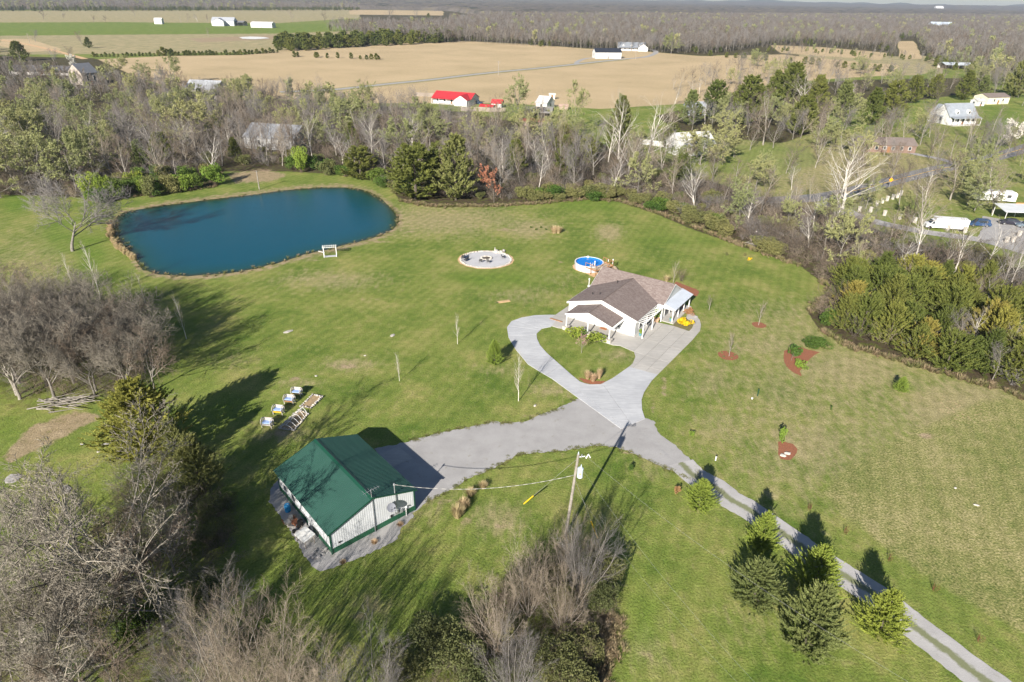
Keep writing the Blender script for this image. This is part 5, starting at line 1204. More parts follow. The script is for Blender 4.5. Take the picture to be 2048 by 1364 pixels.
def car(name, label, loc, rz, col, L=4.6, Hh=1.5, cat='car', suv=False):
    t = thing(name, label, cat, loc, rz); m = newmat('car_paint', col, .3, .2, .6); hw = .9
    c = (.62 if suv else .5)
    prof = [(-L/2, .35), (-L/2, .95), (-L*.46, 1.05 if suv else .98), (-L*.40, Hh if suv else 1.0), (-L*.28, Hh), (L*.10, Hh), (L*.25, 1.0), (L*.46, .88), (L/2, .7), (L/2, .35)]
    mb = MB(); n = len(prof)
    ins = lambda z: hw if z < 1.02 else hw-.18
    V = [(x, -ins(z), z) for x, z in prof]+[(x, ins(z), z) for x, z in prof]
    mb.add(V, [tuple(range(n)), tuple(range(2*n-1, n-1, -1))]+[(i, n+i, n+(i+1) % n, (i+1) % n) for i in range(n)]); mb.obj('body', m, t)
    for s in (-1, 1):
        mb = MB(); y = s*(hw-.09); mb.prism([(-L*.34, y, 1.05), (L*.19, y, 1.05), (L*.09, y, Hh-.1), (-L*.27, y, Hh-.1)], (0, s*.03, 0)); mb.obj('side_window', MT['glass'], t)
    mb = MB(); mb.prism([(L*.115, -.66, Hh-.06), (L*.115, .66, Hh-.06), (L*.235, .72, 1.08), (L*.235, -.72, 1.08)], (.03, 0, .03)); mb.obj('windscreen', MT['glass'], t)
    mb = MB(); mb.prism([(-L*.30, -.66, Hh-.08), (-L*.30, .66, Hh-.08), (-L*.41, .70, 1.1), (-L*.41, -.70, 1.1)], (-.04, 0, .02)); mb.obj('rear_window', MT['glass'], t)
    for x in (-L*.31, L*.31):
        for s in (-1, 1):
            mb = MB(); mb.tube((x, s*(hw-.2), .33), (x, s*(hw+.02), .33), .33, k=16); wl = mb.obj('wheel', MT['black'], t); mb = MB(); mb.tube((x, s*(hw+.02), .33), (x, s*(hw+.03), .33), .19, k=12); mb.obj('rim', MT['metal_grey'], wl)
    for s in (-1, 1):
        mb = MB(); mb.box(-L/2-.02, -L/2+.05, s*.62-.14, s*.62+.14, .75, .92); mb.obj('tail_light', newmat('tail_light', (.45, .01, .01), .3), t)
        mb = MB(); mb.box(L/2-.06, L/2+.015, s*.62-.14, s*.62+.14, .6, .74); mb.obj('headlight', MT['white_paint'], t)
car('parked_suv', 'blue suv parked behind the long white van', G(1956, 452), R(172), (.03, .07, .16), 5.0, 1.8, suv=True)
car('parked_car', 'dark sedan parked by the awning at the right edge', G(2018, 449), R(165), (.03, .03, .045))
car('parked_car', 'pale blue sedan cut off by the right edge', G(2052, 455), R(170), (.16, .22, .28))
car('parked_suv', 'dark suv parked at the red roofed house', G(955, 208), R(-20), (.03, .05, .09), 5.0, 1.85, suv=True)
car('parked_car', 'white car parked at the end of the field lane on the left', G(377, 182), R(0), (.75, .76, .78), 5.0, 1.7)
t = thing('white_van', 'long white box van parked among bare trees at the right', 'van', G(1893, 458), R(-12)); wv = mottled('van_white', (.80, .80, .80), (.70, .70, .70), 1, .4)
mb = MB(); mb.box(-3.2, 4.0, -1.15, 1.15, .5, 2.75); mb.obj('box_body', wv, t)
mb = MB(); mb.prism([(-3.2, -1.05, .4), (-5.0, -1.05, .4), (-5.0, -1.05, 1.15), (-4.2, -1.05, 1.3), (-3.6, -1.05, 2.05), (-3.2, -1.05, 2.1)], (0, 2.1, 0)); mb.obj('cab', wv, t)
for s in (-1, 1): mb = MB(); mb.prism([(-3.3, s*1.06, 1.3), (-4.05, s*1.06, 1.3), (-3.62, s*1.06, 1.95), (-3.3, s*1.06, 1.95)], (0, s*.02, 0)); mb.obj('side_window', MT['glass'], t)
mb = MB(); mb.prism([(-4.17, -.9, 1.34), (-4.17, .9, 1.34), (-3.66, .9, 2.02), (-3.66, -.9, 2.02)], (-.03, 0, .02)); mb.obj('windscreen', MT['glass'], t)
for x in (-4.1, 2.6):
    for s in (-1, 1): mb = MB(); mb.tube((x, s*.85, .4), (x, s*1.12, .4), .4, k=14); mb.obj('wheel', MT['black'], t)
mb = MB(); mb.box(4.0, 4.05, -.9, .9, .55, .8); mb.obj('bumper', newmat('red_bumper', (.5, .03, .02), .5), t)
t = thing('camper', 'white camper trailer behind the trees at the right edge', 'camper', G(1985, 403), R(-10)); mb = MB(); mb.prism([(-5, -1.2, .6), (5, -1.2, .6), (5, -1.2, 2.6), (4.4, -1.2, 3.1), (-4.6, -1.2, 3.1), (-5, -1.2, 2.4)], (0, 2.4, 0)); mb.obj('body', wv, t)
for i in range(4): mb = MB(); mb.box(-4+i*2.2, -3+i*2.2, -1.24, -1.21, 1.5, 2.3); mb.obj('window', MT['glass'], t)
for s in (-1, 1): mb = MB(); mb.tube((.5, s*.95, .35), (.5, s*1.15, .35), .35, k=12); mb.obj('wheel', MT['black'], t)
t = thing('carport', 'white flat roofed awning over parked cars at the right edge', 'carport', G(2050, 440), R(-4)); mb = MB(); mb.prism([(-7, -2.5, 2.5), (5, -2.5, 2.5), (5, 3, 3.2), (-7, 3, 3.2)], (0, 0, .12)); mb.obj('roof', MT['white_metal'], t)
mb = MB(); mb.box(-1.5, 5, 3.01, 3.15, 2.9, 3.5); mb.obj('fascia', newmat('orange_trim', (.6, .2, .05), .6), t)
for x in (-6.5, -1, 4.5):
    for y in (-2.3, 2.8): mb = MB(); mb.tube((x, y, 0), (x, y, 2.5 if y < 0 else 3.15), .07); mb.obj('post', MT['white_paint'], t)
posts = [(1052,205),(1025,225),(988,236),(942,250),(902,268),(858,290),(808,340),(718,335),(920,368),(1043,398),(1166,425),(1285,462),(1430,486),(1570,505),(1905,585),(1955,580),(2005,535)]
pm = MB(); pm.box(-.28, .28, -.28, .28, 0, 1.25); pm.box(-.34, .34, -.34, .34, 1.25, 1.38); pmm = pm.mesh('stone_post', MT['white_paint'] if False else mottled('post_stone', (.60, .56, .50), (.44, .41, .37), 2, .9))
for i, (x, y) in enumerate(posts):
    o = place('stone_post', pmm, None, G(1540+x/4.031, 340+y/4.031), .2); tag(o, 'pale square stone post in the row beside the lane' if i < 14 else 'pale square stone post on the green verge at the right edge', 'post', 'stone posts along the lane')
t = thing('road_sign', 'orange diamond road sign beside the road', 'sign', G(1778, 374)); mb = MB(); mb.tube((0, 0, 0), (0, 0, 2.6), .05); mb.obj('post', MT['metal_grey'], t)
mb = MB(); mb.prism([(0, -.06, 1.5), (.65, -.06, 2.15), (0, -.06, 2.8), (-.65, -.06, 2.15)], (0, .02, 0)); mb.obj('panel', newmat('sign_orange', (.85, .32, .02), .5), t)
for i, (x, y, l) in enumerate([(586, 192, 'thin utility pole at the near edge of the tan field'), (997, 150, 'utility pole beside the lane in the tan field'), (1733, 118, 'utility pole near the white farmhouse lawn'), (60, 87, 'pale utility pole by the dirt road at left'), (362, 46, 'pale utility pole on the far pasture'), (1452, 103, 'pale pole at the edge of the far bare wood')]):
    x = {1733: 1271}.get(x, x)
    t = thing('utility_pole', l, 'utility pole', G(x, y)); hh = 9; mb = MB(); mb.tube((0, 0, 0), (0, 0, hh), .22, .16, 6); mb.obj('pole', MT['bark_pale'], t); mb = MB(); mb.box(-1.2, 1.2, -.08, .08, hh-.8, hh-.6); mb.obj('crossarm', MT['bark_pale'], t)

# ================================================================== SMALL YARD ITEMS
def flatrock(px, py, sx, sy, label, mat='stone_grey', seed=0, sz_=.1, name='flat_rock'):
    o = place(name, rock_mesh(name, seed, sx, sy, sz_, MT[mat]), None, G(px, py, .03), seed*.7); tag(o, label, 'rock')
flatrock(575, 663, .95, .5, 'flat pale rock on the lawn below the pond', 'stone_pale', 1)
flatrock(785, 671, .65, .4, 'flat pale rock in the middle of the lawn', 'stone_pale', 2)
flatrock(626, 898, .35, .2, 'small white stone near the smaller garden bed', 'stone_pale', 3)
flatrock(632, 752, .25, .2, 'small white stone on the lawn above the garden beds', 'stone_pale', 4)
flatrock(730, 1056-345, .2, .15, 'small pale stone on the left lawn', 'stone_pale', 5)
flatrock(1070, 811, .3, .2, 'pale stone where the gravel yard meets the lawn', 'stone_pale', 6)
flatrock(25, 957, 1.2, 1.0, 'large flat grey rock at the left edge', 'stone_grey', 7, .12)
flatrock(133, 978, 1.0, .5, 'broad white rock outcrop behind the bare tree', 'stone_pale', 8, .12)
flatrock(108, 967, .4, .3, 'small white rock beside the broad outcrop', 'stone_pale', 9)
flatrock(215, 887, .85, .35, 'long grey rock beside the olive cedar', 'stone_grey', 10)
flatrock(198, 902, .35, .25, 'small pink white rock below the long grey one', 'stone_pale', 11)
flatrock(164, 888, .35, .25, 'round grey rock left of the long one', 'stone_grey', 12)
flatrock(1953, 1010, .4, .2, 'pale rock in the rough meadow', 'stone_pale', 13)
flatrock(1911, 976, .22, .16, 'small white rock in the rough meadow', 'stone_pale', 14)
t = thing('plywood_sheet', 'orange tan board lying on the lawn left of the drive', 'board', G(1008, 603.5), R(20)); mb = MB(); mb.box(-1.1, 1.1, -.35, .35, .02, .1); mb.obj('board', MT['sand'], t); mb = MB(); mb.tube((-1.1, -.3, .12), (-1.5, -.2, .12), .05); mb.obj('handle', MT['black'], t)
t = thing('pond_plank', 'white plank leaning beside the arbor at the pond edge', 'plank', G(643, 505), R(150)); mb = MB(); mb.box(-.9, .9, -.08, .08, .1, .18); mb.obj('plank', MT['white_paint'], t)
def stake(px, py, label, h, mat, r=.08):
    t = thing('marker_stake', label, 'stake', G(px, py)); mb = MB(); mb.tube((0, 0, 0), (0, 0, h), r, r*.8, 6); mb.tube((0, 0, h), (0, 0, h+.08), r*1.4, r*1.2, 6); mb.obj('stake', mat, t)
stake(1515, 792, 'dark green marker post on the right lawn', 1.0, MT['green_trim']); stake(1431, 921, 'small white marker stake beside the gravel track', .5, MT['white_paint']); stake(1662, 820, 'thin green stake in the dry grass', .6, MT['leaf_green'])
stake(1504, 798, 'white cap stake beside the dark green post', .15, MT['white_paint'], .1)
# ================================================================== VEGETATION: mesh kits
K = {}; KH = {}
MT['twig_near'] = plantmat('twig_near', (.14, .122, .098), (.31, .28, .23), .3, .9, False)
MT['leaf_muted'] = plantmat('leaf_muted', (.085, .10, .035), (.17, .18, .07), .3)
MT['dull_straw'] = plantmat('dull_straw', (.24, .19, .11), (.35, .28, .17), .2, .85)
MT['seedling_red'] = plantmat('seedling_red', (.12, .035, .025), (.18, .07, .05), .2, .9, False)
def kit(key, fn, n):
    K[key] = [fn(i) for i in range(n)]
    for a in K[key]:
        if isinstance(a, tuple):
            c = np.zeros(len(a[1].vertices)*3, np.float32); a[1].vertices.foreach_get('co', c); KH[a[1].name] = float(np.percentile(c[2::3], 99.3))
def mk_tree(name, seed, bark, twig, H=12, leaf=None, nleaf=0, lsize=.2, thick=1, split=2, **g):
    return tree_meshes(name, grow(seed, H, **g), MT[bark], MT[twig], thick, MT[leaf] if leaf else None, nleaf, lsize, seed, split)
# near: fine twigs; mid: fewer and thicker
kit('near_bare', lambda i: mk_tree('bare_tree', 10+i, 'bark_pale' if i % 2 else 'bark_grey', ('twig_near', 'twig_near', 'twig_brown', 'twig_near')[i], nb=(9, 11, 9, 6), tl=.34, trunk=.45, ang=(44, 44, 45, 45), frac=(1.85, .50, .5, .5), rad=.0155, wob=.13, trop=.05, thick=2.4, rk=(.62, .5, .6, .6)), 4)
kit('pond_tree', lambda i: mk_tree('spreading_tree', 25, 'bark_grey', 'twig_grey', nb=(10, 12, 10, 7), tl=.30, trunk=.5, ang=(50, 46, 45, 45), frac=(2.2, .5, .5, .5), rad=.016, wob=.14, trop=.03, thick=2.6, rk=(.6, .5, .6, .6)), 1)
kit('near_fan', lambda i: mk_tree('bare_shrub', 30+i, 'bark_pale', 'twig_tan' if i < 2 else 'twig_grey', H=8, nb=(12, 8, 6), trunk=.12, stems=12, fan=40, ang=(32, 36, 40), frac=(.42, .5, .5), rad=.011, wob=.10, trop=.07, levels=3, thick=1.2, split=1), 3)
kit('near_brush', lambda i: mk_tree('thicket', 50+i, 'bark_dark', ('twig_brown', 'twig_dark')[i], H=4, nb=(7, 6, 5), trunk=.06, stems=14, fan=60, ang=(48, 48, 48), frac=(.5, .5, .5), rad=.011, wob=.22, trop=.04, levels=3, thick=1.2, split=1), 2)
kit('mid_bare', lambda i: mk_tree('bare_tree', 100+i, ('bark_grey', 'bark_pale', 'bark_dark', 'bark_pale', 'bark_grey', 'bark_white')[i], ('twig_grey', 'twig_brown', 'twig_dark', 'twig_tan', 'twig_brown', 'twig_grey')[i], nb=(15, 8, 6, 3), trunk=.18, ang=(48, 45, 45, 45), frac=(.58, .5, .5, .5), narrow=(1, .8, 1, .85, .9, .8)[i], rad=.012, wob=.15, trop=.09, thick=2.2), 6)
kit('mid_white', lambda i: mk_tree('white_tree', 130+i, 'bark_white', 'twig_tan', nb=(12, 8, 6), trunk=.20, ang=(46, 44, 42), frac=(.68, .5, .5), rad=.015, wob=.16, trop=.08, levels=3, thick=1.9, split=3), 3)
kit('mid_bud', lambda i: mk_tree('budding_tree', 140+i, 'bark_grey', 'twig_grey', leaf='bud', nleaf=8500, lsize=.135, nb=(15, 8, 6), trunk=.12, ang=(60, 48, 45), frac=(.66, .55, .5), rad=.013, wob=.15, trop=.05, levels=3, thick=2.0), 4)
kit('sapling', lambda i: mk_tree('sapling', 160+i, 'bark_white', 'twig_tan', H=8, nb=(26, 3, 2), trunk=.22, ang=(38, 35, 35), frac=(.30, .5, .5), narrow=.9, rad=.008, wob=.05, trop=.15, levels=2, thick=2.2), 2)
kit('vase', lambda i: mk_tree('young_tree', 170+i, 'bark_pale', 'twig_tan' if i else 'twig_brown', H=4, nb=(15, 8, 5), trunk=.25, ang=(30, 30, 35), frac=(.6, .5, .5), rad=.014, wob=.07, trop=.12, levels=2, thick=1.3), 2)
kit('seedling', lambda i: mk_tree('seedling', 175, 'seedling_red', 'seedling_red', H=1.3, nb=(8, 4), trunk=.05, stems=7, fan=22, ang=(25, 30), frac=(.5, .5), rad=.014, levels=1, thick=1.6, split=1), 1)
kit('dead_leaf', lambda i: mk_tree('brown_leaved_tree', 180, 'bark_dark', 'twig_brown', leaf='leaf_dead', nleaf=1500, lsize=.2, nb=(12, 6, 4), trunk=.12, ang=(55, 45, 45), frac=(.5, .5, .5), rad=.014, levels=3, thick=1.6), 1)
kit('blossom', lambda i: mk_tree('blossom_tree', 185+i, 'bark_grey', 'twig_grey', H=6, leaf='blossom' if i == 0 else 'blossom_pink', nleaf=2600 if i == 0 else 900, lsize=.13 if i == 0 else .09, nb=(10, 6, 4), trunk=.25, ang=(45, 42, 40), frac=(.6, .5, .5), rad=.016, levels=3, thick=1.2), 2)
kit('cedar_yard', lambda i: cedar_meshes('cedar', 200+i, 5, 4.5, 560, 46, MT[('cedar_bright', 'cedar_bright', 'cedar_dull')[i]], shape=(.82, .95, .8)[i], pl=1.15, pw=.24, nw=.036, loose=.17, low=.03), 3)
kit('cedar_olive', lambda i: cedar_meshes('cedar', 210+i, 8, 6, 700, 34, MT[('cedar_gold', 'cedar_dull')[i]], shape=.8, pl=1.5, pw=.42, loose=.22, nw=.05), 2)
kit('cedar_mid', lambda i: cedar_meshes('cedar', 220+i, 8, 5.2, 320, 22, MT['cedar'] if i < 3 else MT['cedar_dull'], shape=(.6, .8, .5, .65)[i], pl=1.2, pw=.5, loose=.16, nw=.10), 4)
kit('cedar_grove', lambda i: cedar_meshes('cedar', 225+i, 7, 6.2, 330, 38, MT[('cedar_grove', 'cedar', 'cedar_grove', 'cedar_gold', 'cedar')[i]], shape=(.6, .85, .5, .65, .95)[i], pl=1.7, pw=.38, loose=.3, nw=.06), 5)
kit('cedar_far', lambda i: cedar_meshes('cedar', 230+i, 7, 4.8, 80, 14, MT['cedar'], shape=.6, pl=1.6, pw=1.1, loose=.12, nw=.28), 2)
kit('bush', lambda i: bush_mesh('foliage', 240+i, 4, 3, 2600, 16, .125, MT[('leaf_green', 'leaf_olive', 'leaf_green', 'leaf_lime', 'leaf_olive')[i]], 60), 5)
kit('bushn', lambda i: bush_mesh('foliage', 245+i, 4, 3, 5200, 18, .075, MT['leaf_muted'], 420, MT['twig_near']), 3)
kit('smallbush', lambda i: bush_mesh('foliage', 250+i, 2, 1.4, 800, 10, .10, MT[('leaf_green', 'leaf_lime', 'forsythia', 'leaf_olive', 'leaf_dead')[i]], 30), 5)
kit('grass', lambda i: grass_mesh('grass_clump', 260+i, .8, 1.3, 420, MT['straw'], .011, .35), 2)

def tree(key, px, py, ytop=None, h=None, label='', group=None, cat='tree', name=None, vi=None, wide=1.0, H0=12, rz=None, xy=None):
    b = Vector((xy[0], xy[1], 0)) if xy is not None else G(px, py)
    if ytop is not None: h = top_h(b, ytop)
    rs = random.Random(int(px*7+py*13) if px is not None else int(b.x*31+b.y*17)); vs = K[key]; v = vs[rs.randrange(len(vs)) if vi is None else vi]
    s = h/KH[v[1].name]; t = thing(name or v[0].name.split('_trunk')[0].split('.')[0], label, cat, b, rs.uniform(0, 6.28) if rz is None else rz, group, (s*wide, s*wide, s))
    place('trunk', v[0], t); place('crown', v[1], t); return t
def shrub(key, px, py, w, h, label, group=None, vi=0, name='shrub', W0=4, H0=3, xy=None, cat='shrub', rz=None):
    b = Vector((xy[0], xy[1], 0)) if xy is not None else G(px, py)
    t = place(name, K[key][vi], None, b, (b.x*3.1+b.y*1.7) % 6 if rz is None else rz, (w/W0, w/W0, h/H0)); return tag(t, label, cat, group)

# ================================================================== named single plants
T = tree
T('pond_tree', 145, 502, 358, label='large spreading bare grey tree at the left end of the pond', vi=0, wide=1.1, cat='tree')
for (x, y, yt, l) in [(200, 590, 470, 'tallest slender white sapling between the pond and the left thicket'), (143, 566, 500, 'small pale sapling left of the tallest white one'), (291, 608, 540, 'thin sapling just below the pond corner'),
                      (373, 678, 583, 'slender sapling standing in the long tree shadows'), (915, 688, 622, 'thin pale sapling on the lawn left of the drive loop'), (799, 762, 700, 'small thin sapling in the middle of the lawn'), (1037, 802, 700, 'tall thin sapling between the round cedar and gravel yard')]:
    T('sapling', x, y, yt, label=l, H0=7.6, name='sapling', wide=.9)
T('vase', 1458, 712, 662, label='bare young tree in the red mulch ring nearest the drive', H0=3.8, vi=1)
T('vase', 1517, 650, 597, label='bare young tree in the small mulch ring farther right', H0=3.8, vi=1)
T('vase', 1418, 620, 588, label='low bushy young tree with pinkish twigs beside the porch lawn', H0=3.8, vi=0, wide=1.5)
T('blossom', 1163, 706, 664, label='small pink blossoming tree on the island lawn', H0=5.6, vi=1, wide=.85)
T('vase', 1346, 568, 517, label='slender tan twigged tree behind the house', H0=3.8, vi=1, wide=.9)
T('blossom', 2018, 300, 240, label='white blossoming pear tree at the right edge', H0=5.6, vi=0, wide=1.1)
T('blossom', 152, 148, 108, label='white blossoming tree beside the tall tan house', H0=5.6, vi=0)
T('dead_leaf', 988, 405, 330, label='tree holding rusty brown leaves at the wood edge', H0=11)
C5 = [(1398,1016,969,'round bright cedar at the head of the driveway row',3.7,0),(1520,1096,1036,'second bright cedar along the gravel track',3.7,1),(1505,1203,1135,'dull green cedar left of the inner pair by the track',5.3,2),(1625,1178,1108,'broad bright cedar between the dull pair and the track',4.9,0),(1607,1296,1192,'largest dull green cedar at the bottom of the row',5.7,2),(1757,1266,1197,'bright cedar nearest the lower end of the track',4.7,1)]
for x, y, yt, l, wd, vi in C5:
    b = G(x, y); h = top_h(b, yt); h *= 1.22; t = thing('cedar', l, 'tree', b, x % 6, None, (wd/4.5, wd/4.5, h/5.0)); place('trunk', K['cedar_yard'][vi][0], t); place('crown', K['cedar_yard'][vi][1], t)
b = G(989, 728); t = thing('cedar', 'round bright green cedar alone on the lawn left of the drive loop', 'tree', b, 2, None, (.62, .62, .82)); place('trunk', K['cedar_yard'][0][0], t); place('crown', K['cedar_yard'][0][1], t)
b = G(1800, 782); t = thing('cedar', 'small yellow green cedar alone on the dry right lawn', 'tree', b, 1, None, (.50, .50, .48)); place('trunk', K['cedar_yard'][1][0], t); place('crown', K['cedar_yard'][1][1], t)
b = G(1925, 740); t = thing('cedar', 'round dark green cedar standing before the right grove', 'tree', b, 1, None, (.85, .85, .75)); place('trunk', K['cedar_mid'][2][0], t); place('crown', K['cedar_mid'][2][1], t)
T('cedar_olive', 300, 905, 762, label='olive gold cedar with loose drooping sprays left of the shed', vi=0, H0=8, wide=1.3)
T('cedar_olive', 405, 985, 872, label='dull green cedar right of the olive gold one', vi=1, H0=8, wide=.9)
T('cedar_olive', 360, 930, 840, label='pale olive cedar squeezed between the two larger cedars', vi=1, H0=8, wide=.8)
# shrubs around the house
S = shrub
S('smallbush', 1366, 648, 2.7, 1.3, 'bright yellow forsythia bush in the bed by the walkway', vi=2, name='forsythia_bush', W0=2, H0=1.4)
S('smallbush', 1377, 629, 1.9, 1.2, 'orange tinged shrub beside the side porch', vi=4, W0=2, H0=1.4)
S('smallbush', 1149, 672, 3.4, 1.3, 'green hedge shrub at the left carport piers', vi=1, W0=2, H0=1.4, name='hedge_shrub')
S('smallbush', 1164, 675, 2.2, 1.3, 'green hedge shrub behind the pink tree', vi=0, W0=2, H0=1.4, name='hedge_shrub')
S('smallbush', 1192, 683, 3.2, 1.2, 'green hedge shrub beside the right carport pier', vi=1, W0=2, H0=1.4, name='hedge_shrub')
T('near_brush', 1362, 562, 535, label='brown twiggy shrub behind the house by the slender tree', H0=3.8, cat='shrub', name='twiggy_shrub', vi=0, wide=.8)
S('smallbush', 1588, 713, 2.6, 2.0, 'round dark green shrub in the crescent mulch bed', vi=0, W0=2, H0=1.4)
S('smallbush', 1600, 734, 2.0, 1.1, 'lime green shrub at the lower side of the crescent bed', vi=1, W0=2, H0=1.4)
S('bush', 1632, 690, 4.4, 1.0, 'low spreading juniper at the top of the crescent bed', vi=0)
t = T('vase', 1582, 722, h=1.6, label='small bare grey stemmed shrub in the crescent bed', H0=3.8, cat='shrub', name='bare_shrub')
for x, y, w_, h_, l, vi in [(1563, 883, .9, 2.1, 'narrow upright arborvitae beside the red mulch patch', 1), (1382, 873, .8, .8, 'small round shrub on the lawn right of the gravel fork', 1), (1261, 941, .8, .9, 'small conical shrub on the lawn right of the utility pole', 0), (1352, 985, .9, .9, 'small rusty shrub beside the first round cedar', 4)]:
    S('smallbush', x, y, w_, h_, l, vi=vi, W0=2, H0=1.4, name='small_shrub')
for x, y, l in [(1453, 511, 'tiny golden shrub at the left of three on the upper lawn'), (1489, 512, 'faintest golden shrub between its two neighbours on the upper lawn'), (1498, 521, 'tiny golden shrub nearest the wood on the upper lawn')]:
    S('smallbush', x, y, .9, .7, l, vi=2 if x == 1498 else 3, W0=2, H0=1.4, name='golden_shrub', group='tiny golden shrubs on the upper lawn')
for i, (x, y, l) in enumerate([(1618, 1020, 'dark red twiggy seedling nearest the bright first cedars'), (1690, 1067, 'dark red twiggy seedling, second along the track'), (1778, 1122, 'dark red twiggy seedling in the middle of the row'), (1868, 1182, 'dark red twiggy seedling, fourth along the track'), (1958, 1284, 'dark twiggy seedling lowest in the row beside the track')]):
    t = T('seedling', x, y, h=1.0, label=l, H0=1.3, cat='shrub', name='seedling', vi=0, group='seedlings in a row beside the track')
# ornamental grass
def clump(px, py, r, h, label, name='ornamental_grass', group=None):
    o = place(name, K['grass'][int(px) % 2], None, G(px, py), px % 6, (r/.8, r/.8, h/1.3)); tag(o, label, 'grass clump', group)
clump(1175, 757, .7, 1.4, 'dry ornamental grass at the left of the mulch tip'); clump(1186, 762, .8, 1.3, 'dry ornamental grass in the middle of the mulch tip'); clump(1198, 757, .6, 1.9, 'tallest dry ornamental grass at the right of the mulch tip')
clump(1109, 466, 1.3, 1.9, 'left clump of pale grass behind the fire circle'); clump(1117, 466, 1.2, 1.9, 'right clump of pale grass behind the fire circle'); 
clump(966, 976, .7, .9, 'small round straw clump nearest the gravel'); clump(941, 991, .8, 1.0, 'round straw clump between the other two by the gravel'); clump(915, 1034, 1.0, 1.7, 'largest straw clump on the lawn beside the shed'); clump(926, 1018, .9, 1.4, 'straw clump leaning against the largest one')
clump(855*0+749, 1087, .45, .5, 'orange dry weed in the gravel by the shed gable'); clump(800, 1051, .45, .4, 'orange dry weed at the shed vent pipe'); clump(686, 1126, .4, .35, 'orange dry weed at the gravel tip')
clump(1333, 562, .9, 1.2, 'tan grass clump behind the house corner')
# mulch beds
def disc(px, py, r): c = G(px, py); return [c+Vector((r*math.cos(a*.3), r*math.sin(a*.3), 0)) for a in range(21)]
sheet('mulch_ring', disc(1456, 711, 1.5), .012, MT['mulch'], .05, .3); sheet('mulch_ring', disc(1518, 650, 1.15), .012, MT['mulch'], .05, .3)
sheet('mulch_bed', gp([(1568,702),(1567,718),(1572,732),(1585,744),(1603,753),(1600,742),(1606,735),(1612,725),(1625,713),(1640,704),(1618,700),(1600,693),(1590,700),(1578,698)]), .012, MT['mulch'], .05, .4)
sheet('mulch_patch', gp([(1556,883),(1570,884),(1586,888),(1596,900),(1588,914),(1580,920),(1560,918),(1556,905)]), .012, MT['mulch'], .06, .3)
sheet('mulch_bed', gp([(1157,756),(1170,758),(1190,762),(1212,762),(1206,767),(1195,769),(1180,768.5),(1168,765)]), .016, MT['mulch'], .04, .3)
sheet('mulch_bed', gp([(1352,563),(1375,572),(1392,578),(1399,584),(1394,592),(1380,592),(1362,580),(1345,572)]), .012, MT['mulch'], .06, .4)
sheet('flower_bed', gp([(1345,652),(1378,662),(1384,656),(1386,650),(1381,643),(1375,637),(1356,637)]), .02, mottled('bed_earth', (.20, .15, .09), (.12, .14, .05), 3, .95, coord='pos'), .03, .3)
for x, y, l in [(1566, 911, 'white stone at the foot of the red mulch patch'), (1575, 907, 'grey stone slab across the red mulch patch'), (1392, 634, 'dark stone at the walkway bend')]: flatrock(x, y, .45, .3, l, 'stone_pale' if x != 1392 else 'stone_grey', x, .2)
for i in range(5):
    a = i*1.25; c = G(1456, 711)+Vector((math.cos(a)*1.0, math.sin(a)*1.0, 0)); o = place('flower_tuft', K['smallbush'][3], None, c, a, (.22, .22, .2)); tag(o, 'tiny grey green tuft planted in the mulch ring nearest the drive', 'plant', 'tufts in the mulch ring')
for i in range(6):
    c = G(1062+i*10, 456+(i % 2)*4); o = place('garden_tuft', K['smallbush'][0], None, c, i, (.35, .35, .3)); tag(o, 'small dark tuft in the planted row behind the fire circle', 'plant', 'tufts planted behind the fire circle')
# brush pile left
t = thing('brush_pile', 'heap of cut branches and logs at the left', 'brush pile', G(128, 812)); rs_ = random.Random(5)
for i in range(46):
    a = rs_.uniform(-.5, .7); l = rs_.uniform(1.5, 4.5); x, y, z = rs_.uniform(-2.6, 2.6), rs_.uniform(-1.3, 1.3), rs_.uniform(.1, 1.2)*.9; d = Vector((math.cos(a), math.sin(a), rs_.uniform(-.12, .2)))*l/2; mb = MB(); mb.tube(Vector((x, y, z))-d, Vector((x, y, z))+d, rs_.uniform(.04, .11), .03, 5); mb.obj('branch', MT['bark_pale' if i % 3 else 'bark_grey'], t)
t = thing('brush_pile', 'scatter of cut limbs at the wood edge by the right lawn', 'brush pile', G(1520, 492)); 
for i in range(22):
    a = rs_.uniform(-1, 1); l = rs_.uniform(1, 3.5); x, y, z = rs_.uniform(-2.6, 2.6), rs_.uniform(-1.5, 1.5), rs_.uniform(.1, .8); d = Vector((math.cos(a), math.sin(a), rs_.uniform(-.1, .1)))*l/2; mb = MB(); mb.tube(Vector((x, y, z))-d, Vector((x, y, z))+d, .06, .03, 4); mb.obj('branch', MT['bark_pale'], t)
for i, (x, y, l) in enumerate([(1558, 498, 'left sawn pale log in the cut limbs'), (1566, 496, 'right sawn pale log in the cut limbs'), (1563, 470, 'sawn stump inside the bare wood edge')]):
    t = thing('log', l, 'log', G(x, y), i*.8); mb = MB(); mb.tube((-.6, 0, .28), (.6, .1, .28), .28, k=10); mb.obj('wood', MT['sand'] if i < 2 else MT['stone_pale'], t)

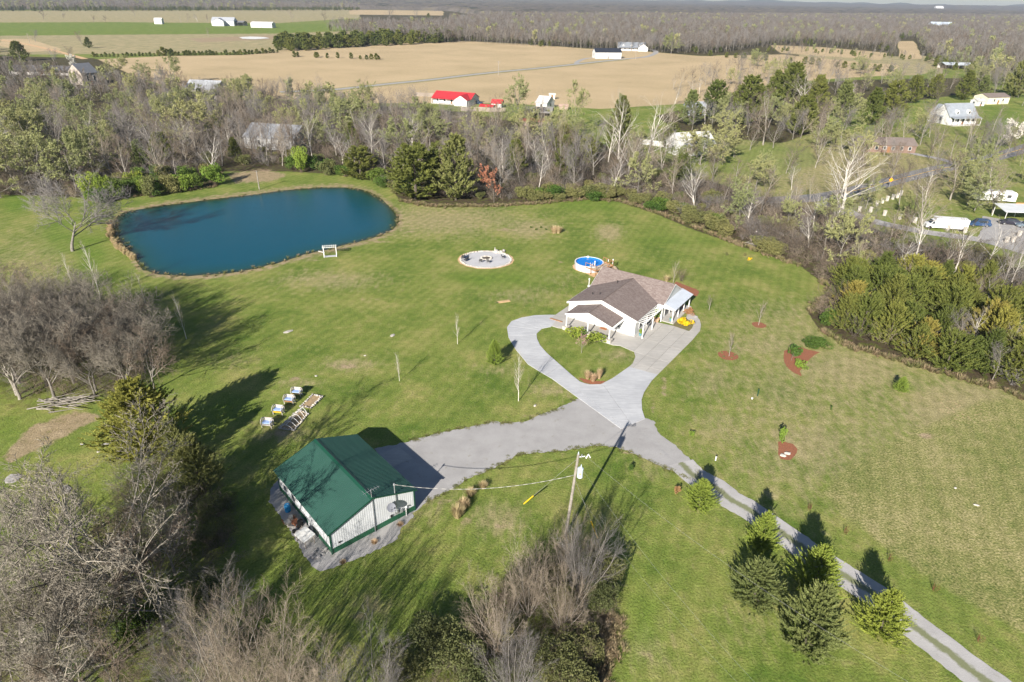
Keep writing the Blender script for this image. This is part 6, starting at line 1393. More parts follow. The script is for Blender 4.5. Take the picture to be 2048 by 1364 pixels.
# hero bare trees of the near thickets
near = [ ('near_bare', 305, 735, 610, 'dark bare tree at the lawn corner of the left thicket', 0, 1.1), ('near_bare', 262, 720, 600, 'dark bare tree behind the lawn corner tree', 2, 1.1), ('near_bare', 130, 690, 565, 'tall bare tree in the middle of the left thicket', 1, 1.1), ('near_bare', 70, 730, 575, 'tall grey bare tree left of the middle of the thicket', 3, 1.1), ('near_bare', 310, 780, 655, 'dark bare tree leaning over the lawn shadow', 2, 1.0), ('near_bare', 230, 740, 620, 'dense dark bare tree between the lawn corner and the brush pile', 0, 1.1), ('near_bare', 330, 1260, 1060, 'dark bare tree right below the big pale one', 2, 1.0), ('near_bare', 190, 1320, 1120, 'dark stemmed bare tree in the lower left tangle', 0, 1.0), ('near_bare', 60, 1330, 1110, 'grey bare tree in the lower left tangle', 3, 1.0),('near_bare', 272, 1232, 915, 'big bare tree with pale branches at the lower left', 1, 1.15), ('near_bare', 128, 1230, 985, 'bare tree with twisted limbs left of the big pale one', 0, .95), ('near_bare', 12, 1190, 1000, 'bare tree with whitish limbs at the left edge', 3, .8),
        ('near_bare', 235, 1180, 1010, 'dark twigged bare tree behind the big pale one', 2, .9), ('near_bare', 350, 1150, 1000, 'dark bare tree between the big pale one and the dull cedar', 0, .85), ('near_bare', 130, 1395, 1190, 'bare tree at the bottom left with dark stem', 0, .9),
        ('near_bare', 60, 1480, 1240, 'low bare tree cut off at the bottom left corner', 3, .9), ('near_bare', 265, 1440, 1240, 'bare tree cut off by the bottom edge, left of the tan fans', 2, .9),
        ('near_bare', 95, 770, 610, 'bare tree with several leaning stems at the left', 1, 1.1), ('near_bare', 35, 790, 600, 'budding bare tree at the left edge above the brush pile', 3, 1.0), ('near_bare', 150, 730, 590, 'grey bare tree above the brush pile', 1, 1.0), ('near_bare', 245, 770, 660, 'dark bare tree at the right of the left thicket', 0, 1.0),
        ('near_bare', 290, 745, 635, 'dark twiggy tree casting shadow on the lawn', 0, 1.0), ('near_bare', 200, 700, 590, 'bare tree at the back of the left thicket', 2, 1.0), ('near_bare', 20, 700, 560, 'bare tree at the left edge behind the thicket', 1, 1.0), ('near_bare', 190, 790, 680, 'dark bare tree right above the brush pile', 0, 1.0)]
for k_, x, y, yt, l, vi, wd in near: T(k_, x, y, yt, label=l, vi=vi, wide=wd, H0=12.2)
fans = [(430, 1330, 1165, 'tan twigged shrub fan nearest the lower left trees', 2), (560, 1440, 1215, 'tan twigged shrub fan at the bottom edge, left one', 1), (470, 1440, 1230, 'tan twigged shrub fan low between its neighbours', 0), (650, 1450, 1270, 'tan twigged shrub fan at the bottom edge, right one', 1), (760, 1440, 1285, 'brown twigged shrub fan below the lawn shadows', 2), (380, 1400, 1260, 'grey twigged shrub fan low at the left bottom', 2),
        (993, 1298, 1150, 'pale branching shrub tree in the middle bottom thicket', 0), (1058, 1232, 1075, 'bare shrub tree behind the pale one', 1), (1128, 1150, 1030, 'bare shrub tree around the utility pole foot', 1), (1160, 1190, 1035, 'bare shrub tree right of the utility pole foot', 2), (1125, 1262, 1130, 'bare shrub tree at the right of the middle thicket', 0), (1030, 1400, 1255, 'small bare shrub at the bottom of the middle thicket', 2), (1180, 1130, 1050, 'small bare shrub nearest the pole shadow', 1)]
for x, y, yt, l, vi in fans: T('near_fan', x, y, yt, label=l, vi=vi, H0=7.4, name='bare_shrub', cat='shrub', wide=.85 if x < 800 else .72)
for x, y, w_, h_, l, vi in [(905, 1325, 5, 3.4, 'olive green bush at the left of the middle thicket', 1), (860, 1290, 4, 2.6, 'pale olive bush beside the lawn shadows', 4), (1205, 1160, 4, 3.0, 'green bush on the right flank of the middle thicket', 1), (1200, 1215, 3.4, 2.6, 'olive bush above the dry grass strip', 4), (1120, 1350, 4.6, 3.0, 'dark olive bush at the bottom of the middle thicket', 1), (1160, 1310, 3.6, 2.6, 'green bush behind the dry grass strip', 0), (960, 1390, 4, 3, 'green bush at the bottom edge below the pale shrub', 4), (800, 1370, 4.5, 3, 'olive bush at the bottom edge beside the brown fan', 1), (1040, 1190, 3.2, 2.2, 'yellowish bush behind the bare shrub trees', 4),
                            (430, 1080, 4, 2.6, 'dark green bush below the dull cedar', 0), (440, 1030, 3.5, 2.6, 'green bush at the shaded lawn edge left of the shed', 0), (420, 1210, 4, 3, 'yellow green bush among the lower left trees', 4), (330, 1010, 4, 2.5, 'dark olive bush under the bare trees', 1), (170, 1130, 4, 2, 'bright green low bush at the lower left', 3)]:
    S('bushn', x, y, w_, h_, l, vi=vi % 3, name='bush')

# ================================================================== woods of separate trees
REST = []
def woods(poly, spacing, seed, choices, hr, group, label, keep=None, cat='tree', limit=999):
    """choices: list of (weight, key, H0, label)"""
    P_ = scatter(poly, spacing, seed, keep); rs = random.Random(seed); tot = sum(c[0] for c in choices); k = 0
    order = sorted(range(len(P_)), key=lambda i: P_[i][1])
    for q, i in enumerate(order):
        if q >= limit: REST.append((*P_[i], rs.uniform(*hr))); continue
        u = rs.uniform(0, tot); a = 0
        for c in choices:
            a += c[0]
            if u <= a: break
        h = rs.uniform(*hr)*(c[4] if len(c) > 4 else 1)
        T(c[1], None, None, h=h, label=c[3], group=('evergreens' if 'cedar' in c[1] else 'budding trees' if 'bud' in c[1] else 'bare trees')+' in the '+group, H0=c[2], xy=P_[i], wide=rs.uniform(.85, 1.15)); k += 1
    return k
inp = lambda poly: (lambda a, b: ~inpoly(a, b, poly))
Z1 = [(-120,250),(180,215),(240,300),(200,395),(60,400),(-120,400)]
Z2 = [(210,215),(420,208),(560,212),(700,222),(860,228),(940,240),(1000,262),(1140,290),(1330,335),(1420,385),(1400,440),(1330,408),(1240,388),(1160,384),(1000,396),(880,398),(800,388),(740,350),(600,335),(440,332),(430,362),(230,385)]
Z3 = [(1420,385),(1560,415),(1700,452),(1850,495),(2080,535),(2080,600),(1900,570),(1800,560),(1700,555),(1650,545),(1600,515),(1500,480),(1440,455)]
Z5 = [(1632,622),(1668,592),(1740,568),(1850,575),(2080,620),(2080,800),(2005,768),(1900,742),(1800,708),(1700,682),(1645,654)]
counts = {}
counts['z8'] = woods([(-60,640),(120,625),(255,680),(300,745),(285,800),(190,815),(100,805),(-60,790)], 4.6, 17, [(1, 'near_bare', 12, 'bare tree in the tangled thicket at the left of the lawn')], (8.5, 11.5), 'left thicket', '')
clear = [(500,240),(640,240),(650,300),(490,300)]
counts['z1'] = woods(Z1, 10.0, 11, [(6, 'mid_bud', 11.5, 'pale green budding tree in the wood left of the pond'), (4, 'mid_bare', 12, 'bare grey tree in the wood left of the pond')], (12, 17), 'wood left of the pond', '')
counts['z2'] = woods(Z2, 8.8, 12, [(13, 'mid_bare', 12, 'bare tree in the wood between the pond and the tan field'), (2, 'mid_white', 12, 'white limbed bare tree in the wood between the pond and the tan field'), (.9, 'mid_bud', 11.5, 'budding tree in the wood between the pond and the tan field'), (1.2, 'cedar_mid', 8, 'dark cedar in the wood between the pond and the tan field', .7)], (11, 16), 'wood behind the pond', '', limit=105, keep=lambda a, b: ~((a > 850) & (a < 1115) & (b < 268)))
counts['z3'] = woods(Z3, 7.2, 13, [(8, 'mid_bare', 12, 'bare brown tree in the strip between lawn and lane'), (1.2, 'mid_white', 12, 'pale limbed bare tree in the strip between lawn and lane'), (1.2, 'mid_bud', 11.5, 'budding tree in the strip between lawn and lane')], (8, 12.5), 'strip between lawn and lane', '', limit=48)
counts['z5'] = woods(Z5, 4.3, 14, [(8, 'cedar_grove', 8, 'green cedar in the dense grove at the right'), (1.2, 'mid_bare', 12, 'small bare tree in the dense cedar grove at the right', 1.0)], (5.5, 8), 'grove at the right', '')
Z6 = [(1330,255),(1450,235),(1640,250),(1850,262),(2048,280),(2100,520),(1850,485),(1700,440),(1560,405),(1420,380),(1340,330)]
okyard = lambda a, b: ~((a > 1325) & (a < 1435) & (b > 265) & (b < 315)) & ~((a > 1480) & (a < 1630) & (b > 285) & (b < 335)) & ~((a > 1850) & (a < 2100) & (b > 425) & (b < 475)) & ~((a > 1950) & (b > 380) & (b < 430)) & ~((a > 1700) & (a < 1830) & (b > 280) & (b < 310))
counts['z6'] = woods(Z6, 11.5, 15, [(6, 'mid_bare', 12, 'bare tree in the yards beyond the lane'), (1.6, 'mid_bud', 12, 'hazy budding tree in the yards beyond the lane')], (7.5, 12.5), 'yards beyond the lane', '', keep=okyard, limit=45)
counts['z7'] = woods([(1330,180),(1500,130),(1700,140),(1850,160),(1960,150),(2048,180),(2060,230),(1960,178),(1860,180),(1820,215),(1700,235),(1500,260),(1340,250)], 17, 16, [(1, 'mid_bare', 12, 'grey bare tree in the dark cedar belt')], (9, 13), 'dark cedar belt', '', limit=48)
# edge and yard trees named one by one
ed = [('mid_bare', 505, 318, 222, 'bare tree before the left end of the half hidden grey barn', 12, 1.1, 4), ('mid_bare', 545, 325, 225, 'bare tree before the middle of the half hidden grey barn', 12, 1.0, 2), ('mid_bare', 585, 322, 222, 'brown bare tree before the right part of the half hidden grey barn', 12, 1.1, 1), ('mid_white', 625, 318, 205, 'white trunked bare tree right of the half hidden grey barn', 12, .8, 0), ('mid_bare', 565, 332, 245, 'low bare tree nearest the pond bank before the grey barn', 12, 1.0, 3), ('cedar_mid', 832, 398, 288, 'broad dark evergreen at the wood edge right of the pond', 8, 1.5, 2), ('cedar_mid', 912, 400, 268, 'tall olive evergreen beside the broad dark one', 8, .95, 3), ('cedar_mid', 722, 358, 293, 'round dark green evergreen above the right end of the pond', 8, 1.7, 2), ('cedar_mid', 873, 385, 300, 'dark evergreen between the two tall ones', 8, 1.0, 0), ('cedar_mid', 1130, 345, 270, 'evergreen deep in the wood behind the pampas clumps', 8, 1.0, 1), ('cedar_mid', 1235, 310, 190, 'tall dark evergreen behind the white limbed trees', 8, .8, 1),
      ('mid_white', 1236, 318, 172, 'tall white limbed tree left of the white house', 12, .95, 0), ('mid_white', 1292, 330, 175, 'tall white limbed tree nearest the white house', 12, 1.1, 1), ('mid_white', 1258, 345, 250, 'broken white limbed tree leaning left', 12, 1.3, 2), ('mid_white', 1668, 432, 268, 'giant white sycamore, left stem, beside the road bend', 12, 1.15, 0), ('mid_white', 1685, 428, 262, 'giant white sycamore, right stem, beside the road bend', 12, 1.5, 1),
      ('mid_white', 1608, 232, 135, 'big bare pale tree in front of the dark cedars', 12, 1.15, 1), ('mid_bare', 1526, 290, 172, 'broad bare tree on the bright yard left of the dark cedars', 12, 1.2, 1), ('mid_bare', 1546, 296, 225, 'smaller bare tree right of the broad one on the yard', 12, 1.1, 0), ('mid_bud', 1150, 270, 160, 'tall budding poplar on the green yard, right one', 11.5, .6, 1), ('mid_bud', 1040, 250, 148, 'tall budding poplar beside the white cottage', 11.5, .75, 0), ('mid_bare', 1085, 300, 175, 'tall thin bare tree in front of the rusty shed', 12, .5, 3),
      ('mid_bare', 1118, 320, 205, 'slender pale bare tree below the green yard', 12, .5, 3), ('mid_bud', 345, 168, 108, 'large pale budding tree at the left edge of the tan field', 11.5, 1.1, 2), ('mid_bud', 240, 165, 112, 'broad yellow green tree left of the tan field', 11.5, 1.4, 3), ('mid_bud', 290, 172, 122, 'yellow green tree between the two pale budding ones', 11.5, 1.1, 0), ('mid_bud', 480, 205, 150, 'round yellow green tree right of the silver barn roof', 11.5, 1.5, 1), ('mid_bare', 645, 195, 142, 'bare tree on the near edge of the tan field', 12, 1.1, 3), ('mid_bare', 545, 212, 155, 'bare brown tree beside the round yellow green one', 12, 1.2, 1),
      ('mid_bud', 715, 290, 195, 'broad yellow green tree before the red roofed house', 11.5, 1.5, 2), ('mid_bud', 860, 300, 222, 'broad yellow green tree before the red roofed sheds', 11.5, 1.6, 3), ('mid_bud', 975, 305, 240, 'pale budding tree before the board fence', 11.5, 1.3, 1), ('mid_bud', 400, 300, 188, 'broad yellow green tree in the wood behind the pond', 11.5, 1.3, 0),
      ('mid_bare', 1838, 468, 335, 'broad brown bare tree left of the white van', 12, 1.2, 3), ('mid_white', 1850, 400, 318, 'pale trunked bare tree behind the white van', 12, 1.1, 0), ('mid_bare', 1985, 428, 308, 'broad tan bare tree at the gravel parking', 12, 1.5, 3), ('mid_bare', 1900, 400, 300, 'brown bare tree between the van and the road', 12, 1.4, 1), ('mid_bare', 1940, 345, 265, 'grey bare tree between road and cottage', 12, 1.2, 0), ('mid_bud', 1955, 400, 315, 'pale olive tree beside the camper', 11.5, 1.3, 2),
      ('mid_bare', 1840, 290, 200, 'bare tree in front of the white cottage, left one', 12, 1.1, 0), ('mid_bare', 1805, 285, 218, 'bare tree left of the cottage drive', 12, 1.1, 3), ('mid_bare', 1985, 262, 205, 'small reddish bare tree right of the cottage', 12, 1.1, 1), ('mid_bare', 1870, 215, 150, 'bare tree behind the white cottage', 12, 1.2, 2), ('mid_bare', 1740, 300, 230, 'bare brown tree before the brick ranch house', 12, 1.4, 1), ('mid_bud', 1700, 310, 255, 'budding tree left of the brick ranch house', 11.5, 1.6, 1), ('mid_bud', 1640, 300, 235, 'olive budding tree on the bright yard', 11.5, 1.3, 2), ('mid_bud', 1450, 325, 250, 'budding tree right of the white house', 11.5, 1.5, 0), ('mid_bud', 1400, 330, 255, 'pale budding tree in front of the white house', 11.5, 1.6, 1),
      ('mid_bud', 1340, 345, 290, 'pale budding tree before the white fence', 11.5, 1.4, 3), ('mid_bare', 1500, 300, 240, 'small bare tree left of the broad yard tree', 12, 1.3, 4), ('mid_bare', 2030, 320, 250, 'grey bare tree at the right edge by the road', 12, 1.2, 2), ('mid_bare', 1975, 300, 240, 'grey bare tree beside the blossoming pear', 12, 1.2, 0), ('mid_white', 1988, 640, 560, 'pale bare tree standing in the right grove', 12, .9, 2), ('mid_white', 1935, 700, 610, 'pale leaning bare tree among the grove cedars', 12, .8, 0), ('mid_white', 2010, 745, 640, 'thin pale bare tree at the front of the grove', 12, .7, 1)]
for k_, x, y, yt, l, H0, wd, vi in ed: T(k_, x, y, yt, label=l, H0=H0, wide=wd, vi=vi)
# cedars of the middle distance, right half
cd_all = [(1378,250,180),(1405,262,165),(1425,240,160),(1440,255,150),(1468,245,135),(1490,250,150),(1512,225,140),(1545,215,140),(1562,245,128),(1585,262,140),(1572,225,125),(1450,285,225),(1625,235,150),(1700,245,165),(1718,238,155),(1738,250,175),(1755,232,170),(1778,238,160),(1800,225,160),(1775,250,190),(1822,206,150),(1845,202,160),(1865,198,148),(1885,205,158),(1905,196,142),(1925,200,140),(1940,190,145),(1960,195,150),(1480,290,240),(1530,265,190),(1600,270,190),(1735,265,205),(2028,195,120),(2042,215,130),(2060,205,140),(1340,300,245),(1660,225,160),(1680,235,160),(1690,262,200)]
cd_ = [c for i, c in enumerate(cd_all) if i % 5 in (0, 2)]
for x, y, yt in cd_: T('cedar_mid', x, y, yt, label='dark cedar in the belt left of the white cottage' if x < 1830 else 'dark cedar in the belt behind the white cottage', group='dark cedars around the right hand yards', H0=8, wide=1.05)
# rows of small cedars on field edges
r1 = [(1420,112,100,23),(1453,115,104,16),(1471,116,105,13),(1487,117,104,17),(1508,119,103,17),(1530,121,107,20),(1551,122,117,9),(1580,125,114,16),(1609,128,113,20),(1622,129,114,16),(1635,131,116,22),(1673,134,123,16),(1688,136,122,20),(1706,138,125,18),(1726,140,127,14),(1747,142,128,16),(1757,143,128,16),(1780,144,130,16)]
for x, y, yt, wpx in r1: T('cedar_far', x, y, yt, label='small dark cedar in the row along the right part of the tan field', group='cedars along the right field edge', H0=6.8, wide=1.3)
rs_ = random.Random(77)
x = 188
while x < 560:
    y = np.interp(x, [188, 300, 480, 560], [114, 112, 110, 105]); T('cedar_far', x, float(y), float(y)-rs_.uniform(6, 12)-(8 if 322 < x < 350 else 0), label='dark cedar in the hedgerow along the far edge of the tan field', group='hedgerow along the far field edge', H0=6.8, wide=1.25); x += rs_.uniform(6, 9.5)
def belt(poly, sp, seed, hr, label, group, key='cedar_far', H0=6.8, wide=1.2):
    for p in scatter(poly, sp, seed): T(key, None, None, h=random.Random(int(p[0]*9+p[1])).uniform(*hr), label=label, group=group, H0=H0, wide=wide, xy=p)
belt([(545,102),(560,88),(640,86),(760,80),(860,76),(920,72),(925,82),(860,88),(700,96),(600,102)], 13, 3, (8, 14), 'dark cedar in the dense belt above the tan field', 'dense cedar belt above the tan field')
belt([(560,112),(780,118),(775,120.5),(560,114)], 9, 5, (3, 5), 'low dark bush in the thin line crossing the tan field', 'line of low bushes in the tan field')
for x, y, yt, l, k_ in [(42, 122, 82, 'tall dark cedar at the far left edge', 'cedar_mid'), (165, 90, 58, 'grey bare tree at left beside the green round one', 'mid_bare'), (178, 96, 74, 'round dark green tree on the left khaki field', 'cedar_mid'), (72, 84, 58, 'round dark bare tree on the left pasture', 'mid_bare'), (417, 73, 54, 'round dark bare tree beside the dirt patch', 'mid_bare'), (88, 39, 15, 'dark bare tree clump at the top left', 'mid_bare'), (187, 45, 29, 'small bare tree on the far pasture, left of two', 'mid_bare'), (212, 45, 29, 'small bare tree on the far pasture, right of two', 'mid_bare'), (270, 31, 6, 'tall bare tree on the far khaki field', 'mid_bare'), (375, 44, 26, 'bare tree left of the far farm buildings', 'mid_bare'), (395, 43, 25, 'bare tree in the clump by the far farm buildings', 'mid_bare'), (415, 44, 27, 'bare tree above the far farm buildings', 'mid_bare'), (585, 43, 16, 'tall pale bare tree on the far pasture', 'mid_bare'), (650, 45, 20, 'lone bare tree right of the white shed', 'mid_bare'), (780, 42, 14, 'pale bare tree before the yellow field', 'mid_bare'), (857, 38, 26, 'small dark cedar before the yellow field', 'cedar_mid'), (832, 38, 20, 'bare tree before the yellow field', 'mid_bare'), (128, 38, 25, 'small brown bare tree on the far pasture', 'mid_bare'),
                      (110, 130, 95, 'grey bare tree over the long low farmhouse', 'mid_bare'), (140, 125, 88, 'grey bare tree over the tan house', 'mid_bare'), (1342, 108, 66, 'pale budding tree at the wood front by the dormered house', 'mid_bud'), (70, 140, 110, 'grey bare tree at the left by the long farmhouse', 'mid_bare')]:
    T(k_, x, y, yt, label=l, H0=8 if k_ == 'cedar_mid' else 12, wide=1.3)
# edge shrubs
def bushes(poly, sp, seed, wr, hr, vis, label, group):
    rs = random.Random(seed)
    for p in scatter(poly, sp, seed): S('bush', 0, 0, rs.uniform(*wr), rs.uniform(*hr), label, group, vi=rs.choice(vis), xy=p, name='bush')
bushes([(1050,385),(1240,385),(1340,412),(1480,470),(1600,520),(1650,570),(1600,530),(1480,489),(1330,430),(1240,402),(1100,402),(1040,410)], 3.7, 21, (4, 6.5), (2, 3.6), (0, 1, 1, 4), 'olive green bush along the upper lawn edge', 'bushes along the upper lawn edge')
bushes([(180,378),(430,352),(440,378),(330,392),(190,408)], 5, 22, (4, 6), (3.5, 6), (0, 3, 1, 0), 'green bush on the bank at the back left of the pond', 'bushes behind the pond')
bushes([(560,335),(640,338),(800,372),(830,395),(780,385),(700,358),(570,346)], 5.5, 23, (4, 6), (3, 5.5), (0, 1, 0), 'green bush on the bank at the back right of the pond', 'bushes behind the pond')
for x, y, yt, l in [(603, 345, 293, 'lime green pyramidal tree behind the pond'), (320, 232, 190, 'bright green narrow evergreen in the wood'), (180, 402, 350, 'lime green upright bush at the left of the pond bank'), (213, 402, 352, 'second lime green upright bush on the pond bank')]:
    b = G(x, y); h = top_h(b, yt); S('bush', x, y, h*.55, h, l, vi=3, name='upright_bush')

# ================================================================== stuff: undergrowth, far woods, tall grass
def far_tree(seed, H=14, nb=(9, 6, 3), bark='bark_grey', twig='twig_grey', leaf=None, nleaf=0, r=.055, trunk=.3):
    out = grow(seed, H, trunk=trunk, nb=nb, ang=(40, 45, 45), frac=(.5, .5, .5), rad=.011, wob=.12, trop=.12, levels=len(nb)-1+1 if len(nb) < 3 else 3)
    V = []; F = []; mi = []; n = 0; Tn = []; rs = np.random.RandomState(seed)
    for lv in range(4):
        if not out[lv]: continue
        S_ = np.array(out[lv]); S_[:, 6:8] = np.maximum(S_[:, 6:8], (.1, .06, r, r)[lv]*(1 if lv < 3 else .8))
        if lv == 0: S_ = S_[::1]
        v, f = tubes(S_, 3, n, cone=lv == 3); V.append(v); F.append(f); n += len(v); mi += [0 if lv < 2 else 1]*len(f); Tn.append(np.repeat(rs.rand(len(S_)), len(v)//len(S_)))
    if leaf:
        src = np.array(out[3] or out[2]); c = src[rs.randint(0, len(src), nleaf), 3:6]+rs.normal(0, .35, (nleaf, 3)); d = rs.normal(size=(nleaf, 3, 3))*.42
        V.append((c[:, None]+d).reshape(-1, 3)); F.append(np.arange(nleaf*3).reshape(-1, 3)+n); mi += [2]*nleaf; Tn.append(np.repeat(rs.rand(nleaf), 3)); n += 3*nleaf
    # faces of different size must keep their order
    return npmesh('far_tree', np.concatenate(V), F, [MT[bark], MT[twig]]+([MT[leaf]] if leaf else []), np.array(mi), np.concatenate(Tn))
def instancer(name, label, pts, meshes, smin, smax, seed, weights=None, z=0, kind='stuff', zs=1):
    rs = np.random.RandomState(seed); n = len(pts)
    me = bpy.data.meshes.new(name); me.vertices.add(n); co = np.zeros((n, 3), np.float32); co[:, :2] = pts; co[:, 2] = z; me.vertices.foreach_set('co', co.ravel())
    a = me.attributes.new('rot', 'FLOAT', 'POINT'); a.data.foreach_set('value', (rs.rand(n)*6.283).astype(np.float32))
    a = me.attributes.new('siz', 'FLOAT', 'POINT'); a.data.foreach_set('value', rs.uniform(smin, smax, n).astype(np.float32))
    a = me.attributes.new('idx', 'INT', 'POINT'); a.data.foreach_set('value', rs.choice(len(meshes), n, p=weights).astype(np.int32))
    col = bpy.data.collections.new(name+'_sources')
    for i, m_ in enumerate(meshes):
        o = bpy.data.objects.new('%s_source_%02d' % (name, i), m_); col.objects.link(o)
    ng = bpy.data.node_groups.new(name+'_scatter', 'GeometryNodeTree'); ng.interface.new_socket('Geometry', in_out='INPUT', socket_type='NodeSocketGeometry'); ng.interface.new_socket('Geometry', in_out='OUTPUT', socket_type='NodeSocketGeometry')
    gi = ng.nodes.new('NodeGroupInput'); go = ng.nodes.new('NodeGroupOutput'); ip = ng.nodes.new('GeometryNodeInstanceOnPoints'); ci = ng.nodes.new('GeometryNodeCollectionInfo')
    ci.inputs['Collection'].default_value = col; ci.inputs['Separate Children'].default_value = True; ci.inputs['Reset Children'].default_value = True
    def na(nm, ty):
        q = ng.nodes.new('GeometryNodeInputNamedAttribute'); q.data_type = ty; q.inputs['Name'].default_value = nm; return [s for s in q.outputs if s.enabled and s.name == 'Attribute'][0]
    L = ng.links; L.new(gi.outputs[0], ip.inputs['Points']); L.new(ci.outputs[0], ip.inputs['Instance']); ip.inputs['Pick Instance'].default_value = True
    L.new(na('idx', 'INT'), ip.inputs['Instance Index']); cx = ng.nodes.new('ShaderNodeCombineXYZ'); L.new(na('rot', 'FLOAT'), cx.inputs[2])
    er = ng.nodes.new('FunctionNodeEulerToRotation'); L.new(cx.outputs[0], er.inputs[0]); L.new(er.outputs[0], ip.inputs['Rotation'])
    cs = ng.nodes.new('ShaderNodeCombineXYZ'); sz_ = na('siz', 'FLOAT')
    L.new(sz_, cs.inputs[0]); L.new(sz_, cs.inputs[1])
    mm = ng.nodes.new('ShaderNodeMath'); mm.operation = 'MULTIPLY'; L.new(sz_, mm.inputs[0]); mm.inputs[1].default_value = zs; L.new(mm.outputs[0], cs.inputs[2])
    L.new(cs.outputs[0], ip.inputs['Scale']); L.new(ip.outputs[0], go.inputs[0])
    o = place(name, me); md = o.modifiers.new('scatter', 'NODES'); md.node_group = ng; o['kind'] = kind; o['label'] = label; return o
def merged(v):
    t_, c_ = v; bm = bmesh.new()
    if 'tint' not in t_.attributes: t_.attributes.new('tint', 'FLOAT', 'POINT')
    bm.from_mesh(t_); n = len(bm.faces); bm.from_mesh(c_); bm.faces.ensure_lookup_table(); k = len(t_.materials)
    for f in bm.faces[n:]: f.material_index += k
    me = bpy.data.meshes.new('woods_tree'); bm.to_mesh(me); bm.free()
    for m_ in list(t_.materials)+list(c_.materials): me.materials.append(m_)
    return me
rest = np.array(REST); hh_ = KH[K['mid_bare'][0][1].name]
instancer('mixed_woods', 'bare and budding trees farther back in the woods', rest[:, :2], [merged(v) for v in K['mid_bare'][:4]+K['mid_bud'][:2]], .82, 1.2, 90, [.22, .2, .2, .22, .08, .08])
FT = [far_tree(300, bark='bark_grey', twig='twig_grey'), far_tree(301, bark='bark_pale', twig='twig_dark'), far_tree(302, bark='bark_dark', twig='twig_brown'), far_tree(303, bark='bark_grey', twig='twig_grey'),
      far_tree(304, leaf='bud', nleaf=420, bark='bark_grey', twig='twig_grey', trunk=.2), K['cedar_far'][0][1], K['cedar_far'][1][1]]
FW = [(655,60),(720,74),(840,86),(940,84.5),(1060,92),(1170,97),(1232,93),(1300,92),(1312,104),(1420,108),(1500,101),(1545,89),(1640,93),(1790,105),(1795,78),(1832,78),(1848,116),(1950,118),(2060,135),(2500,170),(2900,60),(2300,30),(1000,34),(930,44),(900,40),(900,54),(700,57)]
pts = scatter(FW, 8.6, 31, keep=lambda a, b: (b > 36) & ~((a > 1225) & (a < 1305) & (b > 88)))
far_n = len(pts)
instancer('bare_woods', 'wide grey bare woods beyond the tan field', pts, FT, .8, 1.25, 32, [.26, .25, .24, .17, .025, .03, .025])
pts = scatter([(655,62),(840,87),(940,85.5),(1060,93),(1170,98),(1312,105),(1420,109),(1545,92),(1550,84),(1420,98),(1300,90),(1170,92),(1060,87),(940,80),(840,80),(700,70)], 7, 33)
instancer('wood_edge', 'pale trunks along the front of the bare woods', pts, FT[:4], .75, 1.1, 34, [.2, .35, .15, .3])
pts = np.concatenate([scatter([(-150,23),(720,21),(720,13),(-150,11)], 15, 35), scatter([(-150,100),(0,100),(-20,180),(-200,200)], 10, 36)])
instancer('dark_woods', 'dark cedar and bare woods along the top left', pts, FT, 1.0, 1.5, 37, [.14, .12, .16, .1, .04, .22, .22])
pts = scatter([(1850,116),(1990,128),(2200,150),(2200,190),(1990,172),(1965,150),(1860,132)], 8.5, 38)
instancer('right_woods', 'bare and cedar woods at the far right', pts, FT, .75, 1.05, 39, [.2, .15, .2, .1, .1, .15, .10])
pts = scatter([(-260,118),(60,150),(200,175),(330,172),(420,198),(560,203),(700,212),(560,222),(240,222),(180,225),(-260,260)], 8.0, 40, keep=lambda a, b: ~((a > 385) & (a < 455) & (b > 172) & (b < 215)))
instancer('left_woods', 'bare and budding woods left of the tan field', pts, FT, .6, .85, 41, [.27, .18, .24, .17, .12, .01, .01])
pts = scatter([(1500,103),(1560,99),(1650,103),(1790,113),(1850,121),(1880,130),(1800,119),(1650,109),(1560,105)], 9, 44)
instancer('hedgerow', 'low mixed hedgerow between the far tan strips', pts, FT, .35, .7, 45, [.2, .1, .2, .1, .1, .15, .15])
BR = []
for i, (tw, sd) in enumerate((('twig_brown', 1), ('twig_grey', 2), ('twig_dark', 3), ('twig_tan', 4))):
    o_ = grow(400+sd, 4, stems=9, fan=55, nb=(6, 5), trunk=.08, ang=(45, 45), frac=(.55, .55), rad=.012, wob=.2, trop=.05, levels=2)
    V = []; F = []; n = 0
    for lv in range(3):
        S_ = np.array(o_[lv]); S_[:, 6:8] = np.maximum(S_[:, 6:8]*1.3, .018); v, f = tubes(S_, 3, n, cone=True); V.append(v); F.append(f); n += len(v)
    V = np.concatenate(V); BR.append(npmesh('brush', V, F, MT[tw], None, np.random.RandomState(i).rand(len(V))))
instancer('edge_brush', 'low brown brush between the lawn edge bushes and the woods', scatter([(820,392),(1000,402),(1100,392),(1240,395),(1340,422),(1480,478),(1620,540),(1668,588),(1700,560),(1600,480),(1420,392),(1240,372),(1000,385),(820,380)], 2.5, 64), BR+[K['bush'][4]], .4, .95, 65, [.3, .2, .25, .15, .10])
notpond = lambda a, b: ~inpoly(a, b, POND)
u1 = scatter(Z2, 3.6, 51); u2 = scatter(Z3+[], 3.2, 52); u3 = scatter(Z1, 4.2, 53)
u4 = scatter([(1330,340),(1560,405),(1720,450),(1720,470),(1560,440),(1400,400)], 3.2, 54)
instancer('undergrowth', 'tangled brown undergrowth beneath the woods', np.concatenate([u1, u2, u3, u4]), BR+[K['bush'][1]], .55, 1.25, 55, [.3, .25, .2, .17, .08])
W4A = [(-80,620),(120,610),(270,665),(318,760),(285,800),(100,800),(-80,770)]
W4B = [(240,905),(430,935),(470,1060),(490,1180),(560,1300),(700,1500),(-150,1700),(-150,1260),(60,1220),(160,1120),(230,1010)]
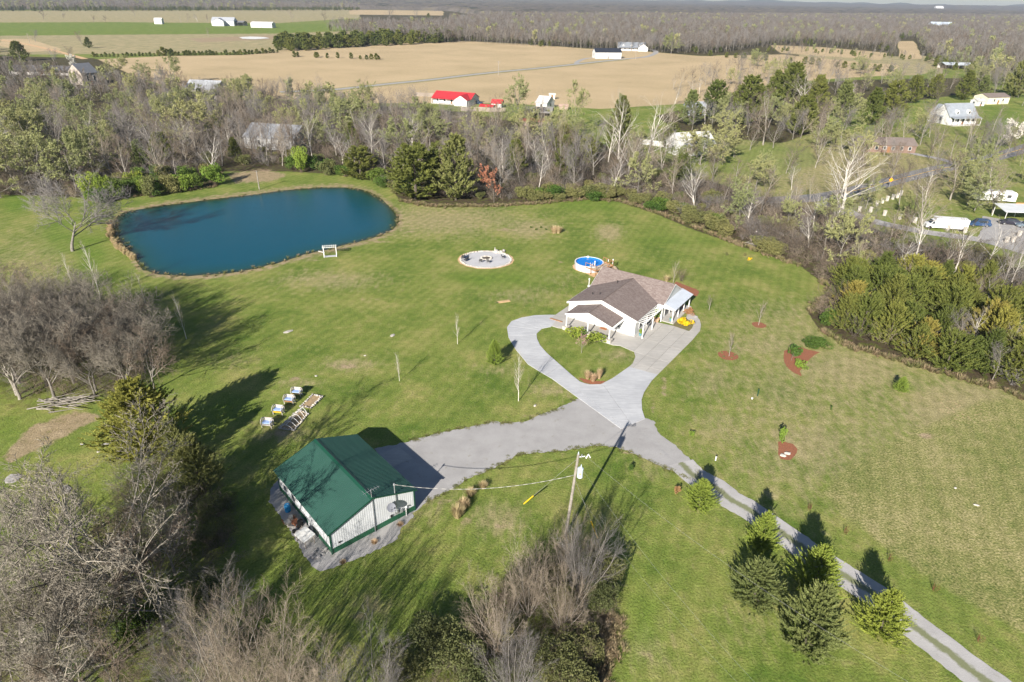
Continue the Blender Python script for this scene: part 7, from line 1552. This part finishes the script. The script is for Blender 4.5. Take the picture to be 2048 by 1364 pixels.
W5P = [(960,1220),(1080,1110),(1215,1110),(1225,1215),(1190,1260),(1160,1430),(860,1460),(860,1350)]
NB = [v[1] for v in K['near_brush']]
instancer('left_thicket', 'dense dark brush at the left of the lawn', scatter(W4A, 2.3, 56), BR+NB, .5, 1.1, 57, [.3, .1, .3, .05, .12, .13], zs=1)
instancer('lower_thicket', 'dense brush under the bare trees at the lower left', scatter(W4B, 2.0, 58), BR+NB+[K['bush'][1], K['bush'][0]], .35, .8, 59, [.22, .12, .2, .08, .12, .14, .07, .05])
instancer('middle_thicket', 'brush at the foot of the middle bare shrubs', scatter(W5P, 1.6, 60), BR+NB+[K['bush'][1]], .35, .75, 61, [.2, .14, .18, .12, .12, .12, .12])
instancer('grove_brush', 'brush among the grove cedars', scatter(Z5, 4.2, 62), BR+[K['bush'][0]], .6, 1.2, 63, [.2, .2, .2, .15, .25])
# tall dry grass strips along the wood edges
def band(line, w_, sp, seed):
    rs = np.random.RandomState(seed); out = []
    P_ = [G(*p) for p in line]
    for a, b in zip(P_[:-1], P_[1:]):
        n = max(1, int((b-a).length*w_/(sp*sp))); t_ = rs.rand(n); nn = Vector((-(b-a).y, (b-a).x, 0)).normalized(); o_ = rs.normal(0, w_*.35, n)
        for i in range(n): q = a.lerp(b, t_[i])+nn*o_[i]; out.append((q.x, q.y))
    return np.array(out)
GM = [K['grass'][0], K['grass'][1]]; GE = [grass_mesh('grass_tuft', 280+i, .75, .55, 34, MT[('leaf_olive', 'dull_straw', 'dull_straw')[i]], .02, .2) for i in range(3)]
g1 = band([(1640,560),(1665,582),(1650,600),(1620,625)], 1.3, .42, 70); g2 = band([(1640,660),(1700,694),(1800,722),(1900,752),(2000,780),(2060,800)], 1.2, .42, 71); g3 = band([(1060,409),(1110,404),(1180,398),(1240,403),(1330,430),(1480,490),(1600,532)], 1.6, .5, 72); g4 = band([(800,402),(870,413),(1000,412),(1060,408)], 1.8, .5, 73)
g5 = band([(186,402),(430,375),(440,345)], 1.2, .6, 74)
g6 = band(POND+POND[:1], 1.2, 1.0, 85)
instancer('bank_grass', 'sparse rough grass on the pond bank', g6, GE, .4, 1.0, 86, [.5, .25, .25])
instancer('dry_grass', 'tall dry grass along the wood edges', np.concatenate([g1, g2, g3, g4, g5]), GE, .5, 1.4, 75, [.3, .35, .35])
instancer('straw_strip', 'strip of tall straw grass at the bottom middle', band([(1222,1232),(1212,1290),(1195,1365),(1190,1420)], 1.5, .17, 76), [grass_mesh('straw_tuft', 290, .6, .5, 40, MT['dull_straw'], .015, .2)], .5, 1.1, 77)
instancer('reeds', 'tan reeds on the left shore of the pond', band([(219,447),(222,475),(240,500),(262,512),(268,520)], 1.0, .62, 78), GM, .35, .8, 79, zs=1.3)
instancer('grass_fringe', 'ragged grass growing over the gravel edges', np.concatenate([band([GRAV[i] for i in range(2, 13)], .5, .35, 80), band([GRAV[i] for i in range(21, 34)], .5, .35, 81)]), [grass_mesh('green_tuft', 270, .5, .14, 40, MT['leaf_olive'], .015)], .4, 1.0, 82)
print('COUNTS', counts, 'far', far_n, 'objs', len(bpy.data.objects))
